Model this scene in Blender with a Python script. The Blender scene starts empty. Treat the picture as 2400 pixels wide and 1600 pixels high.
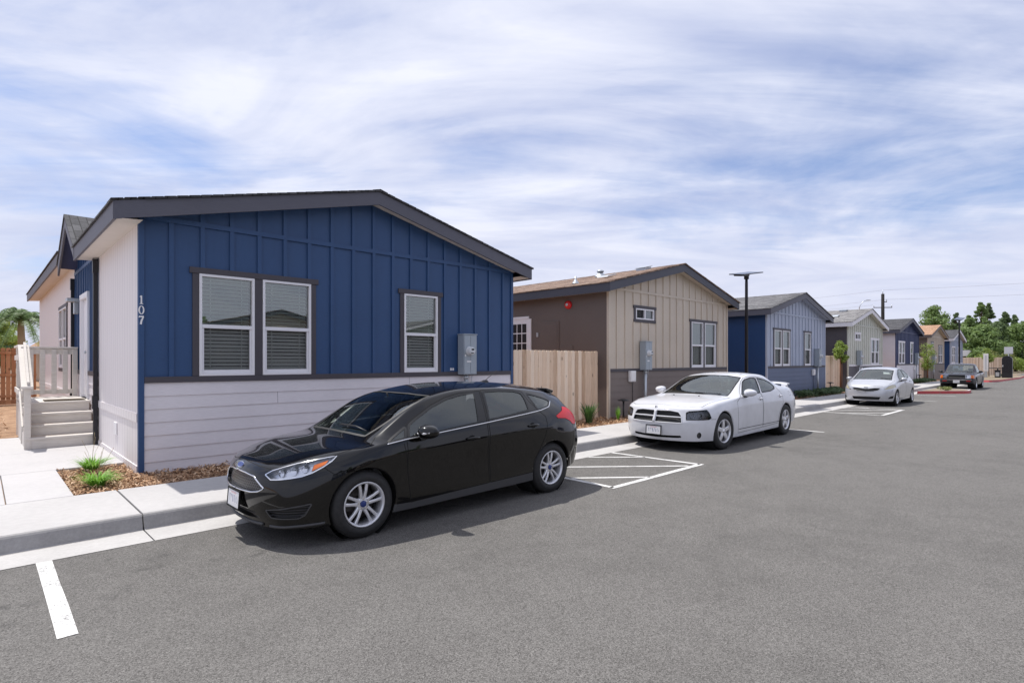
import bpy, bmesh, math, random
from mathutils import Vector, Matrix
from mathutils.bvhtree import BVHTree
from mathutils.noise import noise as pnoise
random.seed(7)
R = math.radians
scene = bpy.context.scene
COL = scene.collection

# ------------------------------------------------------------------ materials
def lin(r, g, b):
    f = lambda c: (c/255/12.92) if c/255 <= .04045 else ((c/255+.055)/1.055)**2.4
    return (f(r), f(g), f(b))

class NT:
    """small wrapper to write node trees compactly"""
    def __init__(s, name):
        s.m = bpy.data.materials.new(name); s.m.use_nodes = True
        s.t = s.m.node_tree; s.n = s.t.nodes; s.l = s.t.links
        s.b = s.n['Principled BSDF']; s.out = s.n['Material Output']
    def new(s, kind, **kw):
        nd = s.n.new(kind)
        for k, v in kw.items():
            if k in nd.inputs.keys() if isinstance(k, str) else False: nd.inputs[k].default_value = v
            else: setattr(nd, k, v)
        return nd
    def link(s, a, b): s.l.new(a, b)
    def coord(s, kind='Object', scale=(1, 1, 1), rot=(0, 0, 0)):
        tc = s.n.new('ShaderNodeTexCoord'); mp = s.n.new('ShaderNodeMapping')
        mp.inputs['Scale'].default_value = scale; mp.inputs['Rotation'].default_value = rot
        s.l.new(tc.outputs[kind], mp.inputs['Vector']); return mp.outputs['Vector']
    def noise(s, vec, scale, detail=3, rough=.55, dist=0):
        n = s.n.new('ShaderNodeTexNoise'); n.inputs['Scale'].default_value = scale
        n.inputs['Detail'].default_value = detail; n.inputs['Roughness'].default_value = rough
        n.inputs['Distortion'].default_value = dist
        if vec is not None: s.l.new(vec, n.inputs['Vector'])
        return n.outputs['Fac']
    def ramp(s, fac, stops, interp='LINEAR'):
        r = s.n.new('ShaderNodeValToRGB'); cr = r.color_ramp; cr.interpolation = interp
        while len(cr.elements) < len(stops): cr.elements.new(.5)
        for e, (p, c) in zip(cr.elements, stops):
            e.position = p; e.color = (*c, 1) if hasattr(c, '__len__') else (c, c, c, 1)
        s.l.new(fac, r.inputs['Fac']); return r.outputs['Color']
    def mix(s, fac, a, b, mode='MIX'):
        m = s.n.new('ShaderNodeMix'); m.data_type = 'RGBA'; m.blend_type = mode
        for sock, val in ((m.inputs[0], fac), (m.inputs[6], a), (m.inputs[7], b)):
            if hasattr(val, 'is_output'): s.l.new(val, sock)
            elif hasattr(val, '__len__'): sock.default_value = (*val[:3], 1)
            else: sock.default_value = val
        return m.outputs[2]
    def math(s, op, a, b=0.0, c=0.0):
        m = s.n.new('ShaderNodeMath'); m.operation = op
        for i, v in enumerate((a, b, c)):
            if hasattr(v, 'is_output'): s.l.new(v, m.inputs[i])
            else: m.inputs[i].default_value = v
        return m.outputs[0]
    def bump(s, h, strength=.3, dist=.01):
        b = s.n.new('ShaderNodeBump'); b.inputs['Strength'].default_value = strength
        b.inputs['Distance'].default_value = dist; s.l.new(h, b.inputs['Height'])
        s.l.new(b.outputs['Normal'], s.b.inputs['Normal']); return b
    def base(s, c):
        if hasattr(c, 'is_output'): s.l.new(c, s.b.inputs['Base Color'])
        else: s.b.inputs['Base Color'].default_value = (*c[:3], 1)
    def set(s, **kw):
        for k, v in kw.items():
            i = s.b.inputs[k.replace('_', ' ')]
            if hasattr(v, 'is_output'): s.l.new(v, i)
            else: i.default_value = v
        return s

def m_plain(name, c, rough=.6, metal=0, **kw):
    t = NT(name); t.base(c); t.set(Roughness=rough, Metallic=metal, **kw); return t.m

def m_paint(name, c, rough=.55, grain=(3, 3, 40), amt=.12, bump=.12):
    """painted timber / fibre cement: faint mottling, faint grain"""
    t = NT(name); v = t.coord('Object', grain)
    g = t.noise(v, 3, 4); big = t.noise(t.coord('Object', (1, 1, 1)), .9, 3)
    k = t.math('ADD', t.math('MULTIPLY', g, .5), t.math('MULTIPLY', big, .5))
    lo = tuple(x*(1-amt) for x in c); hi = tuple(min(1, x*(1+amt)) for x in c)
    t.base(t.ramp(k, [(.3, lo), (.7, hi)])); t.set(Roughness=rough)
    t.bump(g, bump, .004); return t.m

def m_shingle(name, c1, c2, c3):
    t = NT(name); v = t.coord('Object', (1, 1, 1), (0, 0, R(90)))
    br = t.n.new('ShaderNodeTexBrick'); t.link(v, br.inputs['Vector'])
    br.inputs['Scale'].default_value = 1; br.inputs['Brick Width'].default_value = .31
    br.inputs['Row Height'].default_value = .14; br.inputs['Mortar Size'].default_value = .008
    br.inputs['Color1'].default_value = (0, 0, 0, 1); br.inputs['Color2'].default_value = (1, 1, 1, 1)
    br.inputs['Mortar'].default_value = (.1, .1, .1, 1); br.offset = .37
    n = t.noise(v, 7, 5); f = t.noise(v, 160, 2)
    k = t.math('ADD', t.math('MULTIPLY', br.outputs['Color'], .45), t.math('MULTIPLY', n, .55))
    col = t.ramp(k, [(.25, c1), (.5, c2), (.75, c3)])
    col = t.mix(t.ramp(f, [(.35, 0), (.7, 1)]), col, t.mix(.5, col, (.02, .02, .02)))
    dark = t.math('SUBTRACT', 1, t.math('MULTIPLY', br.outputs['Fac'], .75))
    t.base(t.mix(1, col, dark, 'MULTIPLY')); t.set(Roughness=.92)
    t.bump(t.math('ADD', dark, t.math('MULTIPLY', f, .4)), .6, .012); return t.m

def m_wood_fence(name, c1, c2, c3, board=.14, axis='X'):
    """rough sawn pickets: tone per board, stretched grain, knots"""
    t = NT(name); tc = t.n.new('ShaderNodeTexCoord'); sp = t.n.new('ShaderNodeSeparateXYZ')
    t.link(tc.outputs['Object'], sp.inputs[0])
    idx = t.math('FLOOR', t.math('DIVIDE', sp.outputs[axis], board))
    wn = t.n.new('ShaderNodeTexWhiteNoise'); wn.noise_dimensions = '1D'; t.link(idx, wn.inputs['W'])
    off = t.n.new('ShaderNodeCombineXYZ'); t.link(t.math('MULTIPLY', wn.outputs['Value'], 50), off.inputs['Z'])
    va = t.n.new('ShaderNodeVectorMath'); va.operation = 'ADD'
    t.link(tc.outputs['Object'], va.inputs[0]); t.link(off.outputs[0], va.inputs[1])
    mp = t.n.new('ShaderNodeMapping'); mp.inputs['Scale'].default_value = (14, 14, 1.2); t.link(va.outputs[0], mp.inputs[0])
    g = t.noise(mp.outputs[0], 2.2, 5, .6, 1.2)
    k = t.math('ADD', t.math('MULTIPLY', wn.outputs['Value'], .55), t.math('MULTIPLY', g, .5))
    col = t.ramp(k, [(.18, c1), (.5, c2), (.85, c3)])
    vo = t.n.new('ShaderNodeTexVoronoi'); mp2 = t.n.new('ShaderNodeMapping')
    mp2.inputs['Scale'].default_value = (6, 6, 2.6); t.link(va.outputs[0], mp2.inputs[0])
    t.link(mp2.outputs[0], vo.inputs['Vector']); vo.inputs['Scale'].default_value = 1
    kn = t.ramp(vo.outputs['Distance'], [(.09, 1), (.16, 0)])
    t.base(t.mix(t.math('MULTIPLY', kn, .75), col, tuple(x*.35 for x in c1))); t.set(Roughness=.85)
    t.bump(g, .3, .006); return t.m

def m_concrete(name, c, amt=.1, scale=1.0):
    t = NT(name); v = t.coord('Object')
    a = t.noise(v, .8*scale, 5, .6); b = t.noise(v, 14*scale, 4); f = t.noise(v, 220, 2)
    k = t.math('ADD', t.math('MULTIPLY', a, .6), t.math('MULTIPLY', b, .4))
    col = t.ramp(k, [(.3, tuple(x*(1-amt) for x in c)), (.7, tuple(x*(1+amt) for x in c))])
    st = t.ramp(t.noise(t.coord('Object', (1.3, .5, 1)), 2.2, 6, .7), [(.62, 0), (.75, .35)])
    col = t.mix(st, col, tuple(x*.7 for x in c))
    t.base(t.mix(t.ramp(f, [(.3, .18), (.5, 0)]), col, tuple(x*.5 for x in c)))
    t.set(Roughness=.85); t.bump(t.math('ADD', b, t.math('MULTIPLY', f, .6)), .25, .004); return t.m

def m_asphalt():
    t = NT('asphalt'); v = t.coord('Object')
    vo = t.n.new('ShaderNodeTexVoronoi'); vo.inputs['Scale'].default_value = 170; t.link(v, vo.inputs['Vector'])
    cv = t.n.new('ShaderNodeSeparateColor'); t.link(vo.outputs['Color'], cv.inputs[0])
    fine = t.noise(v, 420, 2, .7); mid = t.noise(v, 60, 5, .7)
    big = t.noise(v, .35, 5, .6); bl = t.noise(v, 2.4, 5, .65)
    k = t.math('ADD', t.math('MULTIPLY', cv.outputs[0], .40), t.math('MULTIPLY', fine, .42))
    k = t.math('ADD', k, t.math('MULTIPLY', mid, .17))
    col = t.ramp(k, [(.27, (.056, .053, .049)), (.46, (.130, .123, .115)), (.64, (.176, .168, .158)), (.80, (.33, .315, .295))])
    pat = t.ramp(t.math('ADD', t.math('MULTIPLY', big, .6), t.math('MULTIPLY', bl, .4)), [(.34, .80), (.5, 1.0), (.66, 1.13)])
    col = t.mix(1, col, pat, 'MULTIPLY')
    # oil drips where cars stand, along the parking lane
    sp = t.n.new('ShaderNodeSeparateXYZ'); t.link(v, sp.inputs[0])
    lane = t.ramp(t.math('ABSOLUTE', t.math('SUBTRACT', sp.outputs['Y'], 5.3)), [(.25, 1), (.9, 0)])
    oil = t.ramp(t.noise(v, 4.2, 4, .6), [(.57, 0), (.68, .5)])
    col = t.mix(t.math('MULTIPLY', lane, oil), col, (.045, .043, .042))
    t.base(col); t.set(Roughness=.88)
    t.b.inputs['Specular IOR Level'].default_value = .3
    t.bump(t.math('ADD', vo.outputs['Distance'], fine), .42, .006); return t.m

def m_ground(name, stops, s1=1.2, s2=40):
    t = NT(name); v = t.coord('Object'); a = t.noise(v, s1, 5, .6); b = t.noise(v, s2, 4, .7)
    k = t.math('ADD', t.math('MULTIPLY', a, .5), t.math('MULTIPLY', b, .5))
    t.base(t.ramp(k, stops)); t.set(Roughness=.95); t.bump(b, .7, .02); return t.m

def m_leaf(name, c1, c2, c3, scale=.6):
    t = NT(name); v = t.coord('Object'); n = t.noise(v, scale, 3); n2 = t.noise(v, 9, 2)
    k = t.math('ADD', t.math('MULTIPLY', n, .5), t.math('MULTIPLY', n2, .5))
    col = t.ramp(k, [(.3, c1), (.5, c2), (.72, c3)])
    t.base(col); t.set(Roughness=.55)
    tr = t.n.new('ShaderNodeBsdfTranslucent'); t.link(t.mix(.5, col, tuple(min(1, x*1.6) for x in c3)), tr.inputs['Color'])
    mx = t.n.new('ShaderNodeMixShader'); mx.inputs[0].default_value = .3
    t.link(t.b.outputs[0], mx.inputs[1]); t.link(tr.outputs[0], mx.inputs[2]); t.link(mx.outputs[0], t.out.inputs['Surface'])
    return t.m

def m_glass(name, tint, ior=1.6, rough=0.0):
    t = NT(name); t.n.remove(t.b)
    tr = t.n.new('ShaderNodeBsdfTransparent'); tr.inputs[0].default_value = (*tint, 1)
    gl = t.n.new('ShaderNodeBsdfGlossy'); gl.inputs['Roughness'].default_value = rough; gl.inputs[0].default_value = (.95, 1, .98, 1)
    fr = t.n.new('ShaderNodeFresnel'); fr.inputs[0].default_value = ior
    mx = t.n.new('ShaderNodeMixShader'); t.link(fr.outputs[0], mx.inputs[0])
    t.link(tr.outputs[0], mx.inputs[1]); t.link(gl.outputs[0], mx.inputs[2]); t.link(mx.outputs[0], t.out.inputs['Surface'])
    return t.m

def m_screen(name):
    t = NT(name); t.base((.045, .042, .042)); t.set(Roughness=.8)
    tr = t.n.new('ShaderNodeBsdfTransparent'); mx = t.n.new('ShaderNodeMixShader'); mx.inputs[0].default_value = .36
    t.link(tr.outputs[0], mx.inputs[1]); t.link(t.b.outputs[0], mx.inputs[2]); t.link(mx.outputs[0], t.out.inputs['Surface'])
    return t.m

def m_carpaint(name, c, rough=.28, metal=0.0, coat=1.0, ior=1.5):
    t = NT(name)
    v = t.coord('Object'); n = t.noise(v, 2.5, 4, .6)
    lo = tuple(x*.94 for x in c); hi = tuple(min(1, x*1.05) for x in c)
    t.base(t.ramp(n, [(.35, lo), (.65, hi)]))
    t.set(Roughness=rough, Metallic=metal)
    t.b.inputs['Coat Weight'].default_value = coat; t.b.inputs['Coat IOR'].default_value = ior; t.b.inputs['Specular IOR Level'].default_value = .06 if metal == 0 else .5; t.b.inputs['Coat Roughness'].default_value = .025
    return t.m

# ------------------------------------------------------------------ mesh builder
class MB:
    def __init__(s): s.v = []; s.f = []; s.mi = []; s.sm = []
    def add(s, vs, fs, m=0, smooth=False):
        o = len(s.v); s.v += [tuple(v) for v in vs]
        for f in fs: s.f.append([i+o for i in f]); s.mi.append(m); s.sm.append(smooth)
        return s
    def box(s, x0, x1, y0, y1, z0, z1, m=0):
        vs = [(x, y, z) for z in (z0, z1) for y in (y0, y1) for x in (x0, x1)]
        return s.add(vs, [(0, 2, 3, 1), (4, 5, 7, 6), (0, 1, 5, 4), (2, 6, 7, 3), (0, 4, 6, 2), (1, 3, 7, 5)], m)
    def hexa(s, vs, m=0):
        return s.add(vs, [(0, 2, 3, 1), (4, 5, 7, 6), (0, 1, 5, 4), (2, 6, 7, 3), (0, 4, 6, 2), (1, 3, 7, 5)], m)
    def quad(s, a, b, c, d, m=0): return s.add([a, b, c, d], [(0, 1, 2, 3)], m)
    def prism(s, pts, ax, a, b, m=0, smooth=False):
        """2D polygon extruded along axis ax from a to b; 2D coords are the other two axes in xyz order"""
        def P(p, h):
            q = list(p); q.insert(ax, h); return tuple(q)
        n = len(pts); vs = [P(p, a) for p in pts] + [P(p, b) for p in pts]
        fs = [tuple(range(n)), tuple(range(2*n-1, n-1, -1))] + [(i, i+n, (i+1) % n + n, (i+1) % n) for i in range(n)]
        return s.add(vs, fs, m, smooth)
    def tube(s, pts, r, n=8, m=0, caps=True, smooth=True, flat=None):
        pts = [Vector(p) for p in pts]; rs = r if hasattr(r, '__len__') else [r]*len(pts)
        vs = []; up0 = None
        for i, p in enumerate(pts):
            d = (pts[min(i+1, len(pts)-1)]-pts[max(i-1, 0)]).normalized()
            if up0 is None:
                up0 = Vector((0, 0, 1)) if abs(d.z) < .9 else Vector((1, 0, 0))
            u = (up0 - d*up0.dot(d)).normalized(); up0 = u; w = d.cross(u)
            for k in range(n):
                a = 2*math.pi*k/n
                vs.append(p + (u*math.cos(a)*(flat or 1) + w*math.sin(a))*rs[i])
        fs = []
        for i in range(len(pts)-1):
            for k in range(n):
                k2 = (k+1) % n; fs.append((i*n+k, i*n+k2, (i+1)*n+k2, (i+1)*n+k))
        s.add(vs, fs, m, smooth)
        if caps:
            o = len(s.v)-len(vs)
            s.f.append([o+k for k in range(n-1, -1, -1)]); s.mi.append(m); s.sm.append(False)
            o2 = o+(len(pts)-1)*n
            s.f.append([o2+k for k in range(n)]); s.mi.append(m); s.sm.append(False)
        return s
    def lathe(s, prof, c=(0, 0, 0), ax=2, n=24, m=0, smooth=True, a0=0.0, a1=2*math.pi):
        """profile of (radius, height along ax)"""
        full = abs(a1-a0-2*math.pi) < 1e-6; k = n if full else n+1; vs = []
        for r, h in prof:
            for i in range(k):
                a = a0+(a1-a0)*i/n; q = [r*math.cos(a), r*math.sin(a)]; q.insert(ax, h)
                vs.append((q[0]+c[0], q[1]+c[1], q[2]+c[2]))
        fs = []
        for j in range(len(prof)-1):
            for i in range(n):
                i2 = (i+1) % k; fs.append((j*k+i, j*k+i2, (j+1)*k+i2, (j+1)*k+i))
        return s.add(vs, fs, m, smooth)
    def build(s, name, mats, parent=None, loc=(0, 0, 0), bevel=0, rot=(0, 0, 0), fix=True):
        me = bpy.data.meshes.new(name); me.from_pydata(s.v, [], s.f)
        for i, p in enumerate(me.polygons): p.material_index = s.mi[i]; p.use_smooth = s.sm[i]
        if fix:
            bm = bmesh.new(); bm.from_mesh(me); bmesh.ops.recalc_face_normals(bm, faces=bm.faces); bm.to_mesh(me); bm.free()
        return link(name, me, mats, parent, loc, bevel, rot)

def link(name, me, mats, parent=None, loc=(0, 0, 0), bevel=0, rot=(0, 0, 0)):
    for mt in (mats if isinstance(mats, (list, tuple)) else [mats]): me.materials.append(mt)
    o = bpy.data.objects.new(name, me); COL.objects.link(o); o.location = loc; o.rotation_euler = rot
    if parent: o.parent = parent
    if bevel:
        b = o.modifiers.new('Bevel', 'BEVEL'); b.width = bevel; b.segments = 2; b.limit_method = 'ANGLE'; b.angle_limit = R(40)
    return o

def tag(o, label=None, cat=None, group=None, kind=None):
    if label: o['label'] = label
    if cat: o['category'] = cat
    if group: o['group'] = group
    if kind: o['kind'] = kind
    return o

def thing(name, label, cat, loc=(0, 0, 0), rz=0, group=None):
    o = bpy.data.objects.new(name, None); COL.objects.link(o); o.empty_display_size = .2
    o.location = loc; o.rotation_euler = (0, 0, rz); return tag(o, label, cat, group)

def copy_tree(o, parent=None):
    c = o.copy(); COL.objects.link(c); c.parent = parent
    for ch in list(o.children): copy_tree(ch, c)
    return c

# ------------------------------------------------------------------ camera, sun, sky
EYE = 1.69
cam = bpy.data.cameras.new('camera'); co = bpy.data.objects.new('camera', cam); COL.objects.link(co)
co.location = (0, 0, EYE); co.rotation_euler = (R(90), 0, R(46.155-90))
cam.sensor_width = 36; cam.lens = 19.52; cam.shift_y = .01875; cam.clip_start = .05; cam.clip_end = 3000
scene.camera = co
SUN = Vector((-.125, .43, 1)).normalized()
sd = bpy.data.lights.new('sun', 'SUN'); sd.energy = 3.1; sd.angle = R(.55); sd.color = (1, .965, .91)
so = bpy.data.objects.new('sun', sd); COL.objects.link(so); so.location = (-8, 20, 40)
so.rotation_euler = SUN.to_track_quat('Z', 'Y').to_euler()
elev = math.asin(SUN.z); azim = math.atan2(SUN.x, SUN.y)

w = bpy.data.worlds.new('World'); scene.world = w; w.use_nodes = True
wn, wl = w.node_tree.nodes, w.node_tree.links
bg = wn['Background']; bg.inputs['Strength'].default_value = .1
sky = wn.new('ShaderNodeTexSky'); sky.sky_type = 'NISHITA'; sky.sun_disc = False
sky.sun_elevation = elev; sky.sun_rotation = azim; sky.air_density = 1.0; sky.dust_density = .6; sky.ozone_density = 2.5
class W(NT):
    def __init__(s): s.t = w.node_tree; s.n = wn; s.l = wl
T = W()
tc = wn.new('ShaderNodeTexCoord'); sp = wn.new('ShaderNodeSeparateXYZ'); wl.new(tc.outputs['Generated'], sp.inputs[0])
den = T.math('ADD', T.math('MAXIMUM', sp.outputs['Z'], 0), .10)
px = T.math('DIVIDE', sp.outputs['X'], den); py = T.math('DIVIDE', sp.outputs['Y'], den)
cb = wn.new('ShaderNodeCombineXYZ'); wl.new(px, cb.inputs[0]); wl.new(py, cb.inputs[1])
def wmap(scale, rot, loc=(0, 0, 0)):
    a = wn.new('ShaderNodeMapping'); a.inputs['Rotation'].default_value = (0, 0, R(rot)); wl.new(cb.outputs[0], a.inputs[0])
    b = wn.new('ShaderNodeMapping'); b.inputs['Scale'].default_value = scale; b.inputs['Location'].default_value = loc
    wl.new(a.outputs[0], b.inputs[0]); return b.outputs[0]
SKYP = dict(rot=52)
nv = wn.new('ShaderNodeTexNoise'); nv.inputs['Scale'].default_value = 2.6; nv.inputs['Detail'].default_value = 5; nv.inputs['Roughness'].default_value = .6; wl.new(tc.outputs['Generated'], nv.inputs['Vector'])
va = wn.new('ShaderNodeVectorMath'); va.operation = 'SUBTRACT'; wl.new(nv.outputs['Color'], va.inputs[0]); va.inputs[1].default_value = (.5, .5, .5)
vb = wn.new('ShaderNodeVectorMath'); vb.operation = 'MULTIPLY'; wl.new(va.outputs[0], vb.inputs[0]); vb.inputs[1].default_value = (.55, .55, .22)
vc = wn.new('ShaderNodeVectorMath'); vc.operation = 'ADD'; wl.new(tc.outputs['Generated'], vc.inputs[0]); wl.new(vb.outputs[0], vc.inputs[1])
vd = wn.new('ShaderNodeVectorMath'); vd.operation = 'MULTIPLY'; wl.new(vc.outputs[0], vd.inputs[0]); vd.inputs[1].default_value = (1, 1, 2.6)
holes = None
# clear patches between the cirrus sheets: direction and angular reach
for (dx, dy, dz, rad, amt) in ((.935, .190, .27, .34, 1.0), (.80, .40, .23, .22, .25), (.045, .945, .23, .36, .9), (.57, .73, .385, .18, .40), (.06, .83, .50, .42, .75), (.86, .25, .44, .40, .35), (.12, .96, .15, .22, .5), (-.6, .5, .4, .6, .7), (.3, -.7, .5, .7, .8), (-.5, -.6, .4, .6, .6)):
    sv = Vector((dx, dy, dz*2.6)); L_ = sv.length
    ds = wn.new('ShaderNodeVectorMath'); ds.operation = 'DISTANCE'; wl.new(vd.outputs[0], ds.inputs[0]); ds.inputs[1].default_value = sv
    h_ = T.math('MULTIPLY', T.math('MAXIMUM', T.math('SUBTRACT', 1, T.math('DIVIDE', ds.outputs['Value'], rad*1.5)), 0), amt*1.6)
    holes = h_ if holes is None else T.math('MAXIMUM', holes, h_)
big = T.noise(wmap((.44, .66, 1), SKYP['rot'], (3.1, 1.7, 0)), 1.0, 8, .58, 1.3)
fib = T.noise(wmap((.38, 1.5, 1), SKYP['rot']-8), 1.5, 8, .60, 2.0)
k = T.math('ADD', T.math('MULTIPLY', big, .70), T.math('MULTIPLY', fib, .31))
k = T.math('SUBTRACT', T.math('ADD', k, .10), T.math('MULTIPLY', holes, .215))
low = T.ramp(sp.outputs['Z'], [(.02, .17), (.30, 0)])
k = T.math('ADD', k, low)
mask = T.ramp(k, [(.28, .18), (.40, .58), (.51, .90), (.64, 1.0)])
tone = T.math('ADD', T.math('MULTIPLY', T.noise(wmap((.5, 1.0, 1), SKYP['rot']-5, (7, 2, 0)), 1.2, 8, .58, 1.8), .7), T.math('MULTIPLY', k, .35))
shade = T.ramp(tone, [(.36, (3.8, 4.2, 5.75)), (.50, (5.0, 5.3, 6.5)), (.65, (6.4, 6.55, 7.35))])
lowc = T.ramp(sp.outputs['Z'], [(.0, 1), (.30, 0)])
shade = T.mix(lowc, shade, (4.75, 5.0, 6.15))
blue = T.mix(1, sky.outputs[0], (.72, .80, .98), 'MULTIPLY')
wl.new(T.mix(mask, blue, shade), bg.inputs['Color'])

vs = scene.view_settings; scene.display_settings.display_device = 'sRGB'
vs.view_transform = 'Standard'; vs.look = 'None'; vs.exposure = .55; vs.gamma = 1; vs.use_curve_mapping = False
scene.cycles.max_bounces = 8; scene.cycles.transparent_max_bounces = 12
scene.cycles.caustics_reflective = False; scene.cycles.caustics_refractive = False
scene.cycles.sample_clamp_indirect = 6
# ------------------------------------------------------------------ ground, road, kerb, pavement
M = {}
M['asphalt'] = m_asphalt()
M['concrete'] = m_concrete('pale_concrete', (.455, .44, .43), .12)
M['kerb'] = m_concrete('kerb_concrete', (.30, .29, .285), .22, 2.6)
M['gutter'] = m_concrete('gutter_concrete', (.46, .445, .43), .16, 1.8)
def gutter_dirt():
    nt = M['gutter'].node_tree; b = nt.nodes['Principled BSDF']; src = b.inputs['Base Color'].links[0].from_socket
    class Q(NT):
        def __init__(s): s.t = nt; s.n = nt.nodes; s.l = nt.links
    q = Q(); tc_ = q.n.new('ShaderNodeTexCoord'); s_ = q.n.new('ShaderNodeSeparateXYZ'); q.link(tc_.outputs['Object'], s_.inputs[0])
    near = q.ramp(q.math('ADD', s_.outputs['Y'], q.math('MULTIPLY', q.noise(q.coord('Object', (1, 3, 1)), 4, 5, .7), .16)), [(.0, 0), (1, 1)])
    k_ = q.math('MULTIPLY', q.math('GREATER_THAN', q.math('ADD', s_.outputs['Y'], q.math('MULTIPLY', q.noise(q.coord('Object', (.8, 2, 1)), 3, 6, .75), .14)), 6.60), .55)
    q.link(q.mix(k_, src, (.16, .135, .115)), b.inputs['Base Color'])
gutter_dirt()
M['path'] = m_concrete('path_concrete', (.48, .465, .46), .10)
M['joint'] = m_plain('joint_filler', (.05, .048, .045), .9)
M['mulch'] = m_ground('bark_mulch', [(.3, (.12, .066, .036)), (.5, (.33, .195, .11)), (.68, (.54, .36, .23))], 3, 55)
M['dirt'] = m_ground('dry_soil', [(.3, (.12, .09, .06)), (.5, (.24, .19, .13)), (.7, (.34, .28, .20))], .4, 14)
def m_roadpaint():
    t = NT('road_paint'); v = t.coord('Object')
    a = t.noise(v, 60, 4, .7); b = t.noise(v, 3, 4)
    k = t.math('ADD', t.math('MULTIPLY', a, .6), t.math('MULTIPLY', b, .4))
    t.base(t.ramp(k, [(.39, (.20, .195, .19)), (.46, (.60, .59, .575)), (.56, (.70, .69, .675))])); t.set(Roughness=.75)
    t.bump(t.noise(v, 240, 2), .3, .004); return t.m
M['paint'] = m_roadpaint()
t = NT('red_kerb_paint'); a = t.noise(t.coord('Object'), 5, 5, .7)
t.base(t.ramp(a, [(.32, (.30, .22, .20)), (.40, (.42, .06, .06)), (.6, (.52, .07, .075))])); t.set(Roughness=.6); M['red_kerb'] = t.m

g = MB(); g.quad((-400, -400, -.03), (700, -400, -.03), (700, 500, -.03), (-400, 500, -.03))
tag(g.build('ground', M['dirt'], fix=False), kind='structure')
# road sheet subdivided a little so that it is not perfectly flat far away
g = MB(); g.quad((-60, -40, 0), (240, -40, 0), (240, 6.1, 0), (-60, 6.1, 0))
tag(g.build('road', M['asphalt'], fix=False), kind='structure')

KX0, KX1 = -40, 34.2
def kerb_run(x0, x1, m_face=0):
    """gutter pan, kerb face with rolled edge, pavement slab: one profile along X"""
    mb = MB(); prof = [(6.085, .004), (6.545, -.0), (6.562, .012), (6.60, .125), (6.612, .142), (6.635, .15)]
    for (y0, z0), (y1, z1), m in zip(prof[:-1], prof[1:], (1, 0, 0, 0, 0)):
        mb.add([(x0, y0, z0), (x1, y0, z0), (x1, y1, z1), (x0, y1, z1)], [(0, 1, 2, 3)], m, smooth=(m == 0))
    mb.add([(x, y, z) for x in (x0, x1) for y, z in prof] + [(x0, 6.635, -.05), (x0, 6.085, -.05), (x1, 6.635, -.05), (x1, 6.085, -.05)],
           [(0, 1, 2, 3, 4, 5, 12, 13), (6, 7, 8, 9, 10, 11, 14, 15)], 0)
    return mb
xs = [-40, -34.8, -28.8, -22.8, -16.8, -10.8, -4.9, 1.19, 9.28, 15.3, 21.3, 27.3, 34.2, 40.3, 46.3, 52.3, 57.0]
kb = MB(); sl = MB(); jn = MB()
for a, b in zip(xs[:-1], xs[1:]):
    k_ = kerb_run(a+.006, b-.006); kb.add(k_.v, [], 0)
    o = len(kb.v)-len(k_.v)
    for f, mi, sm in zip(k_.f, k_.mi, k_.sm): kb.f.append([i+o for i in f]); kb.mi.append(mi); kb.sm.append(sm)
    n = max(1, round((b-a)/1.35)); st = (b-a)/n
    for i in range(n):
        g0 = .009 if i == 0 else .0055; g1 = .009 if i == n-1 else .0055
        sl.box(a+i*st+g0, a+(i+1)*st-g1, 6.641, 8.05, -.02, .15)
tag(kb.build('kerb', [M['kerb'], M['gutter']]), kind='structure')
tag(sl.build('pavement', M['concrete'], bevel=.006), kind='structure')
jn.box(-40, 57, 6.645, 8.03, -.025, .118); jn.box(-40, 57, 6.09, 6.56, -.03, -.012)
tag(jn.build('pavement_joints', M['joint']), kind='structure')
# yard soil behind the pavement
g = MB(); g.box(-60, 92, 8.06, 60, -.05, .10)
tag(g.build('yard', M['mulch']), kind='structure')
# concrete walk to the steps
g = MB()
for x0, x1, y0, y1 in [(.215, .786, 8.062, 10.14), (-2.4, .205, 8.062, 10.14), (-2.4, 1.585, 10.153, 12.3), (-2.4, 1.585, 12.31, 14.9),
                       (-6, -2.41, 8.062, 10.14), (-6, -2.41, 10.153, 14.9), (-12, -6.01, 8.062, 14.9)]:
    g.box(x0, x1, y0, y1, .0, .15)
tag(g.build('path', M['path'], bevel=.005), kind='structure')

# painted markings (4 mm above the asphalt)
mk = MB(); Z = .004
def stripe(p, q, wd, z=Z):
    p, q = Vector((*p, 0)), Vector((*q, 0)); d = (q-p).normalized(); n = Vector((-d.y, d.x, 0))*wd/2
    L = (q-p).length; k = max(1, int(L/.25))
    for s in (0,):
        vs = []
        for i in range(k+1):
            c = p+d*(L*i/k)
            for sg in (-1, 1):
                j = (pnoise(Vector((c.x*5, c.y*5, sg*9.0)))*.006)
                c2 = c+n*sg+d.cross(Vector((0, 0, 1)))*j; vs.append((c2.x, c2.y, z))
        mk.add(vs, [(2*i, 2*i+1, 2*i+3, 2*i+2) for i in range(k)])
stripe((.395, 6.083), (.395, 4.34), .105)
# crosshatched no-parking bay behind the black car
A = (8.40, 6.083); B = (8.47, 4.40); C_ = (6.10, 4.40); D_ = (6.10, 6.083)
stripe(A, B, .085); stripe((8.52, 4.40), (6.05, 4.40), .09); stripe(C_, D_, .085)
for p, q in [((8.42, 5.40), (7.70, 6.08)), ((8.22, 4.47), (6.38, 6.08)), ((7.03, 4.43), (6.13, 5.19))]: stripe(p, q, .068, Z)
stripe((14.40, 6.083), (14.40, 4.35), .10)
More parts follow.
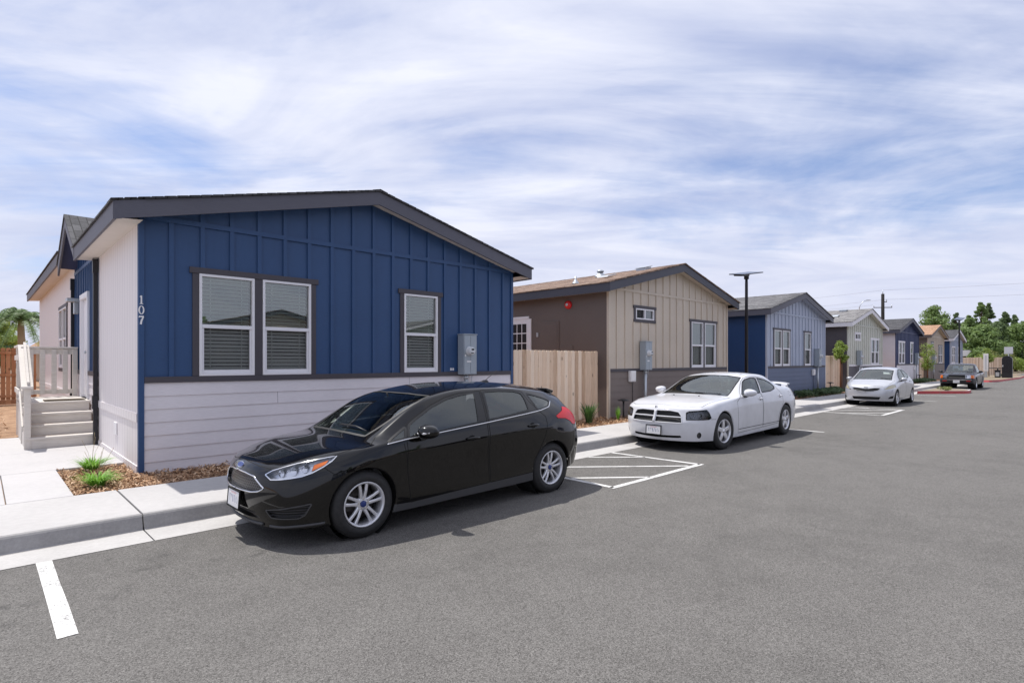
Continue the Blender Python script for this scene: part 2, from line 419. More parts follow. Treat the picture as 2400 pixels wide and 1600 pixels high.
# second hatched bay in front of the silver car
stripe((22.9, 6.083), (22.9, 4.42), .1); stripe((20.1, 4.45), (22.95, 4.45), .1); stripe((20.1, 6.083), (20.1, 4.45), .1)
for p, q in [((22.85, 5.42), (22.15, 6.08)), ((22.7, 4.5), (20.9, 6.08)), ((21.2, 4.5), (20.15, 5.40))]: stripe(p, q, .085)
stripe((28.6, 6.083), (28.6, 4.4), .1); stripe((33.4, 6.083), (33.4, 4.4), .1)
tag(mk.build('road_markings', M['paint'], fix=False), kind='structure')

# planted island with red kerb that closes the parking lane, and the bulb by the letter boxes
def kerb_island(pts, name, top, z=.15, wid=.15):
    mb = MB(); n = len(pts); ctr = Vector((sum(p[0] for p in pts)/n, sum(p[1] for p in pts)/n))
    inn = [tuple(ctr+(Vector(p)-ctr)*(1-wid/((Vector(p)-ctr).length))) for p in pts]
    vs = [(*p, 0) for p in pts]+[(*(ctr+(Vector(p)-ctr)*.985), z) for p in pts]+[(*p, z) for p in inn]+[(*p, z-.02) for p in inn]
    fs = []
    for i in range(n):
        j = (i+1) % n
        mb.f.append([i, j, n+j, n+i]); mb.mi.append(0); mb.sm.append(False)
        mb.f.append([n+i, n+j, 2*n+j, 2*n+i]); mb.mi.append(1); mb.sm.append(False)
        mb.f.append([2*n+i, 2*n+j, 3*n+j, 3*n+i]); mb.mi.append(1); mb.sm.append(False)
    mb.f.append([3*n+i for i in range(n)]); mb.mi.append(2); mb.sm.append(False)
    mb.v = vs
    return tag(mb.build(name, [M['red_kerb'], M['concrete'], top]), kind='structure')
kerb_island([(34.4, 6.1), (36.45, 4.42), (36.8, 4.30), (38.3, 4.40), (39.0, 4.9), (39.1, 6.1)], 'kerb_island', M['dirt'])
kerb_island([(56.6, 6.5), (57.6, 5.35), (60, 5.0), (70, 4.55), (78, 4.6), (82, 6.0), (82, 8.1), (57, 8.1)], 'kerb_bulb', M['dirt'])
# ------------------------------------------------------------------ houses
FY = 9.152           # front (gable) wall plane
HW, HE, HP, HL = 7.2, 3.74, 4.60, 17.4   # width, eave, wall peak, length
SL = .2373           # roof pitch
M['white_vinyl'] = m_plain('white_vinyl', (.78, .77, .80), .4)
M['glass_upper'] = m_glass('window_glass_green', (.86, .97, .92), 2.6)
M['glass_lower'] = m_glass('window_glass_clear', (.90, .93, .91), 1.3)
M['screen'] = m_screen('insect_screen')
M['blind'] = m_plain('blind_slats', (.93, .93, .91), .5)
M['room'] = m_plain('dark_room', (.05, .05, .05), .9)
M['curtain'] = m_plain('pale_curtain', (.60, .61, .58), .9)
M['meter_grey'] = m_paint('meter_cabinet_grey', (.34, .385, .43), .45, (2, 2, 2), .05, .02)
M['galv'] = m_plain('galvanised_metal', (.5, .53, .56), .38, .6)
M['dial_glass'] = m_plain('meter_dial', (.62, .64, .66), .12)
M['black'] = m_plain('black_plastic', (.018, .018, .02), .45)
M['white_label'] = m_plain('white_label', (.82, .80, .80), .5)
M['bronze'] = m_plain('dark_bronze_metal', (.022, .022, .027), .4, .3)
M['soffit'] = m_paint('soffit_cream', (.66, .60, .55), .7, (2, 2, 2), .05, .03)

def P_(name, c, **k): return m_paint(name, c, **k)
SH_DARK = m_shingle('charcoal_shingles', (.045, .045, .05), (.075, .074, .08), (.12, .118, .125))
SH_GREY = m_shingle('grey_shingles', (.10, .10, .105), (.165, .16, .165), (.25, .245, .25))
SH_LIGHT = m_shingle('pale_grey_shingles', (.16, .155, .155), (.26, .25, .25), (.38, .37, .365))
SH_BROWN = m_shingle('brown_shingles', (.13, .075, .05), (.26, .16, .11), (.42, .30, .225))
SH_ORANGE = m_shingle('tan_shingles', (.40, .22, .13), (.52, .30, .18), (.62, .40, .26))

def win_unit(parent, x0, x1, z0, z1, kind='hung', blinds=True, y=0.0, M2=None):
    """one vinyl sash unit set in the wall at local plane y (facing -y); parts: frame, panes, blind, screen"""
    fr = MB(); w_ = .038; d = .03
    fy0, fy1 = y-.032, y+.06
    for a in ((x0, x1, z0, z0+w_), (x0, x1, z1-w_, z1)): fr.box(a[0], a[1], fy0, fy1, a[2], a[3])
    fr.box(x0, x0+w_, fy0, fy1, z0+w_, z1-w_); fr.box(x1-w_, x1, fy0, fy1, z0+w_, z1-w_)
    if kind == 'hung':
        zm = (z0+z1)/2-.018; fr.box(x0+w_, x1-w_, y-.024, y+.05, zm-.028, zm+.028)
        # lower sash rails, set a little behind
        s = .03
        fr.box(x0+w_, x0+w_+s, y-.012, y+.045, z0+w_, zm-.028); fr.box(x1-w_-s, x1-w_, y-.012, y+.045, z0+w_, zm-.028)
        fr.box(x0+w_+s, x1-w_-s, y-.012, y+.045, z0+w_, z0+w_+.05)
    else:
        xm = (x0+x1)/2; fr.box(xm-.028, xm+.028, y-.024, y+.05, z0+w_, z1-w_)
    f = fr.build('window', M2 or M['white_vinyl'], parent, bevel=.004)
    if kind == 'hung':
        g = MB(); g.quad((x0+w_, y+.016, zm+.028), (x1-w_, y+.016, zm+.028), (x1-w_, y+.016, z1-w_), (x0+w_, y+.016, z1-w_))
        g.build('glass_pane', M['glass_upper'], f)
        g = MB(); g.quad((x0+w_+s, y+.03, z0+w_+.05), (x1-w_-s, y+.03, z0+w_+.05), (x1-w_-s, y+.03, zm-.028), (x0+w_+s, y+.03, zm-.028))
        g.build('glass_pane', M['glass_lower'], f)
        g = MB(); g.quad((x0+w_+s, y+.008, z0+w_+.05), (x1-w_-s, y+.008, z0+w_+.05), (x1-w_-s, y+.008, zm-.028), (x0+w_+s, y+.008, zm-.028))
        g.build('insect_screen', M['screen'], f)
    else:
        g = MB(); g.quad((xm+.028, y+.016, z0+w_), (x1-w_, y+.016, z0+w_), (x1-w_, y+.016, z1-w_), (xm+.028, y+.016, z1-w_))
        g.build('glass_pane', M['glass_upper'], f)
        g = MB(); g.quad((x0+w_, y+.03, z0+w_), (xm-.028, y+.03, z0+w_), (xm-.028, y+.03, z1-w_), (x0+w_, y+.03, z1-w_))
        g.build('glass_pane', M['glass_lower'], f)
        g = MB(); g.quad((x0+w_, y+.008, z0+w_), (xm-.028, y+.008, z0+w_), (xm-.028, y+.008, z1-w_), (x0+w_, y+.008, z1-w_))
        g.build('insect_screen', M['screen'], f)
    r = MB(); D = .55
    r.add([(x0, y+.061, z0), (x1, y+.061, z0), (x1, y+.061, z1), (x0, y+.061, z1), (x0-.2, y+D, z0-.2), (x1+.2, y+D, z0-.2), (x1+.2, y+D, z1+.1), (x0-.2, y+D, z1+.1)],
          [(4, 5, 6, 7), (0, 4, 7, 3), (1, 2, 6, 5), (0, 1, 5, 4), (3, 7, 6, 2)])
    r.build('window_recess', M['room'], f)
    if blinds == 'curtain':
        b = MB(); n = 26
        for k in range(n):
            xa = x0+.03+(x1-x0-.06)*k/n; xb = x0+.03+(x1-x0-.06)*(k+1)/n
            ya, yb = y+.11+.018*math.sin(k*1.9), y+.11+.018*math.sin((k+1)*1.9)
            b.add([(xa, ya, z0+.04), (xb, yb, z0+.04), (xb, yb, z1-.03), (xa, ya, z1-.03)], [(0, 1, 2, 3)], 0, True)
        b.build('curtain', M['curtain'], f)
    elif blinds:
        b = MB(); n = int((z1-z0-.1)/.056); zz = z1-.06
        for k in range(n):
            z = zz-.056*k; tl = .0225+.0035*pnoise(Vector((k*.7, x0, 0)))
            b.quad((x0+.05, y+.064, z-tl), (x1-.05, y+.064, z-tl), (x1-.05, y+.104, z+tl), (x0+.05, y+.104, z+tl))
        for xc in (x0+.17, x1-.17): b.box(xc-.006, xc+.006, y+.056, y+.061, z0+.05, z1-.04)
        b.build('blind', M['blind'], f)
    return f

def casing(mb, x0, x1, z0, z1, sill=False, y=0.0, s=.088, head=.088, ear=.04):
    """flat trim round an opening; head piece stands proud"""
    mb.box(x0-s, x0-.001, y-.022, y-.001, z0, z1); mb.box(x1+.001, x1+s, y-.022, y-.001, z0, z1)
    mb.box(x0-s-ear, x1+s+ear, y-.034, y-.001, z1+.001, z1+head)
    if sill: mb.box(x0-s-ear*.3, x1+s+ear*.3, y-.028, y-.001, z0-head, z0-.001)

def wall_with_holes(mb, x0, x1, z0, z1, holes, y=0.0, depth=.06, m=0):
    """front skin of a wall (facing -y) with real rectangular openings and reveals"""
    X = sorted({x0, x1, *[h[0] for h in holes], *[h[1] for h in holes]}); Zs = sorted({z0, z1, *[h[2] for h in holes], *[h[3] for h in holes]})
    for i in range(len(X)-1):
        for j in range(len(Zs)-1):
            cx, cz = (X[i]+X[i+1])/2, (Zs[j]+Zs[j+1])/2
            if any(h[0] < cx < h[1] and h[2] < cz < h[3] for h in holes): continue
            mb.quad((X[i], y, Zs[j]), (X[i+1], y, Zs[j]), (X[i+1], y, Zs[j+1]), (X[i], y, Zs[j+1]), m)

def roof_z(x): return 3.60+.335*0+SL*(min(x, HW-x)+.333)     # underside of roof deck at local x

def lap_siding(mb, x0, x1, z0, z1, n, y=0.0, m=0, side=None):
    """horizontal lapped boards; each board tips out at its lower edge"""
    h = (z1-z0)/n
    for k in range(n):
        a = z0+k*h; b = a+h
        if side is None:
            mb.add([(x0, y-.016, a), (x1, y-.016, a), (x1, y-.003, b), (x0, y-.003, b), (x0, y, a), (x1, y, a)], [(0, 1, 2, 3), (4, 5, 1, 0)], m)
        else:
            mb.add([(side-.016, x0, a), (side-.016, x1, a), (side-.003, x1, b), (side-.003, x0, b), (side, x0, a), (side, x1, a)], [(0, 1, 2, 3), (4, 5, 1, 0)], m)

def meter(parent, x, z0, z1, boxgrey=None, base=.1):
    """grey meter cabinet with dial, conduit and label"""
    w_, y = .345, -.026; c = MB(); dz = z1-z0
    c.box(x, x+w_, y-.20, y, z0, z1); c.box(x-.012, x+w_+.012, y-.215, y+.001, z1+.0005, z1+.022)
    c.box(x+.012, x+w_*.5-.004, y-.209, y-.2005, z0+.012, z1-.02); c.box(x+w_*.5+.004, x+w_-.012, y-.209, y-.2005, z0+.012, z1-.02)
    p = c.build('electric_meter', M['meter_grey'], parent, bevel=.006)
    d = MB(); cx, cz = x+w_*.38, z0+dz*.59
    d.lathe([(.095, -.002), (.098, -.03), (.088, -.04), (.082, -.045), (.082, -.10), (.07, -.122), (0, -.125)], (cx, y-.209, cz), 1, 24)
    d.build('meter_dial', M['dial_glass'], p)
    q = MB(); q.box(cx-.035, cx+.035, y-.3375, y-.3345, cz+.015, cz+.05); q.box(cx-.045, cx+.02, y-.3375, y-.3345, cz-.05, cz-.035)
    q.build('meter_display', M['black'], p)
    l = MB(); l.box(cx-.055, cx+.055, y-.2125, y-.2095, z0+dz*.31, z0+dz*.345); l.box(x+.02, x+.05, y-.2125, y-.2095, z0+dz*.46, z0+dz*.50)
    l.build('meter_label', M['white_label'], p)
    k_ = MB(); xc = x+.14; k_.tube([(xc, y-.1, z0+.001), (xc, y-.1, base)], .043, 14); k_.tube([(xc, y-.1, z0-.03), (xc, y-.1, z0-.09)], .052, 14)
    k_.tube([(x+.30, y-.1, z0), (x+.31, y-.07, z0-.16), (x+.27, y-.03, z0-.35), (x+.28, y-.03, .2)], .007, 6)
    k_.build('conduit', M['galv'], p)
    if boxgrey:
        b = MB(); bx, bz0, bz1 = boxgrey
        b.box(bx, bx+.27, -.10, -.017, bz0, bz1); b.box(bx+.03, bx+.24, -.116, -.1005, bz0+.03, bz1-.03)
        bo = b.build('junction_box', M['white_label'], parent, bevel=.02)
        b = MB(); b.tube([(bx+.2, -.05, bz0), (bx+.2, -.03, bz0-.1), (bx+.21, -.025, .25)], .008, 6); b.build('cable', M['black'], bo)

def house(X0, kind, pal, label, roof_mat, side=None, detail=2, group='manufactured homes along the street', L=HL, name='house', eaves=None):
    """pal: gable, battens use gable, skirt, belt, fascia, side, casing"""
    t = thing(name, label, 'house', (X0, FY, 0), 0, group); zb = .10
    ws = [(.754, 1.539, 1.464, 2.98), (1.664, 2.455, 1.464, 2.98), (4.298, 5.085, 1.464, 2.98)] if kind == 'A' else [(1.31, 2.27, 2.90, 3.215), (4.56, 5.345, 1.464, 2.98), (5.465, 6.255, 1.464, 2.98)]
    belt0, belt1 = 1.378, 1.4635
    # gable wall
    mb = MB(); band0, band1 = 3.665, 3.735
    wall_with_holes(mb, 0, HW, belt0, HE, ws)
    mb.add([(0, 0, HE), (HW, 0, HE), (HW, 0, roof_z(HW)+.05), (HW/2, 0, roof_z(HW/2)+.05), (0, 0, roof_z(0)+.05)], [(0, 1, 2, 3, 4)])
    for (a, b, c, d) in ws:          # reveals
        mb.quad((a, 0, c), (a, .061, c), (a, .061, d), (a, 0, d)); mb.quad((b, 0, c), (b, .061, c), (b, .061, d), (b, 0, d))
        mb.quad((a, 0, d), (b, 0, d), (b, .061, d), (a, .061, d)); mb.quad((a, 0, c), (b, 0, c), (b, .061, c), (a, .061, c))
    x = .395; bx = []
    while x < HW-.15: bx.append(x); x += .4065
    hw = .031
    for x in bx:
        segs = [(belt1, band0-.001)]
        for (a, b, c, d) in ws:
            pad = .089
            if a-pad < x+hw and b+pad > x-hw:
                top = d+.0885; bot = c-(.0885 if kind == 'B' and d-c < 1 else .0)
                segs = [s2 for s1 in segs for s2 in ((s1[0], min(s1[1], bot)), (max(s1[0], top), s1[1])) if s2[1]-s2[0] > .02]
        for s0, s1 in segs: mb.box(x-hw, x+hw, -.028, 0, s0, s1)
        zt = roof_z(x)
        if zt-band1 > .05: mb.box(x-hw, x+hw, -.028, 0, band1+.001, zt)
    xb = (band0-3.60)/SL-.2
    mb.box(.068, HW-.068, -.031, 0, band0, band1)
    mb.build('gable_wall', pal['gable'], t)
    cbm = MB()
    for xa, xb_ in ((-.006, .064), (HW-.064, HW+.006)): cbm.box(xa, xb_, -.026, .05, zb-.02, 3.70)
    cbm.build('corner_board', pal.get('corner', pal['gable']), t, bevel=.003)
    mb = MB(); lap_siding(mb, .066, HW-.066, zb-.02, belt0-.001, 7); mb.build('skirting', pal['skirt'], t)
    # belt board and window casings
    mb = MB(); mb.box(.066, HW-.066, -.030, 0, belt0, belt1-.001); mb.build('belt_trim', pal['belt'], t, bevel=.003)
    mb = MB()
    if kind == 'A':
        s = .088
        mb.box(ws[0][0]-s, ws[0][0]-.001, -.022, 0, belt1, 2.98); mb.box(ws[0][1]+.001, ws[1][0]-.001, -.022, 0, belt1, 2.98)
        mb.box(ws[1][1]+.001, ws[1][1]+s, -.022, 0, belt1, 2.98); mb.box(ws[0][0]-s-.04, ws[1][1]+s+.04, -.034, 0, 2.981, 3.068)
        casing(mb, *ws[2][:2], belt1, 2.98)
    else:
        s = .088; a, b = ws[1], ws[2]
        mb.box(a[0]-s, a[0]-.001, -.022, 0, belt1, 2.98); mb.box(a[1]+.001, b[0]-.001, -.022, 0, belt1, 2.98)
        mb.box(b[1]+.001, b[1]+s, -.022, 0, belt1, 2.98); mb.box(a[0]-s-.04, b[1]+s+.04, -.034, 0, 2.981, 3.068)
        casing(mb, *ws[0], sill=True)
    mb.build('window_casing', pal['casing'], t, bevel=.003)
    for i, (a, b, c, d) in enumerate(ws):
        win_unit(t, a, b, c, d, 'hung' if d-c > 1 else 'slider', pal.get('blinds', True) if d-c > 1 else False)
    # side and back walls
    sidew = MB()
    lw = pal.get('left_holes')
    if not lw: sidew.quad((0, 0, zb), (0, L, zb), (0, L, HE), (0, 0, HE))
    sidew.build('side_wall', pal['side'], t) if not lw else None
    sw = MB(); sw.quad((HW, 0, zb), (HW, L, zb), (HW, L, HE), (HW, 0, HE))
    sw.add([(0, L, zb), (HW, L, zb), (HW, L, roof_z(HW)), (HW/2, L, roof_z(HW/2)), (0, L, roof_z(0))], [(0, 1, 2, 3, 4)])
    sw.build('side_wall', pal['side'], t)
    # roof: two slabs, rake boards, eave boards, soffits
    ov, oy = .333, .30
    ztip, zpk = 3.81, 4.752
    ln = ((HW/2+ov)**2+(zpk-ztip)**2)**.5
    rf = MB()
    for sgn in (0, 1):
        f = lambda x: x if not sgn else HW-x
        a = [(-ov-.03, ztip-.03*SL), (HW/2, zpk)]
        y0, y1 = -oy-.03, L+.35
        if eaves and not sgn:      # the left slope stops at the wall where a cross gable interrupts the eave
            for (e0, e1, dz) in eaves:
                v_ = []
                for d_ in (-.025, 0):
                    for yy in (e0, e1): v_ += [(-ov-.03, yy, ztip-.03*SL+dz+d_), (.6, yy, ztip-.03*SL+dz+d_+SL*.963)]
                rf.hexa(v_)
            a[0] = (.02, ztip+SL*(.02+ov))
        v = [(f(a[0][0]), y0, a[0][1]-.025), (f(a[1][0]), y0, a[1][1]-.025), (f(a[1][0]), y1, a[1][1]-.025), (f(a[0][0]), y1, a[0][1]-.025),
             (f(a[0][0]), y0, a[0][1]), (f(a[1][0]), y0, a[1][1]), (f(a[1][0]), y1, a[1][1]), (f(a[0][0]), y1, a[0][1])]
        rf.add(v, [(0, 1, 2, 3), (4, 5, 6, 7), (0, 1, 5, 4), (3, 2, 6, 7), (0, 3, 7, 4)])
        # a few raised shingle courses along the rake edge so the edge is not ruler straight
        if detail > 1:
            nn = 26
            if eaves and not sgn: a[0] = (-ov-.03, ztip-.03*SL)
            for k in range(nn):
                u0, u1 = k/nn, (k+1)/nn-.004; xa, xb_ = a[0][0]+(a[1][0]-a[0][0])*u0, a[0][0]+(a[1][0]-a[0][0])*u1
                za, zb_ = a[0][1]+(a[1][1]-a[0][1])*u0, a[0][1]+(a[1][1]-a[0][1])*u1
                e = .004+.006*random.random()
                rf.hexa([(f(xa), y0-e, za-.004), (f(xb_), y0-e, zb_-.004), (f(xa), y0+.3, za-.004), (f(xb_), y0+.3, zb_-.004),
                         (f(xa), y0-e, za+.006), (f(xb_), y0-e, zb_+.003), (f(xa), y0+.3, za+.006), (f(xb_), y0+.3, zb_+.003)])
    if detail > 1:
        nn = 40
        for k in range(nn):
            ya = -oy-.04+(L+.6)*k/nn; yb = ya+(L+.6)/nn-.01; e = .004+.012*random.random()
            rf.add([(HW/2-.15, ya, zpk-.15*SL+.008), (HW/2-.15, yb, zpk-.15*SL+.004), (HW/2, yb, zpk+.008), (HW/2, ya, zpk+.012), (HW/2+.15, ya, zpk-.15*SL+.008), (HW/2+.15, yb, zpk-.15*SL+.004)],
                   [(0, 1, 2, 3), (3, 2, 5, 4)])
    ro = rf.build('roof', roof_mat, t)
    fs = MB(); fh = .235
    for sgn in (0, 1):
        f = lambda x: x if not sgn else HW-x
        v = []
        for y in (-oy, -oy+.035):
            v += [(f(-ov), y, ztip-.028-fh), (f(HW/2), y, zpk-.028-fh+.004)]
        for y in (-oy, -oy+.035):
            v += [(f(-ov), y, ztip-.028), (f(HW/2), y, zpk-.028)]
        fs.hexa(v)
        xo = -ov-.001
        for (e0, e1, dz) in (eaves if eaves and not sgn else [(-oy+.001, L+.3, 0)]): fs.box(min(f(xo), f(xo+.035)), max(f(xo), f(xo+.035)), e0 if e0 > 0 else -oy+.001, e1, ztip-.03-fh+dz, ztip-.03+dz)
    fs.build('fascia', pal['fascia'], t)
    so_ = MB()
    for sgn in (0, 1):
        f = lambda x: x if not sgn else HW-x
        zl = ztip-.028-fh+.03
        for (e0, e1, dz) in (eaves if eaves and not sgn else [(-oy+.03, L+.3, 0)]): so_.quad((f(-ov+.034), e0, zl-.01+dz), (f(0), e0, zl+.01+dz), (f(0), e1, zl+.01+dz), (f(-ov+.034), e1, zl-.01+dz))
        so_.quad((f(0), -oy+.035, roof_z(0)+.02), (f(HW/2), -oy+.035, roof_z(HW/2)+.02), (f(HW/2), 0, roof_z(HW/2)+.02), (f(0), 0, roof_z(0)+.02))
    so_.build('soffit', pal.get('soffit', M['soffit']), t)
    return t, ro

def roof_vent(parent, x, y, kind='box'):
    """low metal vent, or a pipe flue, standing on the left roof slope"""
    z = 4.752-SL*(HW/2-x); mb = MB()
    if kind == 'box':
        a, b = .17, .04; mb.hexa([(x-a, y-a, z-.06), (x+a, y-a, z+b), (x-a, y+a, z-.06), (x+a, y+a, z+b), (x-a, y-a, z+.03), (x+a, y-a, z+.11), (x-a, y+a, z+.03), (x+a, y+a, z+.11)])
        mb.hexa([(x-.2, y-.2, z+.032), (x+.2, y-.2, z+.127), (x-.2, y+.2, z+.032), (x+.2, y+.2, z+.127), (x-.2, y-.2, z+.05), (x+.2, y-.2, z+.145), (x-.2, y+.2, z+.05), (x+.2, y+.2, z+.145)])
    elif kind == 'flat':
        mb.hexa([(x-.24, y-.2, z-.02), (x+.2, y-.2, z+.085), (x-.24, y+.2, z-.02), (x+.2, y+.2, z+.085), (x-.22, y-.2, z+.02), (x+.2, y-.2, z+.115), (x-.22, y+.2, z+.02), (x+.2, y+.2, z+.115)])
    elif kind == 'flue':
        mb.tube([(x, y, z-.1), (x, y, z+.16)], .09, 14); mb.lathe([(.12, 0), (.12, .04), (.05, .07), (0, .075)], (x, y, z+.15), 2, 16)
        mb.lathe([(.1, .12), (.2, 0)], (x, y, z-.02), 2, 16)
    else:
        mb.tube([(x, y, z-.1), (x, y, z+.20)], .03, 10); mb.lathe([(.04, .12), (.11, 0)], (x, y, z-.01), 2, 14)
    mb.build('roof_vent', M['galv'], parent)

CH = P_('charcoal_trim', (.062, .055, .066)); SLATE = P_('slate_fascia', (.098, .097, .122)); SLATE2 = P_('dark_slate_fascia', (.060, .062, .082))
NAVY = P_('navy_siding', (.025, .070, .178), rough=.5); LAV = P_('pale_lavender_siding', (.71, .67, .695)); WHITE = P_('white_trim', (.76, .74, .77))
TAN = P_('tan_siding', (.56, .48, .395)); BROWN = P_('brown_siding', (.135, .105, .092)); LBROWN = P_('brown_lap_siding', (.175, .14, .125))
STEEL = P_('steel_blue_siding', (.39, .43, .53)); DENIM = P_('denim_lap_siding', (.105, .135, .22)); COBALT = P_('deep_blue_siding', (.010, .046, .145))
SAGE = P_('sage_siding', (.55, .555, .49)); SOOT = P_('soot_siding', (.075, .068, .078)); NAVY2 = P_('dark_navy_siding', (.035, .05, .13))
def m_groove():
    t = NT('grooved_white_panel'); tc_ = t.n.new('ShaderNodeTexCoord'); s_ = t.n.new('ShaderNodeSeparateXYZ'); t.link(tc_.outputs['Object'], s_.inputs[0])
    fr = t.math('FRACT', t.math('DIVIDE', s_.outputs['Y'], .2)); gv = t.math('LESS_THAN', fr, .10)
    n = t.noise(t.coord('Object', (2, 9, .6)), 2, 3)
    t.base(t.mix(t.math('MULTIPLY', gv, .5), t.ramp(n, [(.3, (.73, .685, .685)), (.7, (.78, .735, .735))]), (.42, .39, .42))); t.set(Roughness=.6)
    t.bump(t.math('SUBTRACT', 1, gv), .3, .004); return t.m
M['groove'] = m_groove()

# ---- the blue house, 107
H1, H1roof = house(1.6, 'A', dict(gable=NAVY, skirt=LAV, belt=CH, fascia=SLATE, side=LAV, casing=CH, left_holes=True),
                   'nearest house, blue board and batten over pale lavender skirting, numbered 107, porch steps', SH_DARK, eaves=[(-.30, 3.93, 0), (6.6, 17.7, .30)])
meter(H1, 5.60, 1.405, 2.225)
def stroke(mb, pts, ws, y0=-.031, y1=-.0265):
    """flat cut-out lettering: a centre line with a width at each point"""
    n = len(pts); L_, R_ = [], []
    for i, p in enumerate(pts):
        q0, q1 = pts[max(i-1, 0)], pts[min(i+1, n-1)]; d = Vector((q1[0]-q0[0], q1[1]-q0[1])).normalized(); w_ = ws[i]/2
        L_.append((p[0]-d.y*w_, p[1]+d.x*w_)); R_.append((p[0]+d.y*w_, p[1]-d.x*w_))
    for i in range(n-1): mb.prism([L_[i], L_[i+1], R_[i+1], R_[i]], 1, y0, y1)
def numeral(parent, ch, cx, z0, h):
    mb = MB(); w_ = h*.5
    if ch == '1':
        stroke(mb, [(cx, z0), (cx, z0+h)], [h*.15]*2); stroke(mb, [(cx-h*.17, z0+.006), (cx+h*.17, z0+.006)], [.010]*2, -.0305); stroke(mb, [(cx-h*.15, z0+h*.84), (cx, z0+h*.97)], [.010, .016], -.0305)
    elif ch == '0':
        pts = [(cx+w_*.45*math.cos(k*math.pi/12), z0+h/2+h*.47*math.sin(k*math.pi/12)) for k in range(25)]; stroke(mb, pts, [h*(.075+.07*abs(math.cos(k*math.pi/12))) for k in range(25)])
    else:
        stroke(mb, [(cx-w_*.48, z0+h-.010), (cx+w_*.48, z0+h-.010)], [.020]*2); stroke(mb, [(cx+w_*.42, z0+h-.012), (cx+w_*.05, z0+h*.5), (cx-w_*.12, z0)], [.014, .020, .024], -.0305); stroke(mb, [(cx-w_*.45, z0+h-.015), (cx-w_*.47, z0+h*.78)], [.012, .006], -.0305)
    mb.build('house_number', M['white_label'], parent)
for ch, z0 in (('1', 2.475), ('0', 2.335), ('7', 2.195)): numeral(H1, ch, .029, z0, .118)
mb = MB()
for dx in (0, .055): mb.box(5.42+dx, 5.46+dx, -.004, -.001, 1.49, 1.54)
mb.build('wall_plate', M['white_label'], H1)
for bx, bk in ((4.42, 6), (1.9, 5), (5.9, 4), (3.1, 3), (6.6, 2), (2.5, 1), (5.2, 0)):
    h_ = (1.377-.08)/7; mb = MB(); mb.hexa([(bx, -.0172, .083+bk*h_), (bx+.004, -.0172, .083+bk*h_), (bx, -.010, .083+bk*h_), (bx+.004, -.010, .083+bk*h_), (bx, -.0048, .077+(bk+1)*h_), (bx+.004, -.0048, .077+(bk+1)*h_), (bx, -.001, .077+(bk+1)*h_), (bx+.004, -.001, .077+(bk+1)*h_)]); mb.build('butt_joint', CH, H1)
# left side: panel, accent bay with door, far panel with window (local y = depth, facing -x)
mb = MB(); a1, a2, e = 3.57, 6.95, HL
mb.quad((0, .06, .10), (0, a1, .10), (0, a1, HE), (0, .06, HE)); mb.box(-.014, 0, .062, a1, .10, .22); mb.box(-.014, 0, .062, a1, .83, .955)
mb.build('side_wall', M['groove'], H1)
mb = MB(); Yw = (8.6, 10.35, 1.5, 3.05)
for (y0, y1, z0, z1) in [(a2, Yw[0], .1, HE+.3), (Yw[1], e, .1, HE+.3), (Yw[0], Yw[1], .1, Yw[2]), (Yw[0], Yw[1], Yw[3], HE+.3)]: mb.quad((0, y0, z0), (0, y1, z0), (0, y1, z1), (0, y0, z1))
mb.box(-.014, 0, a2, e, .83, .955); mb.build('side_wall', M['groove'], H1)
mb = MB(); D0, D1 = 4.85, 5.80
for (y0, y1, z0, z1) in [(a1, D0, 1.42, HE+.6), (D1, a2, 1.42, HE+.6), (D0, D1, 2.98, HE+.6)]: mb.quad((.0, y0, z0), (.0, y1, z0), (.0, y1, z1), (.0, y0, z1))
y = a1+.1
while y < a2:
    if D0-.12 < y < D1+.12: mb.box(-.02, 0, y-.03, y+.03, 3.09, HE+.5)
    else: mb.box(-.02, 0, y-.03, y+.03, 1.50, HE+.5)
    y += .27
mb.box(-.026, 0, a1, a2, 3.62, 3.69)
mb.build('accent_wall', NAVY, H1)
mb = MB(); lap_siding(mb, a1, D0-.1, .1, 1.40, 7, 0, 0, 0.0); lap_siding(mb, D1+.1, a2, .1, 1.40, 7, 0, 0, 0.0); mb.build('skirting', LAV, H1)
mb = MB(); mb.box(-.03, 0, a1, D0-.1, 1.40, 1.485); mb.box(-.03, 0, D1+.1, a2, 1.40, 1.485); mb.build('belt_trim', CH, H1)
dr = MB(); dr.box(.03, .07, D0+.001, D1-.001, .92, 2.975)
door = dr.build('door', M['white_vinyl'], H1)
dr = MB()
for (z0, z1) in ((1.05, 1.75), (1.9, 2.85)):
    for y0, y1 in ((D0+.1, D0+.43), (D0+.52, D1-.1)): dr.box(.018, .029, y0, y1, z0, z1)
dr.build('door_panel', M['white_vinyl'], door, bevel=.008)
dr = MB(); dr.lathe([(.0, -.10), (.03, -.09), (.034, -.075), (.015, -.055), (.014, 0)], (.03, D0+.09, 1.86), 0, 14); dr.build('door_knob', M['galv'], door)
dr = MB(); dr.box(-.035, .07, D0-.1, D0, .92, 2.98); dr.box(-.035, .07, D1, D1+.1, .92, 2.98); dr.box(-.04, .07, D0-.1, D1+.1, 2.981, 3.085)
dr.build('door_frame', M['white_vinyl'], H1, bevel=.004)
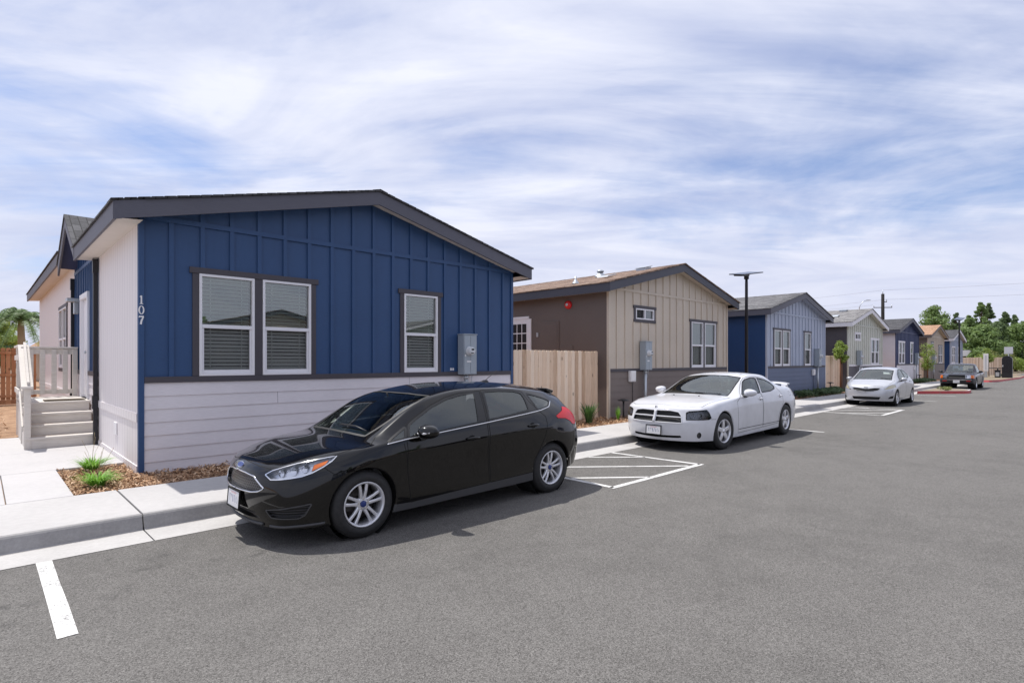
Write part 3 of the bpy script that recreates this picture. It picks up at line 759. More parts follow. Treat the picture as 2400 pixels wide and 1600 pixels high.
# window in the far panel: build facing -y then turn the unit
wp = bpy.data.objects.new('window_pair', None); COL.objects.link(wp); wp.parent = H1; wp.rotation_euler = (0, 0, R(-90)); wp.location = (0, 0, 0)
def side_window(y0, y1, z0, z1):
    for a, b in ((y0, (y0+y1)/2-.04), ((y0+y1)/2+.04, y1)):
        f = win_unit(H1, -b, -a, z0, z1, 'hung', True); f.rotation_euler = (0, 0, R(-90))
bpy.data.objects.remove(wp)
side_window(Yw[0], Yw[1], Yw[2], Yw[3])
mb = MB(); 
for a, b, c, d in ((Yw[0]-.09, Yw[0], Yw[2]-.09, Yw[3]), (Yw[1], Yw[1]+.09, Yw[2]-.09, Yw[3]), (Yw[0], Yw[1], Yw[2]-.09, Yw[2]), (Yw[0]-.13, Yw[1]+.13, Yw[3], Yw[3]+.09), ((Yw[0]+Yw[1])/2-.04, (Yw[0]+Yw[1])/2+.04, Yw[2], Yw[3])): mb.box(-.024, -.001, a, b, c, d)
mb.build('window_casing', CH, H1)
# cross gable over the accent bay
mb = MB(); dc, dh = 5.26, 1.42; xr = -.36; zt, zpk_ = 3.83, 4.66; xin = (zpk_-3.81)/SL-.2
for s in (-1, 1):
    v = []
    for dz in (0, .03): v += [(xr, dc+s*(dh+.06), zt-.03+dz), (xr, dc, zpk_-.03+dz), (.3, dc+s*(dh+.06), zt-.03+dz), (xin+.3, dc, zpk_-.03+dz)]
    mb.hexa(v)
mb.build('dormer_roof', SH_DARK, H1)
mb = MB(); dsf = MB()
for s in (-1, 1):
    v = []
    for z_ in (-.235, -.003):
        for x_ in (xr+.02, xr+.055): v += [(x_, dc+s*(dh+.02), zt-.03+z_), (x_, dc, zpk_-.03+z_)]
    mb.hexa(v)
    dsf.quad((xr+.05, dc+s*dh, zt-.10), (xr+.05, dc, zpk_-.10), (0, dc, zpk_-.10), (0, dc+s*dh, zt-.10))
mb.build('dormer_fascia', SLATE, H1); dsf.build('dormer_soffit', NAVY2, H1)
# downspouts, vent, porch lamp
for yy in (a1-.03, a2+.02):
    mb = MB(); mb.box(-.085, -.015, yy-.035, yy+.035, 1.05, 3.52); mb.box(-.095, -.012, yy-.05, yy+.05, 3.30, 3.56); mb.box(-.10, -.012, yy-.055, yy+.055, .80, 1.05); mb.box(-.085, -.015, yy-.035, yy+.035, .16, .80)
    mb.build('downspout', M['bronze'], H1, bevel=.006)
mb = MB()
for k in range(2): mb.box(-.02, 0, 1.62+k*.13, 1.72+k*.13, .50, .70)
mb.build('wall_vent', M['white_label'], H1, bevel=.005)
mb = MB(); mb.box(-.22, 0, 6.25, 6.55, 2.98, 3.06); mb.box(-.09, -.0, 6.33, 6.47, 2.72, 2.98); mb.build('porch_lamp', M['galv'], H1, bevel=.01)

# ---- second house: tan with brown side
H2, r2 = house(12.448, 'B', dict(gable=TAN, skirt=LBROWN, belt=CH, fascia=SLATE2, side=BROWN, casing=CH, blinds='curtain', soffit=TAN),
               'tan board and batten house with brown skirting and brown shingles beside the blue house', SH_BROWN)
meter(H2, 1.50, 1.42, 2.24, (.93, 1.09, 1.40))
mb = MB(); mb.lathe([(0, -.10), (.05, -.098), (.105, -.075), (.125, -.03), (.12, 0)], (0, 1.41, 3.32), 0, 20); bell = mb.build('alarm_bell', m_plain('red_enamel', (.62, .012, .02), .25), H2)
mb = MB(); mb.lathe([(0, -.118), (.03, -.117), (.045, -.10)], (0, 1.41, 3.32), 0, 14); mb.build('bell_boss', M['galv'], bell)
mb = MB(); mb.box(-.03, .0, 2.93, 3.03, .9, 3.0); mb.box(-.03, 0, 3.03, 3.86, 3.0, 3.08); mb.box(-.03, 0, 3.86, 3.95, .9, 3.0); mb.box(-.012, 0, 3.031, 3.859, .9, 2.999)
dr = mb.build('door', M['white_vinyl'], H2)
mb = MB()
for i in range(3):
    for j in range(3): mb.quad((-.0135, 3.14+i*.22, 1.95+j*.31), (-.0135, 3.33+i*.22, 1.95+j*.31), (-.0135, 3.33+i*.22, 2.23+j*.31), (-.0135, 3.14+i*.22, 2.23+j*.31))
mb.build('door_glass', m_plain('dark_door_glass', (.012, .012, .014), .08), dr)
mb = MB(); mb.box(-.02, 0, 1.78, 2.56, 1.1, 2.88); mb.box(-.03, -.0205, 1.85, 2.49, 1.15, 2.80); mb.box(-.02, 0, 1.25, 1.75, 1.3, 2.13); mb.build('access_panel', BROWN, H2, bevel=.006)
mb = MB(); mb.box(-.03, -.0005, 2.62, 2.70, 2.42, 2.55); mb.build('outlet_cover', M['galv'], H2, bevel=.006)
roof_vent(H2, .42, 1.5, 'pipe'); roof_vent(H2, 2.53, 2.18, 'flue'); roof_vent(H2, 1.44, 1.1, 'flat'); roof_vent(H2, 3.06, .85)

# ---- the rest of the row
H3, r3 = house(23.218, 'A', dict(gable=STEEL, skirt=DENIM, belt=CH, fascia=SLATE, side=COBALT, casing=CH, blinds='curtain', soffit=STEEL, corner=STEEL),
               'steel blue house with denim skirting and a deep blue side wall behind the street lamp', SH_GREY)
meter(H3, 5.60, 1.42, 2.24, (5.22, 1.0, 1.29))
H4, r4 = house(34.218, 'B', dict(gable=SAGE, skirt=SOOT, belt=WHITE, fascia=WHITE, side=SOOT, casing=WHITE, blinds='curtain', soffit=SAGE),
               'sage green house with white trim, charcoal skirting and pale grey roof', SH_LIGHT, detail=1)
meter(H4, 1.50, 1.42, 2.24, (2.2, 1.0, 1.29)); roof_vent(H4, 3.2, 1.1); roof_vent(H4, 1.37, 1.03, 'flat')
H5, r5 = house(45.06, 'A', dict(gable=NAVY2, skirt=LAV, belt=CH, fascia=SLATE, side=LAV, casing=WHITE, blinds='curtain', soffit=NAVY2),
               'dark navy house with lavender side wall, third from the far end of the row', SH_DARK, detail=1)
meter(H5, 5.60, 1.42, 2.24, (5.22, 1.0, 1.29))
H6, r6 = house(55.74, 'B', dict(gable=TAN, skirt=LBROWN, belt=CH, fascia=BROWN, side=BROWN, casing=CH, blinds='curtain', soffit=TAN),
               'tan house with orange tan shingles, last but one of the row', SH_ORANGE, detail=1)
meter(H6, 1.50, 1.42, 2.24)
H7, r7 = house(66.24, 'A', dict(gable=STEEL, skirt=DENIM, belt=WHITE, fascia=WHITE, side=COBALT, casing=WHITE, blinds='curtain', soffit=M['soffit']),
               'pale steel blue house with white fascia at the far end of the row', SH_DARK, detail=1)

# ------------------------------------------------------------------ porch steps with railing
M['deckwood'] = m_paint('weathered_white_timber', (.64, .595, .545), .7, (2, 22, 22), .16, .25)
st = thing('porch_steps', 'weathered white wooden steps and railing at the door of house 107', 'steps', (.58, 12.75, .15))
dk = M['deckwood']; WX = 1.0
zs = [.195, .385, .575, .765]; ys = [0, .28, .56, .84]
for k, (z, y) in enumerate(zip(zs, ys)):
    mb = MB(); mb.box(.0, WX, y, y+.30 if k < 3 else 2.8, z-.038, z); mb.build('tread' if k < 3 else 'deck', dk, st, bevel=.005)
    mb = MB(); mb.box(.012, WX-.012, y+.022, y+.05, (zs[k-1] if k else 0)+.001, z-.0385); mb.build('riser', dk, st, bevel=.003)
mb = MB(); mb.box(.0, .04, .05, 2.8, .0, .70); mb.build('skirt_board', dk, st)
def post(x, y, z0, z1, s=.045): mb = MB(); mb.box(x-s, x+s, y-s, y+s, z0, z1); return mb.build('post', dk, st, bevel=.005)
post(.03, .06, 0, 1.05); post(.03, 1.05, 0, 1.80); post(.03, 2.75, 0, 1.80); post(WX-.05, 2.75, .766, 1.80)
mb = MB(); mb.box(-.03, WX, 2.68, 2.82, 1.802, 1.84); mb.box(-.02, WX-.005, 2.72, 2.76, 1.68, 1.80); mb.box(.075, WX-.095, 2.72, 2.76, .83, .92); mb.build('back_rail', dk, st, bevel=.005)
for i in range(4):
    mb = MB(); x = .21+i*.19; mb.box(x-.045, x+.045, 2.695, 2.718, .82, 1.79); mb.build('baluster', dk, st, bevel=.003)
# sloped handrail and deck rail on the open side
def sloped(y0, z0, y1, z1, x0, x1, h, name):
    mb = MB(); mb.hexa([(x0, y0, z0), (x1, y0, z0), (x0, y1, z1), (x1, y1, z1), (x0, y0, z0+h), (x1, y0, z0+h), (x0, y1, z1+h), (x1, y1, z1+h)]); return mb.build(name, dk, st, bevel=.004)
sloped(-.06, 1.052, 1.1, 1.80, -.055, .105, .038, 'hand_rail'); sloped(-.02, 1.13, 1.08, 1.85, .02, .06, .04, 'grip_rail')
sloped(.1, .92, 1.0, 1.50, -.045, -.02, .10, 'side_rail'); sloped(.1, .30, 1.0, .88, -.045, -.02, .10, 'side_rail')
mb = MB(); mb.box(-.055, .105, 1.105, 2.678, 1.80, 1.84); mb.box(-.045, -.02, 1.1, 2.7, 1.55, 1.65); mb.box(-.045, -.02, 1.1, 2.7, .9, 1.0); mb.build('deck_rail', dk, st, bevel=.004)
t = NT('coir_mat'); n_ = t.noise(t.coord('Object'), 60, 3); t.base(t.ramp(n_, [(.3, (.03, .022, .015)), (.7, (.13, .095, .06))])); t.set(Roughness=.95); t.bump(n_, .6, .01)
mb = MB(); mb.box(0, .62, 0, .42, 0, .018); mb.box(.05, .57, .05, .37, .0181, .022)
tag(mb.build('doormat', t.m, None, (.90, 13.72, .916), bevel=.004), 'small brown doormat on the top step by the white door', 'doormat')
# ------------------------------------------------------------------ car body tool kit
def curve(keys, x):
    """smooth interpolation of keys [(x, a, b, ...)] given in falling or rising x"""
    K = sorted(keys); n = len(K)
    if x <= K[0][0]: return K[0][1:]
    if x >= K[-1][0]: return K[-1][1:]
    i = max(j for j in range(n-1) if K[j][0] <= x); a, b = K[i], K[i+1]; h = b[0]-a[0]; t = (x-a[0])/h; out = []
    for c in range(1, len(a)):
        d = (b[c]-a[c])/h
        def tan(j):
            if j == 0: return (K[1][c]-K[0][c])/(K[1][0]-K[0][0])
            if j == n-1: return (K[-1][c]-K[-2][c])/(K[-1][0]-K[-2][0])
            d0 = (K[j][c]-K[j-1][c])/(K[j][0]-K[j-1][0]); d1 = (K[j+1][c]-K[j][c])/(K[j+1][0]-K[j][0])
            return 0 if d0*d1 <= 0 else 2*d0*d1/(d0+d1)
        m0, m1 = tan(i), tan(i+1)
        out.append((2*t**3-3*t**2+1)*a[c]+(t**3-2*t**2+t)*h*m0+(-2*t**3+3*t**2)*b[c]+(t**3-t**2)*h*m1)
    return tuple(out)

def car_shell(S, levels=3):
    """cage of side rows, roof columns, nose and tail patches -> Catmull-Clark -> left half bmesh"""
    xs = S['stations']; rows = [S['R%d' % i] for i in range(5)]; cols = [S['T%d' % i] for i in (1, 2, 3, 4)]
    bm = bmesh.new(); cr = bm.edges.layers.float.new('crease_edge'); cache = {}
    def V(x, y, z):
        k = (round(x, 5), round(y, 5), round(z, 5))
        if k not in cache: cache[k] = bm.verts.new(k)
        return cache[k]
    N = len(xs)
    side = [[(x, *curve(r, x)) for x in xs] for r in rows]
    def cap(E, i):
        g = []           # g[row][col]; cols: T4,T3,T2,T1,corner
        for r in range(5):
            cx, cy, cz = side[r][i]; x0, z0 = E['c'][r]; p = E.get('pow', 2.2); rw = []
            for u in E['u']:
                y = cy*u; rw.append((x0+(cx-x0)*u**p, y, z0+(cz-z0)*u**2))
            g.append(rw+[(cx, cy, cz)])
        return g
    F, B = cap(S['front'], 0), cap(S['rear'], N-1)
    top = []
    for i, x in enumerate(xs):
        if i == 0: top.append([F[4][4], F[4][3], F[4][2], F[4][1], F[4][0]])
        elif i == N-1: top.append([B[4][4], B[4][3], B[4][2], B[4][1], B[4][0]])
        else: top.append([side[4][i]]+[(x, *curve(c, x)) for c in cols])
    for sg in (1, -1):
        def q(*ps):
            vs = [V(p[0], p[1]*sg, p[2]) for p in ps]; vs = [v for k, v in enumerate(vs) if v not in vs[:k]]
            if len(vs) > 2:
                try: bm.faces.new(vs if sg == 1 else vs[::-1])
                except ValueError: pass
        for i in range(N-1):
            for r in range(4): q(side[r][i], side[r+1][i], side[r+1][i+1], side[r][i+1])
            for c in range(4): q(top[i][c], top[i][c+1], top[i+1][c+1], top[i+1][c])
        for r in range(4):
            for c in range(4):
                q(F[r][c], F[r+1][c], F[r+1][c+1], F[r][c+1]); q(B[r][c], B[r][c+1], B[r+1][c+1], B[r+1][c])
    # creases
    def crease(pts, wt):
        for a, b in zip(pts[:-1], pts[1:]):
            for sg in (1, -1):
                va, vb = cache.get((round(a[0], 5), round(a[1]*sg, 5), round(a[2], 5))), cache.get((round(b[0], 5), round(b[1]*sg, 5), round(b[2], 5)))
                if va and vb:
                    e = bm.edges.get((va, vb))
                    if e: e[cr] = wt
    for kind, idx, i0, i1, wt in S.get('creases', []):
        if kind == 'R': crease(side[idx][i0:i1], wt)
        elif kind == 'T': crease([top[i][idx] for i in range(i0, i1)], wt)
        elif kind == 'X': crease(top[idx][i0:i1], wt)
        elif kind == 'F': crease(F[idx][i0:i1], wt)
        elif kind == 'B': crease(B[idx][i0:i1], wt)
    bmesh.ops.recalc_face_normals(bm, faces=bm.faces)
    me = bpy.data.meshes.new('tmp'); bm.to_mesh(me); bm.free()
    ob = bpy.data.objects.new('tmp', me); COL.objects.link(ob)
    md = ob.modifiers.new('s', 'SUBSURF'); md.levels = levels; md.render_levels = levels
    dg = bpy.context.evaluated_depsgraph_get(); me2 = bpy.data.meshes.new_from_object(ob.evaluated_get(dg))
    bpy.data.objects.remove(ob); bpy.data.meshes.remove(me)
    bm = bmesh.new(); bm.from_mesh(me2); bpy.data.meshes.remove(me2)
    bmesh.ops.delete(bm, geom=[v for v in bm.verts if v.co.y < -1e-5], context='VERTS')
    for v in bm.verts:
        if abs(v.co.y) < 1e-4: v.co.y = 0
    # make sure normals point out
    f = max(bm.faces, key=lambda f: f.calc_center_median().z)
    bm.normal_update()
    if f.normal.z < 0: bmesh.ops.reverse_faces(bm, faces=bm.faces)
    bm.normal_update()
    return bm

PROJ = {'side': (Vector((-1, 0, 0)), Vector((0, 0, 1)), Vector((0, 1, 0))),
        'front': (Vector((0, 1, 0)), Vector((0, 0, 1)), Vector((1, 0, 0))),
        'rear': (Vector((0, 1, 0)), Vector((0, 0, 1)), Vector((-1, 0, 0))),
        'top': (Vector((1, 0, 0)), Vector((0, 1, 0)), Vector((0, 0, 1))),
        'diag': (Vector((-1, 1, 0)).normalized(), Vector((0, 0, 1)), Vector((1, 1, 0)).normalized()),
        'rdiag': (Vector((-1, -1, 0)).normalized(), Vector((0, 0, 1)), Vector((-1, 1, 0)).normalized())}
def to2(p, pr):
    e1, e2, d = PROJ[pr]
    if pr == 'side': return (p.x, p.z)
    return (p.dot(e1), p.dot(e2))
def from2(a, b, pr):
    e1, e2, d = PROJ[pr]
    if pr == 'side': return Vector((a, 0, b))
    return e1*a+e2*b
def inside(p, poly):
    x, y = p; c = False; j = len(poly)-1
    for i in range(len(poly)):
        xi, yi = poly[i]; xj, yj = poly[j]
        if (yi > y) != (yj > y) and x < (xj-xi)*(y-yi)/(yj-yi)+xi: c = not c
        j = i
    return c

def round_poly(poly, r=.02, n=3):
    """round the corners of a 2D outline"""
    out = []; m = len(poly)
    for i in range(m):
        p0, p, p1 = (Vector(poly[(i+k) % m]) for k in (-1, 0, 1)); a, b = p0-p, p1-p
        ra, rb = min(r, a.length*.45), min(r, b.length*.45); A, B = p+a.normalized()*ra, p+b.normalized()*rb
        for k in range(n+1):
            t = k/n; out.append(tuple(A*(1-t)**2+p*2*t*(1-t)+B*t*t))
    return out

def imprint(bm, poly, pr, lim=None, closed=True, nmin=.05):
    e1, e2, d = PROJ[pr]; m = len(poly)
    for i in range(m if closed else m-1):
        p, q = Vector(poly[i]), Vector(poly[(i+1) % m]); t = q-p
        if t.length < 1e-5: continue
        lo = (min(p.x, q.x)-1e-4, min(p.y, q.y)-1e-4); hi = (max(p.x, q.x)+1e-4, max(p.y, q.y)+1e-4)
        fs = []
        for f in bm.faces:
            if f.normal.dot(d) < nmin: continue
            if lim and not lim(f.verts[0].co): continue
            us = [to2(v.co, pr) for v in f.verts]
            if max(u[0] for u in us) < lo[0] or min(u[0] for u in us) > hi[0] or max(u[1] for u in us) < lo[1] or min(u[1] for u in us) > hi[1]: continue
            fs.append(f)
        if not fs: continue
        A, Bp = from2(p.x, p.y, pr), from2(q.x, q.y, pr); no = (Bp-A).cross(d).normalized()
        geom = fs+list({e for f in fs for e in f.edges})+list({v for f in fs for v in f.verts})
        bmesh.ops.bisect_plane(bm, geom=geom, plane_co=A, plane_no=no, dist=2e-5)
    bm.normal_update()

class CarBuild:
    def __init__(s, S, root, mats):
        s.S, s.root, s.m = S, root, mats; s.bm = car_shell(S, S.get('levels', 3)); s.lay = s.bm.faces.layers.int.new('part')
        s.bvh = BVHTree.FromBMesh(s.bm); s.names = ['body']; s.gap = MB(); s.objs = {}
    def region(s, name, poly, pr, lim=None, over=None, nmin=.05, rnd=0):
        """mark the faces inside a projected outline as a part"""
        if rnd: poly = round_poly(poly, rnd)
        imprint(s.bm, poly, pr, lim, nmin=nmin)
        if name not in s.names: s.names.append(name)
        k = s.names.index(name); e1, e2, d = PROJ[pr]
        ok = None if over is None else {s.names.index(o) for o in over if o in s.names}
        for f in s.bm.faces:
            if f.normal.dot(d) < nmin or (lim and not lim(f.calc_center_median())): continue
            if ok is not None and f[s.lay] not in ok: continue
            if inside(to2(f.calc_center_median(), pr), poly): f[s.lay] = k
        return poly
    def project(s, pts2, pr, step=.025, closed=True):
        e1, e2, d = PROJ[pr]; out = []; m = len(pts2)
        for i in range(m if closed else m-1):
            p, q = Vector(pts2[i]), Vector(pts2[(i+1) % m]); n = max(1, int((q-p).length/step))
            for k in range(n): out.append(p+(q-p)*k/n)
        if not closed: out.append(Vector(pts2[-1]))
        res = []
        for p in out:
            o = from2(p.x, p.y, pr)+d*4; h = s.bvh.ray_cast(o, -d)
            res.append((h[0], h[1]) if h[0] is not None else None)
        return res
    def ribbon(s, mb, pts2, pr, wd=.006, lift=.0012, closed=True, m=0, step=.025, both=True):
        hs = s.project(pts2, pr, step, closed); 
        if closed: hs = hs+[hs[0]]
        run = []
        def flush(run):
            if len(run) < 2: return
            for sg in ((1, -1) if both else (1,)):
                vs = []
                for i, (p, n) in enumerate(run):
                    t = (run[min(i+1, len(run)-1)][0]-run[max(i-1, 0)][0]); b = t.cross(n)
                    if b.length < 1e-9: b = Vector((0, 0, 1))
                    b = b.normalized()*wd/2
                    for c in (p+n*lift+b, p+n*lift-b): vs.append((c.x, c.y*sg, c.z))
                fs = [(2*i, 2*i+1, 2*i+3, 2*i+2) for i in range(len(run)-1)]
                mb.add(vs, fs if sg == 1 else [f[::-1] for f in fs], m, True)
        for h in hs:
            if h is None: flush(run); run = []
            elif run and (h[0]-run[-1][0]).length > .15: flush(run); run = [h]
            else: run.append(h)
        flush(run)
    def rod(s, pts2, pr, r, closed=False, lift=0, n=6, step=.03, mb=None, both=True):
        mb = mb or MB(); hs = [h for h in s.project(pts2, pr, step, closed) if h]
        if closed: hs = hs+[hs[0]]
        for sg in ((1, -1) if both else (1,)): mb.tube([((p+nn*lift).x, (p+nn*lift).y*sg, (p+nn*lift).z) for p, nn in hs], r, n)
        return mb
    def arches(s, r, zc, axles, lip=.02):
        for ax in axles:
            poly = [(ax+r*math.cos(2*math.pi*k/40), zc+r*math.sin(2*math.pi*k/40)) for k in range(40)]
            imprint(s.bm, poly, 'side', lambda c: c.y > .45)
            kill = [f for f in s.bm.faces if f.normal.y > .05 and f.calc_center_median().y > .45 and inside(to2(f.calc_center_median(), 'side'), poly)]
            bmesh.ops.delete(s.bm, geom=kill, context='FACES')
            be = [e for e in s.bm.edges if len(e.link_faces) == 1 and all(abs(math.hypot(v.co.x-ax, v.co.z-zc)-r) < .012 for v in e.verts)]
            ret = bmesh.ops.extrude_edge_only(s.bm, edges=be)
            for v in (g for g in ret['geom'] if isinstance(g, bmesh.types.BMVert)): v.co.y -= lip*1.6; v.co.x += (ax-v.co.x)*.03; v.co.z += (zc-v.co.z)*.03
        bmesh.ops.recalc_face_normals(s.bm, faces=s.bm.faces)
        f = max(s.bm.faces, key=lambda f: f.calc_center_median().z)
        s.bm.normal_update()
        if f.normal.z < 0: bmesh.ops.reverse_faces(s.bm, faces=s.bm.faces)
        s.bm.normal_update()
    def extract(s, name, sides):
        """sides: 'both' -> one mesh mirrored across y; 1 / -1 -> one side"""
        k = s.names.index(name); fs = [f for f in s.bm.faces if f[s.lay] == k]
        vmap = {}; vs = []; ns = []; faces = []
        for sg in ((1, -1) if sides == 'both' else (sides,)):
            vmap = {} if sg == 1 or sides != 'both' else {v: i for v, i in vmap.items() if abs(v.co.y) < 1e-6}
            for f in fs:
                ids = []
                for v in f.verts:
                    if v not in vmap:
                        vmap[v] = len(vs); vs.append((v.co.x, v.co.y*sg, v.co.z)); n = v.normal.copy()
                        if abs(v.co.y) < 1e-6: n.y = 0; n.normalize()
                        ns.append((n.x, n.y*sg, n.z))
                    ids.append(vmap[v])
                faces.append(ids if sg == 1 else ids[::-1])
        return vs, faces, ns
    def part(s, name, out, mat, parent, sides='both', push=0.0):
        vs, fs, ns = s.extract(name, sides)
        if not fs: print('EMPTY PART', name); return None
        if push: vs = [tuple(Vector(v)-Vector(n)*push) for v, n in zip(vs, ns)]
        me = bpy.data.meshes.new(out); me.from_pydata(vs, [], fs)
        for p in me.polygons: p.use_smooth = True
        me.normals_split_custom_set_from_vertices(ns)
        return link(out, me, mat, parent)
    def glazed(s, name, out, mats, parent, sides=1, outline=None, rim=.026):
        """glass set 4 mm into the body with a rubber seal laid round its edge: mats = (glass, seal)"""
        o = s.part(name, out, mats[0], parent, sides, push=.004)
        if o and outline: s.seal(outline, mats[1], o, sides, rim)
        return o
    def seal(s, outline, mat, parent, sides, wd, name='seal', lift=.0015):
        mb = MB(); s.ribbon(mb, outline[1], outline[0], wd, lift, both=False, closed=sides != 'both')
        if sides == 'both':
            q = mirror_y(mb); n = len(mb.v); mb.v += q.v; mb.f += [[i+n for i in f] for f in q.f]; mb.mi += q.mi; mb.sm += q.sm
        elif sides == -1: mb = mirror_y(mb)
        if mb.v: mb.build(name, mat, parent, fix=False)
    def lamp(s, name, out, mats, parent, sides=1, depth=.07, rim=.008, lens=True, outline=None):
        """recess sunk into the body, walls and all, with a clear lens over it; mats = (bowl, rim, lens)"""
        vs, fs, ns = s.extract(name, sides)
        if not fs: print('EMPTY PART', name); return None
        n = len(vs); inner = [tuple(Vector(v)-Vector(q)*depth) for v, q in zip(vs, ns)]; cnt = {}
        for f in fs:
            for i in range(len(f)):
                e = (f[i], f[(i+1) % len(f)]); k = (min(e), max(e)); cnt.setdefault(k, []).append(e)
        allf = [[i+n for i in f] for f in fs]+[(e[0][0], e[0][1], e[0][1]+n, e[0][0]+n) for k, e in cnt.items() if len(e) == 1]
        me = bpy.data.meshes.new(out); me.from_pydata(vs+inner, [], allf)
        for i, p in enumerate(me.polygons): p.use_smooth = i < len(fs)
        o = link(out, me, mats[0], parent)
        if outline: s.seal(outline, mats[1], o, sides, rim, 'lamp_frame', .003)
        if lens: s.part(name, 'lens', mats[2], o, sides)
        return o

def mirror_y(mb):
    q = MB(); q.v = [(x, -y, z) for x, y, z in mb.v]; q.f = [list(f)[::-1] for f in mb.f]; q.mi = list(mb.mi); q.sm = list(mb.sm); return q

def m_tyre():
    t = NT('tyre_rubber'); v = t.coord('Object'); n = t.noise(v, 30, 3)
    t.base(t.ramp(n, [(.3, (.016, .016, .017)), (.7, (.028, .027, .027))])); t.set(Roughness=.72); t.bump(n, .2, .003); return t.m
M['tyre'] = m_tyre(); M['alloy'] = m_plain('alloy_silver', (.72, .72, .75), .3, .55); M['alloy_dark'] = m_plain('brake_metal', (.07, .062, .058), .55, .5)
M['chrome'] = m_plain('chrome', (.80, .80, .82), .08, 1.0); M['gap'] = m_plain('panel_gap', (.004, .004, .004), .9); M['seal'] = m_plain('window_seal', (.012, .012, .013), .5)
M['under'] = m_plain('underbody', (.008, .008, .008), .95); M['trim_grey'] = m_plain('grey_plastic_trim', (.055, .055, .058), .55)
M['cap_blue'] = m_plain('blue_badge', (.02, .04, .18), .2); M['amber'] = m_plain('amber_lens', (.75, .16, .01), .15, Coat_Weight=1.0)
M['red_lens'] = m_plain('red_lens', (.72, .008, .014), .25); M['reflector'] = m_plain('lamp_reflector', (.72, .73, .76), .22, .7)
M['lens'] = m_glass('clear_lens', (.96, .97, 1), 1.45); M['bulb'] = m_plain('bulb_glass', (.85, .86, .9), .05, .3)
M['seat_dark'] = m_plain('dark_seat_cloth', (.19, .19, .195), .9); M['seat_grey'] = m_plain('grey_seat_cloth', (.22, .23, .24), .9); M['dash'] = m_plain('dashboard_plastic', (.03, .03, .032), .6)

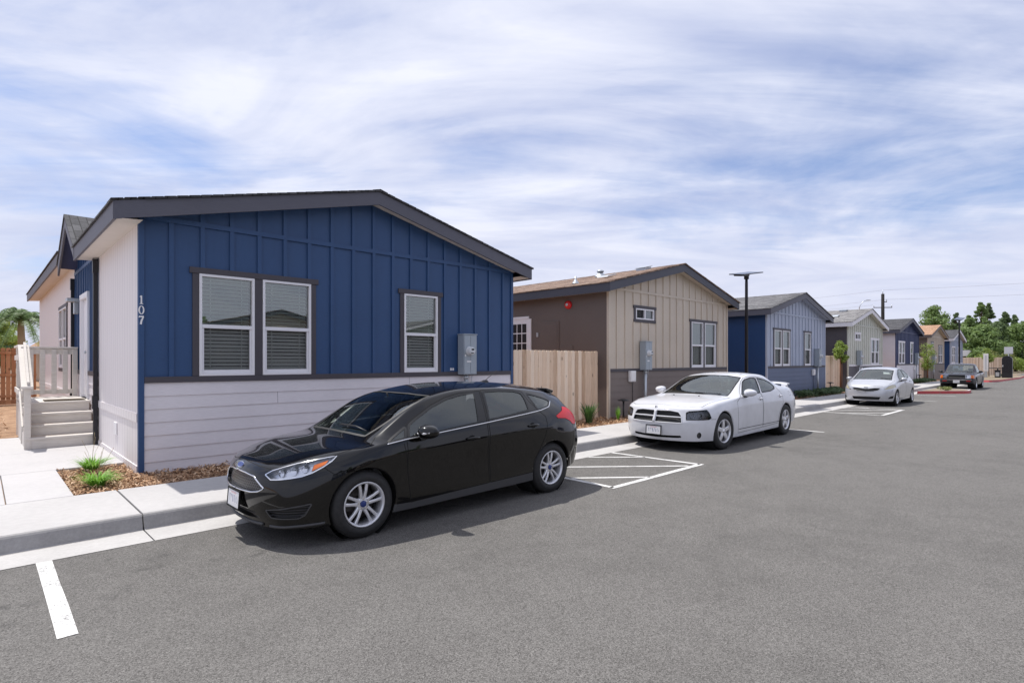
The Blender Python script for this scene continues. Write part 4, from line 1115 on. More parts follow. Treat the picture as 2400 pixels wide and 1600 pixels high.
def wheel(parent, x, y, z, r, rim_r, w_=.205, style='double5', sgn=1, steer=0, capmat=None, rimmat=None):
    """wheel hub at (x, y, z); outer face towards sgn*y"""
    e = bpy.data.objects.new('wheel', None); COL.objects.link(e); e.parent = parent; e.location = (x, y, z); e.rotation_euler = (0, 0, R(steer)+(0 if sgn == 1 else math.pi)); e.empty_display_size = .1
    h = w_/2; t = MB()
    prof = [(rim_r-.006, -h+.02), (rim_r+.02, -h+.004), (r-.05, -h-.004), (r-.022, -h+.008), (r-.006, -h+.03), (r, -h+.055), (r, h-.055), (r-.006, h-.03), (r-.022, h-.008), (r-.05, h+.004), ((r+rim_r)/2, h+.007), (rim_r+.022, h+.003), (rim_r+.008, h-.004), (rim_r-.004, h-.014)]
    t.lathe(prof, (0, 0, 0), 1, 48)
    for gx in (-.05, -.018, .018, .05): t.lathe([(r+.0005, gx-.006), (r-.012, gx-.003), (r-.012, gx+.003), (r+.0005, gx+.006)], (0, 0, 0), 1, 48)
    t.build('tyre', M['tyre'], e, fix=False)
    rm = MB(); f = h-.012
    rm.lathe([(rim_r-.004, h-.010), (rim_r+.004, h-.002), (rim_r-.006, h+.001), (rim_r-.016, h-.008), (rim_r-.022, h-.03), (rim_r-.03, -h+.03), (rim_r-.01, -h+.02)], (0, 0, 0), 1, 48)
    def spoke(a, r0, r1, w0, w1, y0, y1, th=.022):
        d = Vector((math.cos(a), 0, math.sin(a))); n = Vector((-d.z, 0, d.x)); vs = []
        K = 5
        for k in range(K+1):
            u = k/K; rr = r0+(r1-r0)*u; ww = (w0+(w1-w0)*u)/2; yy = y0+(y1-y0)*u+.010*math.sin(u*math.pi)
            for sg, dy in ((-1, -.006), (-.62, 0), (.62, 0), (1, -.006), (1, -th), (-1, -th)):
                p = d*rr+n*ww*sg; vs.append((p.x, yy+dy, p.z))
        fs = []
        for k in range(K):
            for j in range(6): fs.append((k*6+j, k*6+(j+1) % 6, (k+1)*6+(j+1) % 6, (k+1)*6+j))
        rm.add(vs, fs, 0, False)
    nuts = MB(); cc = MB()
    if style == 'double5':
        for k in range(5):
            a = math.pi/2+k*2*math.pi/5
            for da in (-1, 1):
                a0, a1 = a+da*.30, a+da*.20
                p0, p1 = Vector((math.cos(a0), 0, math.sin(a0)))*.055, Vector((math.cos(a1), 0, math.sin(a1)))*(rim_r-.012)
                d = p1-p0; an = math.atan2(d.z, d.x)
                n = Vector((-d.normalized().z, 0, d.normalized().x)); vs = []
                for u, ww, yy in ((0, .017, f-.022), (.5, .0135, f-.010), (1, .016, f-.012)):
                    c = p0+d*u
                    for sg, dy in ((-1, -.007), (-.5, 0), (.5, 0), (1, -.007), (1, -.028), (-1, -.028)): q = c+n*ww*sg; vs.append((q.x, yy+dy, q.z))
                rm.add(vs, [(k_*6+j, k_*6+(j+1) % 6, (k_+1)*6+(j+1) % 6, (k_+1)*6+j) for k_ in range(2) for j in range(6)])
        rm.lathe([(.0, f-.024), (.05, f-.024), (.068, f-.032), (.07, f-.055)], (0, 0, 0), 1, 30)
        for k in range(5):
            a = math.pi/2+k*2*math.pi/5+math.pi/5*0; nuts.tube([(.052*math.cos(a), f-.03, .052*math.sin(a)), (.052*math.cos(a), f-.016, .052*math.sin(a))], .0095, 8)
        cc.lathe([(.031, f-.026), (.031, f-.015), (.026, f-.011), (0, f-.009)], (0, 0, 0), 1, 24)
    elif style == 'star5':
        for k in range(5):
            a = math.pi/2+k*2*math.pi/5; spoke(a, .03, rim_r-.01, .088, .066, f-.012, f-.006, .03)
        rm.lathe([(0, f-.004), (.045, f-.006), (.065, f-.018), (.07, f-.05)], (0, 0, 0), 1, 30)
        for k in range(5):
            a = math.pi/2+(k+.5)*2*math.pi/5; nuts.tube([(.058*math.cos(a), f-.03, .058*math.sin(a)), (.058*math.cos(a), f-.008, .058*math.sin(a))], .011, 8)
        cc.lathe([(.028, f-.006), (.028, f+.003), (0, f+.006)], (0, 0, 0), 1, 20)
    elif style == 'cap':
        rm.lathe([(0, f+.004), (.05, f+.002), (.09, f-.012), (rim_r-.05, f-.002), (rim_r-.01, f-.012)], (0, 0, 0), 1, 40)
        for k in range(9):
            a = k*2*math.pi/9; nuts.tube([((rim_r-.055)*math.cos(a), f-.01, (rim_r-.055)*math.sin(a)), ((rim_r-.055)*math.cos(a), f+.002, (rim_r-.055)*math.sin(a))], .022, 10)
        cc.lathe([(.03, f+.001), (.03, f+.007), (0, f+.009)], (0, 0, 0), 1, 20)
    else:
        rm.lathe([(0, f-.03), (.05, f-.03), (.07, f-.045), (rim_r-.05, f-.02), (rim_r-.015, f-.04)], (0, 0, 0), 1, 40)
        for k in range(8):
            a = k*2*math.pi/8; nuts.tube([((rim_r-.06)*math.cos(a), f-.05, (rim_r-.06)*math.sin(a)), ((rim_r-.06)*math.cos(a), f-.024, (rim_r-.06)*math.sin(a))], .018, 10)
        cc.lathe([(.035, f-.03), (.035, f-.005), (0, f)], (0, 0, 0), 1, 20)
    rm.build('rim', rimmat or M['alloy'], e); cc.build('hub_cap', capmat or M['chrome'], e); nuts.build('wheel_nuts', M['alloy_dark'] if style in ('cap', 'steel') else M['chrome'], e)
    bd = MB(); bd.lathe([(0, -.01), (rim_r-.06, -.012), (rim_r-.06, -.03), (0, -.031)], (0, 0, 0), 1, 36)
    bd.box(.03, rim_r-.045, -.035, .012, -.06, .07); bd.lathe([(0, -h+.05), (rim_r-.02, -h+.05)], (0, 0, 0), 1, 30, 1); bd.build('brake_disc', [M['alloy_dark'], M['under']], e)
    return e

def well(mb, x, z, r, y0, y1):
    mb.lathe([(r, y1), (r+.01, y0+.02), (0, y0)], (x, 0, z), 1, 30)
def seat(parent, x, y, zb, mat, wide=.25, back=.60):
    mb = MB()
    def slab(pts, th):
        for a, b in zip(pts[:-1], pts[1:]): pass
    mb.hexa([(x-.25, y-wide, zb), (x+.25, y-wide, zb), (x-.25, y+wide, zb), (x+.25, y+wide, zb), (x-.25, y-wide, zb+.13), (x+.27, y-wide, zb+.17), (x-.25, y+wide, zb+.13), (x+.27, y+wide, zb+.17)])
    mb.hexa([(x-.34, y-wide, zb+.10), (x-.20, y-wide, zb+.10), (x-.34, y+wide, zb+.10), (x-.20, y+wide, zb+.10), (x-.50, y-wide*.85, zb+.1+back), (x-.40, y-wide*.85, zb+.1+back), (x-.50, y+wide*.85, zb+.1+back), (x-.40, y+wide*.85, zb+.1+back)])
    n = 1 if wide < .4 else 2
    for k in range(n):
        yy = y if n == 1 else y+(-1, 1)[k]*.33
        mb.box(x-.51, x-.42, yy-.12, yy+.12, zb+back+.14, zb+back+.32)
    return mb.build('seat', mat, parent, bevel=.035)
def steering(parent, x, y, z, mat):
    mb = MB(); pts = []
    for k in range(25):
        a = 2*math.pi*k/24; pts.append((x+.18*math.sin(a)*.42, y+.185*math.cos(a), z+.18*math.sin(a)*.9))
    mb.tube(pts, .015, 8, caps=False); mb.tube([(x, y-.17, z), (x+.02, y, z-.01), (x, y+.17, z)], .02, 6); mb.tube([(x, y, z), (x+.3, y, z-.12)], .035, 8)
    return mb.build('steering_wheel', mat, parent)
def plate(parent, x, y, z, rot, wd=.305, ht=.155, frame=None):
    t = bpy.data.materials.get('number_plate')
    if not t:
        q = NT('number_plate'); v = q.coord('Object'); s_ = q.n.new('ShaderNodeSeparateXYZ'); q.link(v, s_.inputs[0])
        ax = q.math('ABSOLUTE', s_.outputs['Z']); row = q.math('LESS_THAN', ax, .034)
        bl = q.ramp(q.noise(q.coord('Object', (1, 34, 9)), 1.0, 2), [(.45, 0), (.6, 1)])
        hd = q.math('MULTIPLY', q.math('GREATER_THAN', s_.outputs['Z'], .045), q.math('LESS_THAN', s_.outputs['Z'], .062))
        inn = q.math('LESS_THAN', q.math('ABSOLUTE', s_.outputs['Y']), .115)
        c = q.mix(q.math('MULTIPLY', q.math('MULTIPLY', row, bl), q.math('MULTIPLY', inn, .75)), (.74, .74, .76), (.18, .20, .32))
        c = q.mix(q.math('MULTIPLY', hd, q.math('MULTIPLY', q.math('LESS_THAN', q.math('ABSOLUTE', s_.outputs['Y']), .07), .45)), c, (.6, .15, .18))
        q.base(c); q.set(Roughness=.4); t = q.m
    mb = MB(); mb.box(-.004, .004, -wd/2, wd/2, -ht/2, ht/2); o = mb.build('number_plate', t, parent, (x, y, z), rot=rot, bevel=.003)
    if frame:
        mb = MB(); a, b = wd/2, ht/2
        for (y0, y1, z0, z1) in ((-a-.012, a+.012, b, b+.014), (-a-.012, a+.012, -b-.014, -b), (-a-.012, -a, -b, b), (a, a+.012, -b, b)): mb.box(-.006, .008, y0, y1, z0, z1)
        mb.build('plate_frame', frame, o)
    return o
def door_mirror(parent, x, y, z, mat, base_mat, L=.20, H=.15, D=.12, signal=None, sg=1):
    bm = bmesh.new(); bmesh.ops.create_uvsphere(bm, u_segments=20, v_segments=12, radius=1)
    for v in bm.verts:
        c = v.co; sx = c.x if c.x > 0 else max(c.x, -.35); k = 1-.18*c.y
        v.co = Vector((sx*D*k, c.y*L/2*1.0+.02, (abs(c.z)**.8)*(1 if c.z > 0 else -1)*H/2*k)); v.co.x -= .05*(v.co.y/L)**2
        v.co.y *= sg
    if sg < 0: bmesh.ops.reverse_faces(bm, faces=bm.faces)
    for f in bm.faces: f.smooth = True
    me = bpy.data.meshes.new('wing_mirror'); bm.to_mesh(me); bm.free(); o = link('wing_mirror', me, mat, parent, (x, y*sg, z))
    mb = MB(); mb.tube([(.02, -.16*sg, -H*.5), (.015, -.07*sg, -H*.47), (0, .0, -H*.3)], [.035, .03, .028], 8); mb.build('mirror_arm', base_mat, o)
    mb = MB(); mb.lathe([(0, 0), (.9, 0)], (0, 0, 0), 0, 20); mb.v = [(-.046*D/.12, b*L/2*.86+.02*sg, c*H/2*.86) for a, b, c in mb.v]; mb.build('mirror_glass', M['chrome'], o)
    if signal:
        mb = MB(); mb.tube([(D*.93, -.03*sg, -.012), (D*.78, .055*sg, -.008), (D*.45, .10*sg, 0)], [.011, .014, .008], 8); mb.build('mirror_signal', signal, o)
    return o
def door_handle(cb, parent, x, z, mat, L=.19, sg=1, cup=True):
    h = cb.bvh.ray_cast(Vector((x, 4, z)), Vector((0, -1, 0))); p, n = h[0], h[1]; mb = MB(); e = .028
    hs = []
    for k in range(7):
        u = k/6; xx = x+L/2-L*u; q = cb.bvh.ray_cast(Vector((xx, 4, z)), Vector((0, -1, 0)))[0]; hs.append((xx, (q.y+.006+.026*math.sin(math.pi*min(1, max(0, u*1.06-.03)))**.5)*sg, z+.006*math.sin(math.pi*u)))
    mb.tube(hs, [.009, .014, .016, .016, .016, .015, .010], 8)
    o = mb.build('door_handle', mat, parent)
    if cup:
        mb = MB(); rr = []
        cx = x+.01
        for k in range(16):
            a = 2*math.pi*k/16; px, pz = cx+.048*math.cos(a), z+.032*math.sin(a); q = cb.bvh.ray_cast(Vector((px, 4, pz)), Vector((0, -1, 0))); v = q[0]+q[1]*.0015; rr.append((v.x, v.y*sg, v.z))
        mb.add(rr, [tuple(range(16)) if sg == 1 else tuple(range(15, -1, -1))]); mb.build('handle_recess', M['gap'], o)
    return o

def p3(pts, pr): return [to2(Vector(p), pr) for p in pts]

def assemble(S, C, root):
    """C: dict of outlines and looks; builds every part of a saloon or hatchback under root"""
    cb = CarBuild(S, root, {}); paint = C['paint']; fr = lambda c: c.x > 0
    axl = C['axles']; cb.arches(C['arch_r'], C['arch_z'], axl, C.get('lip', .012))
    reg = cb.region
    if 'bumper' in C: reg('front_bumper', p3(C['bumper'], 'diag'), 'diag', fr, nmin=-.5)
    if 'hood' in C: reg('hood', p3(C['hood'], 'top'), 'top', fr, over=['body'])
    if 'cladding' in C: reg('cladding', C['cladding'], 'side', nmin=-.3)
    for i, d in enumerate(C['doors']): reg('door%d' % i, d, 'side', lambda c: c.y > .4, over=['body', 'cladding'] if C.get('door_over_clad') else ['body'])
    for i, d in enumerate(C['windows']): reg('win%d' % i, d, 'side', lambda c: c.y > .3, rnd=C.get('wrnd', .03))
    reg('windshield', C['windshield'], 'front', lambda c: c.x > C['ws_min'] and c.z > C['ws_z'], over=['body', 'hood'], nmin=.08)
    reg('rear_window', C['rear_window'], 'rear', lambda c: c.x < 0, over=['body'], nmin=.05, rnd=.04)
    reg('headlight', p3(C['headlight'], C.get('hl_proj', 'diag')), C.get('hl_proj', 'diag'), fr, nmin=.0)
    if 'amber' in C: reg('amber', p3(C['amber'], C.get('hl_proj', 'diag')), C.get('hl_proj', 'diag'), fr, nmin=0)
    reg('tail', C['tail'], C.get('tail_proj', 'side'), lambda c: c.x < 0 and c.y > .2, nmin=-.1)
    for k in ('grille', 'intake'):
        if k in C: reg(k, C[k], 'front', fr, nmin=.2)
    if 'fog' in C: reg('fog', p3(C['fog'], 'diag'), 'diag', fr, nmin=.1, rnd=.015)
    # gaps
    gm = MB()
    for d in C['doors']: cb.ribbon(gm, d, 'side', C.get('gapw', .007))
    for a in C.get('gaps', []): cb.ribbon(gm, p3(a[1], a[0]) if len(a[1][0]) == 3 else a[1], a[0], a[2] if len(a) > 2 else .006, closed=False)
    # parts
    body = cb.part('body', 'body', paint, root)
    g_ = gm.build('panel_gaps', M['gap'], body, fix=False)
    if 'bumper' in C: cb.part('front_bumper', 'front_bumper', paint, root)
    if 'hood' in C: hood = cb.part('hood', 'hood', paint, root)
    if 'cladding' in C: [cb.part('cladding', 'sill_cladding', C.get('clad_mat', M['trim_grey']), root, q) for q in (1, -1)]
    for sg in (1, -1):
        ds = []
        for i in range(len(C['doors'])):
            d = cb.part('door%d' % i, 'door', paint, root, sg); ds.append(d)
            hx, hz = C['handles'][i]; door_handle(cb, d, hx, hz, C.get('handle_mat', paint), sg=sg)
        for i, (own, nm) in enumerate(C['win_owner']):
            cb.glazed('win%d' % i, nm, (C['side_glass'], M['seal']), ds[own] if own is not None else root, sg, ('side', round_poly(C['windows'][i], C.get('wrnd', .03))), C.get('rim', .026))
        hp = C.get('hl_proj', 'diag')
        hl = cb.lamp('headlight', 'headlight', C.get('hl_mats', (M['reflector'], M['chrome'], M['lens'])), root, sg, depth=C.get('hl_depth', .05), lens=C.get('hl_lens', True), outline=(hp, p3(C['headlight'], hp)), rim=C.get('hl_rim', .010))
        for (bx, by, bz, br) in C.get('bulbs', []):
            bb = MB(); bb.lathe([(br, .02), (br*1.0, .0), (br*.8, -.03), (br*.35, -.05), (0, -.05)], (0, 0, 0), 0, 18); d_ = Vector((1, .45*sg, .12)).normalized(); qt = Vector((1, 0, 0)).rotation_difference(d_)
            bb.v = [tuple(qt @ Vector(v)+Vector((bx, by*sg, bz))) for v in bb.v]; bb.build('lamp_bulb', C.get('bulb_mat', M['chrome']), hl)
        if 'amber' in C: cb.part('amber', 'turn_signal', M['amber'], root, sg, push=.002)
        tp = C.get('tail_proj', 'side'); tl = cb.part('tail', 'tail_light', M['red_lens'], root, sg, push=-.004)
        if tl: cb.seal((tp, C['tail']), M['gap'], tl, sg, .007, 'tail_light_edge', .002)
        if 'fog' in C: cb.lamp('fog', 'fog_recess', C.get('fog_mats', (M['trim_grey'], M['trim_grey'], M['lens'])), root, sg, depth=.03, lens=False, outline=('diag', round_poly(p3(C['fog'], 'diag'), .015)), rim=.012)
        mx, my, mz = C['mirror']; door_mirror(ds[0], mx, my, mz, C.get('mirror_mat', paint), M['trim_grey'], *C.get('mirror_size', (.22, .15, .11)), signal=C.get('mirror_signal'), sg=sg)
    cb.glazed('windshield', 'windshield', (C['front_glass'], M['seal']), root, 'both', ('front', [p for p in C['windshield'] if p[0] >= -.001]), .03)
    cb.glazed('rear_window', 'rear_window', (C['side_glass'], M['seal']), root, 'both')
    for k, dp in (('grille', .03), ('intake', .05)):
        if k in C: cb.lamp(k, k, (C.get(k+'_mat', M['gap']), M['gap'], M['lens']), root, 'both', depth=dp, lens=False)
    # wheels and dark underside
    for a in axl:
        for sg in (1, -1):
            wheel(root, a, sg*C['track'], C['tyre_r'], C['tyre_r'], C['rim_r'], C.get('tyre_w', .205), C['rim_style'], sg, C.get('steer', 0) if a > 0 else 0, C.get('capmat'))
    ub = MB(); L0, L1 = S['stations'][-1]+.25, S['stations'][0]-.15; W_ = C['track']-.17
    ub.box(L0, L1, -W_, W_, C.get('floor', .19), .30); r_ = C['arch_r']
    f0, f1 = axl[1]+r_+.03, axl[0]-r_-.03; ub.box(f1 if f1 < f0 else f0, f0 if f1 < f0 else f1, -C['track']-.02, C['track']+.02, C.get('floor', .19)+.015, .31)
    ub.box(C['axles'][0]-.25, L1-.05, -W_-.0, W_, .301, C.get('bay_z', .62)); ub.box(L0+.05, C['axles'][1]+.25, -W_, W_, .301, .60)
    un = ub.build('underbody', M['under'], root)
    wl_ = MB()
    for a in axl:
        for sg in (1, -1):
            q = MB(); q.lathe([(r_+.015, C['track']+.05), (r_+.02, C['track']-.26), (0.01, C['track']-.27)], (a, 0, C['arch_z']), 1, 30)
            if sg < 0: q = mirror_y(q)
            o = len(wl_.v); wl_.v += q.v; wl_.f += [[i+o for i in f] for f in q.f]; wl_.mi += q.mi; wl_.sm += q.sm
    wl_.build('wheel_arch', M['under'], root)
    # cabin
    sm = C.get('seat_mat', M['seat_dark']); zf = .30
    for sg in (1, -1): seat(root, C.get('seat_x', .05), sg*.36, zf, sm)
    seat(root, C.get('seat_x', .05)-.85, 0, zf+.02, sm, .62, .58)
    steering(root, C.get('seat_x', .05)+.42, .36, C.get('wheel_z', .86), M['dash'])
    db = MB(); x0 = C['dash_x']; zd = C['dash_z']
    db.hexa([(x0-.35, -.68, .45), (x0, -.68, .45), (x0-.35, .68, .45), (x0, .68, .45), (x0-.30, -.68, zd), (x0, -.70, zd-.04), (x0-.30, .68, zd), (x0, .70, zd-.04)])
    db.tube([(x0-.32, .2, zd-.01), (x0-.32, .36, zd+.03), (x0-.32, .52, zd-.01)], .05, 8)
    db.build('dashboard', C.get('dash_mat', M['dash']), root, bevel=.02)
    rm = MB(); rx, rz = C['rv_mirror']; rm.hexa([(rx-.02, -.12, rz-.03), (rx, -.12, rz-.03), (rx-.02, .12, rz-.03), (rx, .12, rz-.03), (rx-.02, -.12, rz+.03), (rx, -.12, rz+.03), (rx-.02, .12, rz+.03), (rx, .12, rz+.03)])
    rm.tube([(rx, 0, rz), (rx+.04, 0, rz+.08)], .012, 6); rm.build('interior_mirror', M['dash'], root, bevel=.01)
    # wipers lie on the glass
    wm = MB()
    for (pts) in C.get('wipers', []):
        hs = []
        for (y, z) in pts:
            h = cb.bvh.ray_cast(Vector((4, y, z)), Vector((-1, 0, 0)))
            if h[0] is not None: hs.append(h[0]+h[1]*.018)
        if len(hs) > 1: wm.tube(hs, .009, 6)
    if wm.v: wm.build('wiper', M['black'], root)
    return cb, body
# ------------------------------------------------------------------ black hatchback
HATCH = dict(
    stations=[2.03, 1.93, 1.78, 1.6, 1.42, 1.27, 1.1, .92, .74, .55, .3, 0, -.3, -.6, -.9, -1.15, -1.4, -1.6, -1.76, -1.88, -1.97],
    R0=[(2.03, .66, .185), (1.78, .80, .18), (1.5, .865, .19), (1.0, .865, .185), (0, .862, .195), (-1, .865, .21), (-1.5, .865, .25), (-1.8, .82, .30), (-1.97, .72, .32)],
    R1=[(2.03, .70, .33), (1.78, .84, .34), (1.5, .89, .36), (1.0, .89, .33), (0, .882, .34), (-1, .89, .36), (-1.5, .895, .40), (-1.8, .86, .44), (-1.97, .76, .46)],
    R2=[(2.03, .69, .48), (1.78, .845, .51), (1.5, .912, .56), (1.0, .898, .56), (0, .882, .57), (-.8, .888, .60), (-1.2, .912, .60), (-1.5, .915, .60), (-1.8, .875, .62), (-1.97, .79, .62)],
    R3=[(2.03, .65, .60), (1.78, .82, .66), (1.5, .912, .72), (1.0, .918, .755), (0, .922, .80), (-1, .928, .845), (-1.5, .912, .845), (-1.8, .855, .82), (-1.97, .77, .80)],
    R4=[(2.03, .6, .71), (1.78, .755, .781), (1.5, .835, .832), (1.27, .868, .852), (1.1, .885, .872), (.86, .89, .895), (.5, .893, .925), (0, .893, .964), (-.6, .883, 1.012), (-1.1, .862, 1.045), (-1.45, .825, 1.05), (-1.8, .765, 1.02), (-1.97, .70, .97)],
    T1=[(1.93, 0.54, 0.754), (1.78, 0.64, 0.802), (1.5, 0.735, 0.852), (1.27, 0.8, 0.858), (1.1, 0.82, 0.897), (0.92, 0.812, 0.958), (0.74, 0.8, 1.037), (0.5, 0.79, 1.11), (0, 0.772, 1.176), (-0.6, 0.76, 1.182), (-1.1, 0.748, 1.173), (-1.4, 0.73, 1.155), (-1.6, 0.71, 1.132), (-1.76, 0.69, 1.094), (-1.88, 0.67, 1.04)],
    T2=[(1.93, 0.38, 0.775), (1.78, 0.47, 0.823), (1.5, 0.585, 0.865), (1.27, 0.68, 0.864), (1.1, 0.7, 0.942), (0.92, 0.692, 1.049), (0.74, 0.675, 1.156), (0.55, 0.655, 1.255), (0.3, 0.64, 1.312), (0, 0.632, 1.36), (-0.6, 0.62, 1.357), (-1.1, 0.602, 1.32), (-1.4, 0.588, 1.285), (-1.6, 0.575, 1.256), (-1.76, 0.565, 1.22), (-1.88, 0.585, 1.1)],
    T3=[(1.93, 0.22, 0.785), (1.78, 0.25, 0.835), (1.5, 0.32, 0.88), (1.27, 0.36, 0.902), (1.1, 0.37, 0.982), (0.92, 0.37, 1.089), (0.74, 0.36, 1.201), (0.55, 0.35, 1.3), (0.3, 0.34, 1.362), (0, 0.335, 1.41), (-0.6, 0.33, 1.413), (-1.1, 0.325, 1.38), (-1.4, 0.32, 1.35), (-1.6, 0.315, 1.326), (-1.76, 0.31, 1.29), (-1.88, 0.32, 1.14)],
    T4=[(1.93, 0, 0.79), (1.78, 0, 0.84), (1.5, 0, 0.89), (1.42, 0, 0.9), (1.27, 0, 0.922), (1.1, 0, 0.997), (0.92, 0, 1.104), (0.74, 0, 1.216), (0.55, 0, 1.315), (0.3, 0, 1.377), (0, 0, 1.425), (-0.6, 0, 1.427), (-1.1, 0, 1.4), (-1.4, 0, 1.37), (-1.6, 0, 1.346), (-1.76, 0, 1.31), (-1.88, 0, 1.15)],
    front=dict(u=[0, .36, .68, .88], c=[(2.155, .185), (2.205, .33), (2.215, .47), (2.205, .62), (2.13, .765)], pow=2.4),
    rear=dict(u=[0, .36, .68, .88], c=[(-2.09, .30), (-2.165, .44), (-2.175, .60), (-2.12, .80), (-2.05, .985)], pow=3),
    creases=[('R', 4, 4, 16, .35), ('R', 3, 5, 17, .75), ('R', 1, 6, 15, .8), ('T', 2, 1, 5, .5), ('T', 2, 5, 18, .55), ('X', 18, 0, 5, .7)])
M['paint_black'] = m_carpaint('black_car_paint', (.0016, .0014, .0016), .2, ior=1.48)
M['tint'] = m_glass('tinted_glass', (.13, .135, .15), 1.95); M['wsglass'] = m_glass('windshield_glass', (.72, .84, .80), 2.3)
def m_mesh_grille(name, sc=(55, 55, 38)):
    t = NT(name); tc_ = t.n.new('ShaderNodeTexCoord'); s_ = t.n.new('ShaderNodeSeparateXYZ'); t.link(tc_.outputs['Object'], s_.inputs[0])
    cx = t.math('MULTIPLY', s_.outputs['Y'], 30); cz = t.math('MULTIPLY', s_.outputs['Z'], 44)
    row = t.math('FLOOR', cz); fx = t.math('ABSOLUTE', t.math('SUBTRACT', t.math('FRACT', t.math('ADD', cx, t.math('MULTIPLY', t.math('MODULO', row, 2), .5))), .5)); fz = t.math('ABSOLUTE', t.math('SUBTRACT', t.math('FRACT', cz), .5))
    k = t.math('ADD', t.math('MULTIPLY', fx, 1.1), fz); kk = t.ramp(k, [(.52, 0), (.60, 1)])
    t.base(t.mix(kk, (.004, .004, .004), (.10, .10, .11))); t.set(Roughness=.3); t.bump(kk, 1, .02); return t.m
def m_slats(name, freq=55, c=(.09, .09, .095)):
    t = NT(name); tc_ = t.n.new('ShaderNodeTexCoord'); s_ = t.n.new('ShaderNodeSeparateXYZ'); t.link(tc_.outputs['Object'], s_.inputs[0])
    f = t.math('FRACT', t.math('MULTIPLY', s_.outputs['Z'], freq)); k = t.ramp(f, [(.25, 0), (.45, 1), (.8, 1), (.95, 0)])
    t.base(t.mix(k, (.006, .006, .006), c)); t.set(Roughness=.45); t.bump(k, 1, .02); return t.m
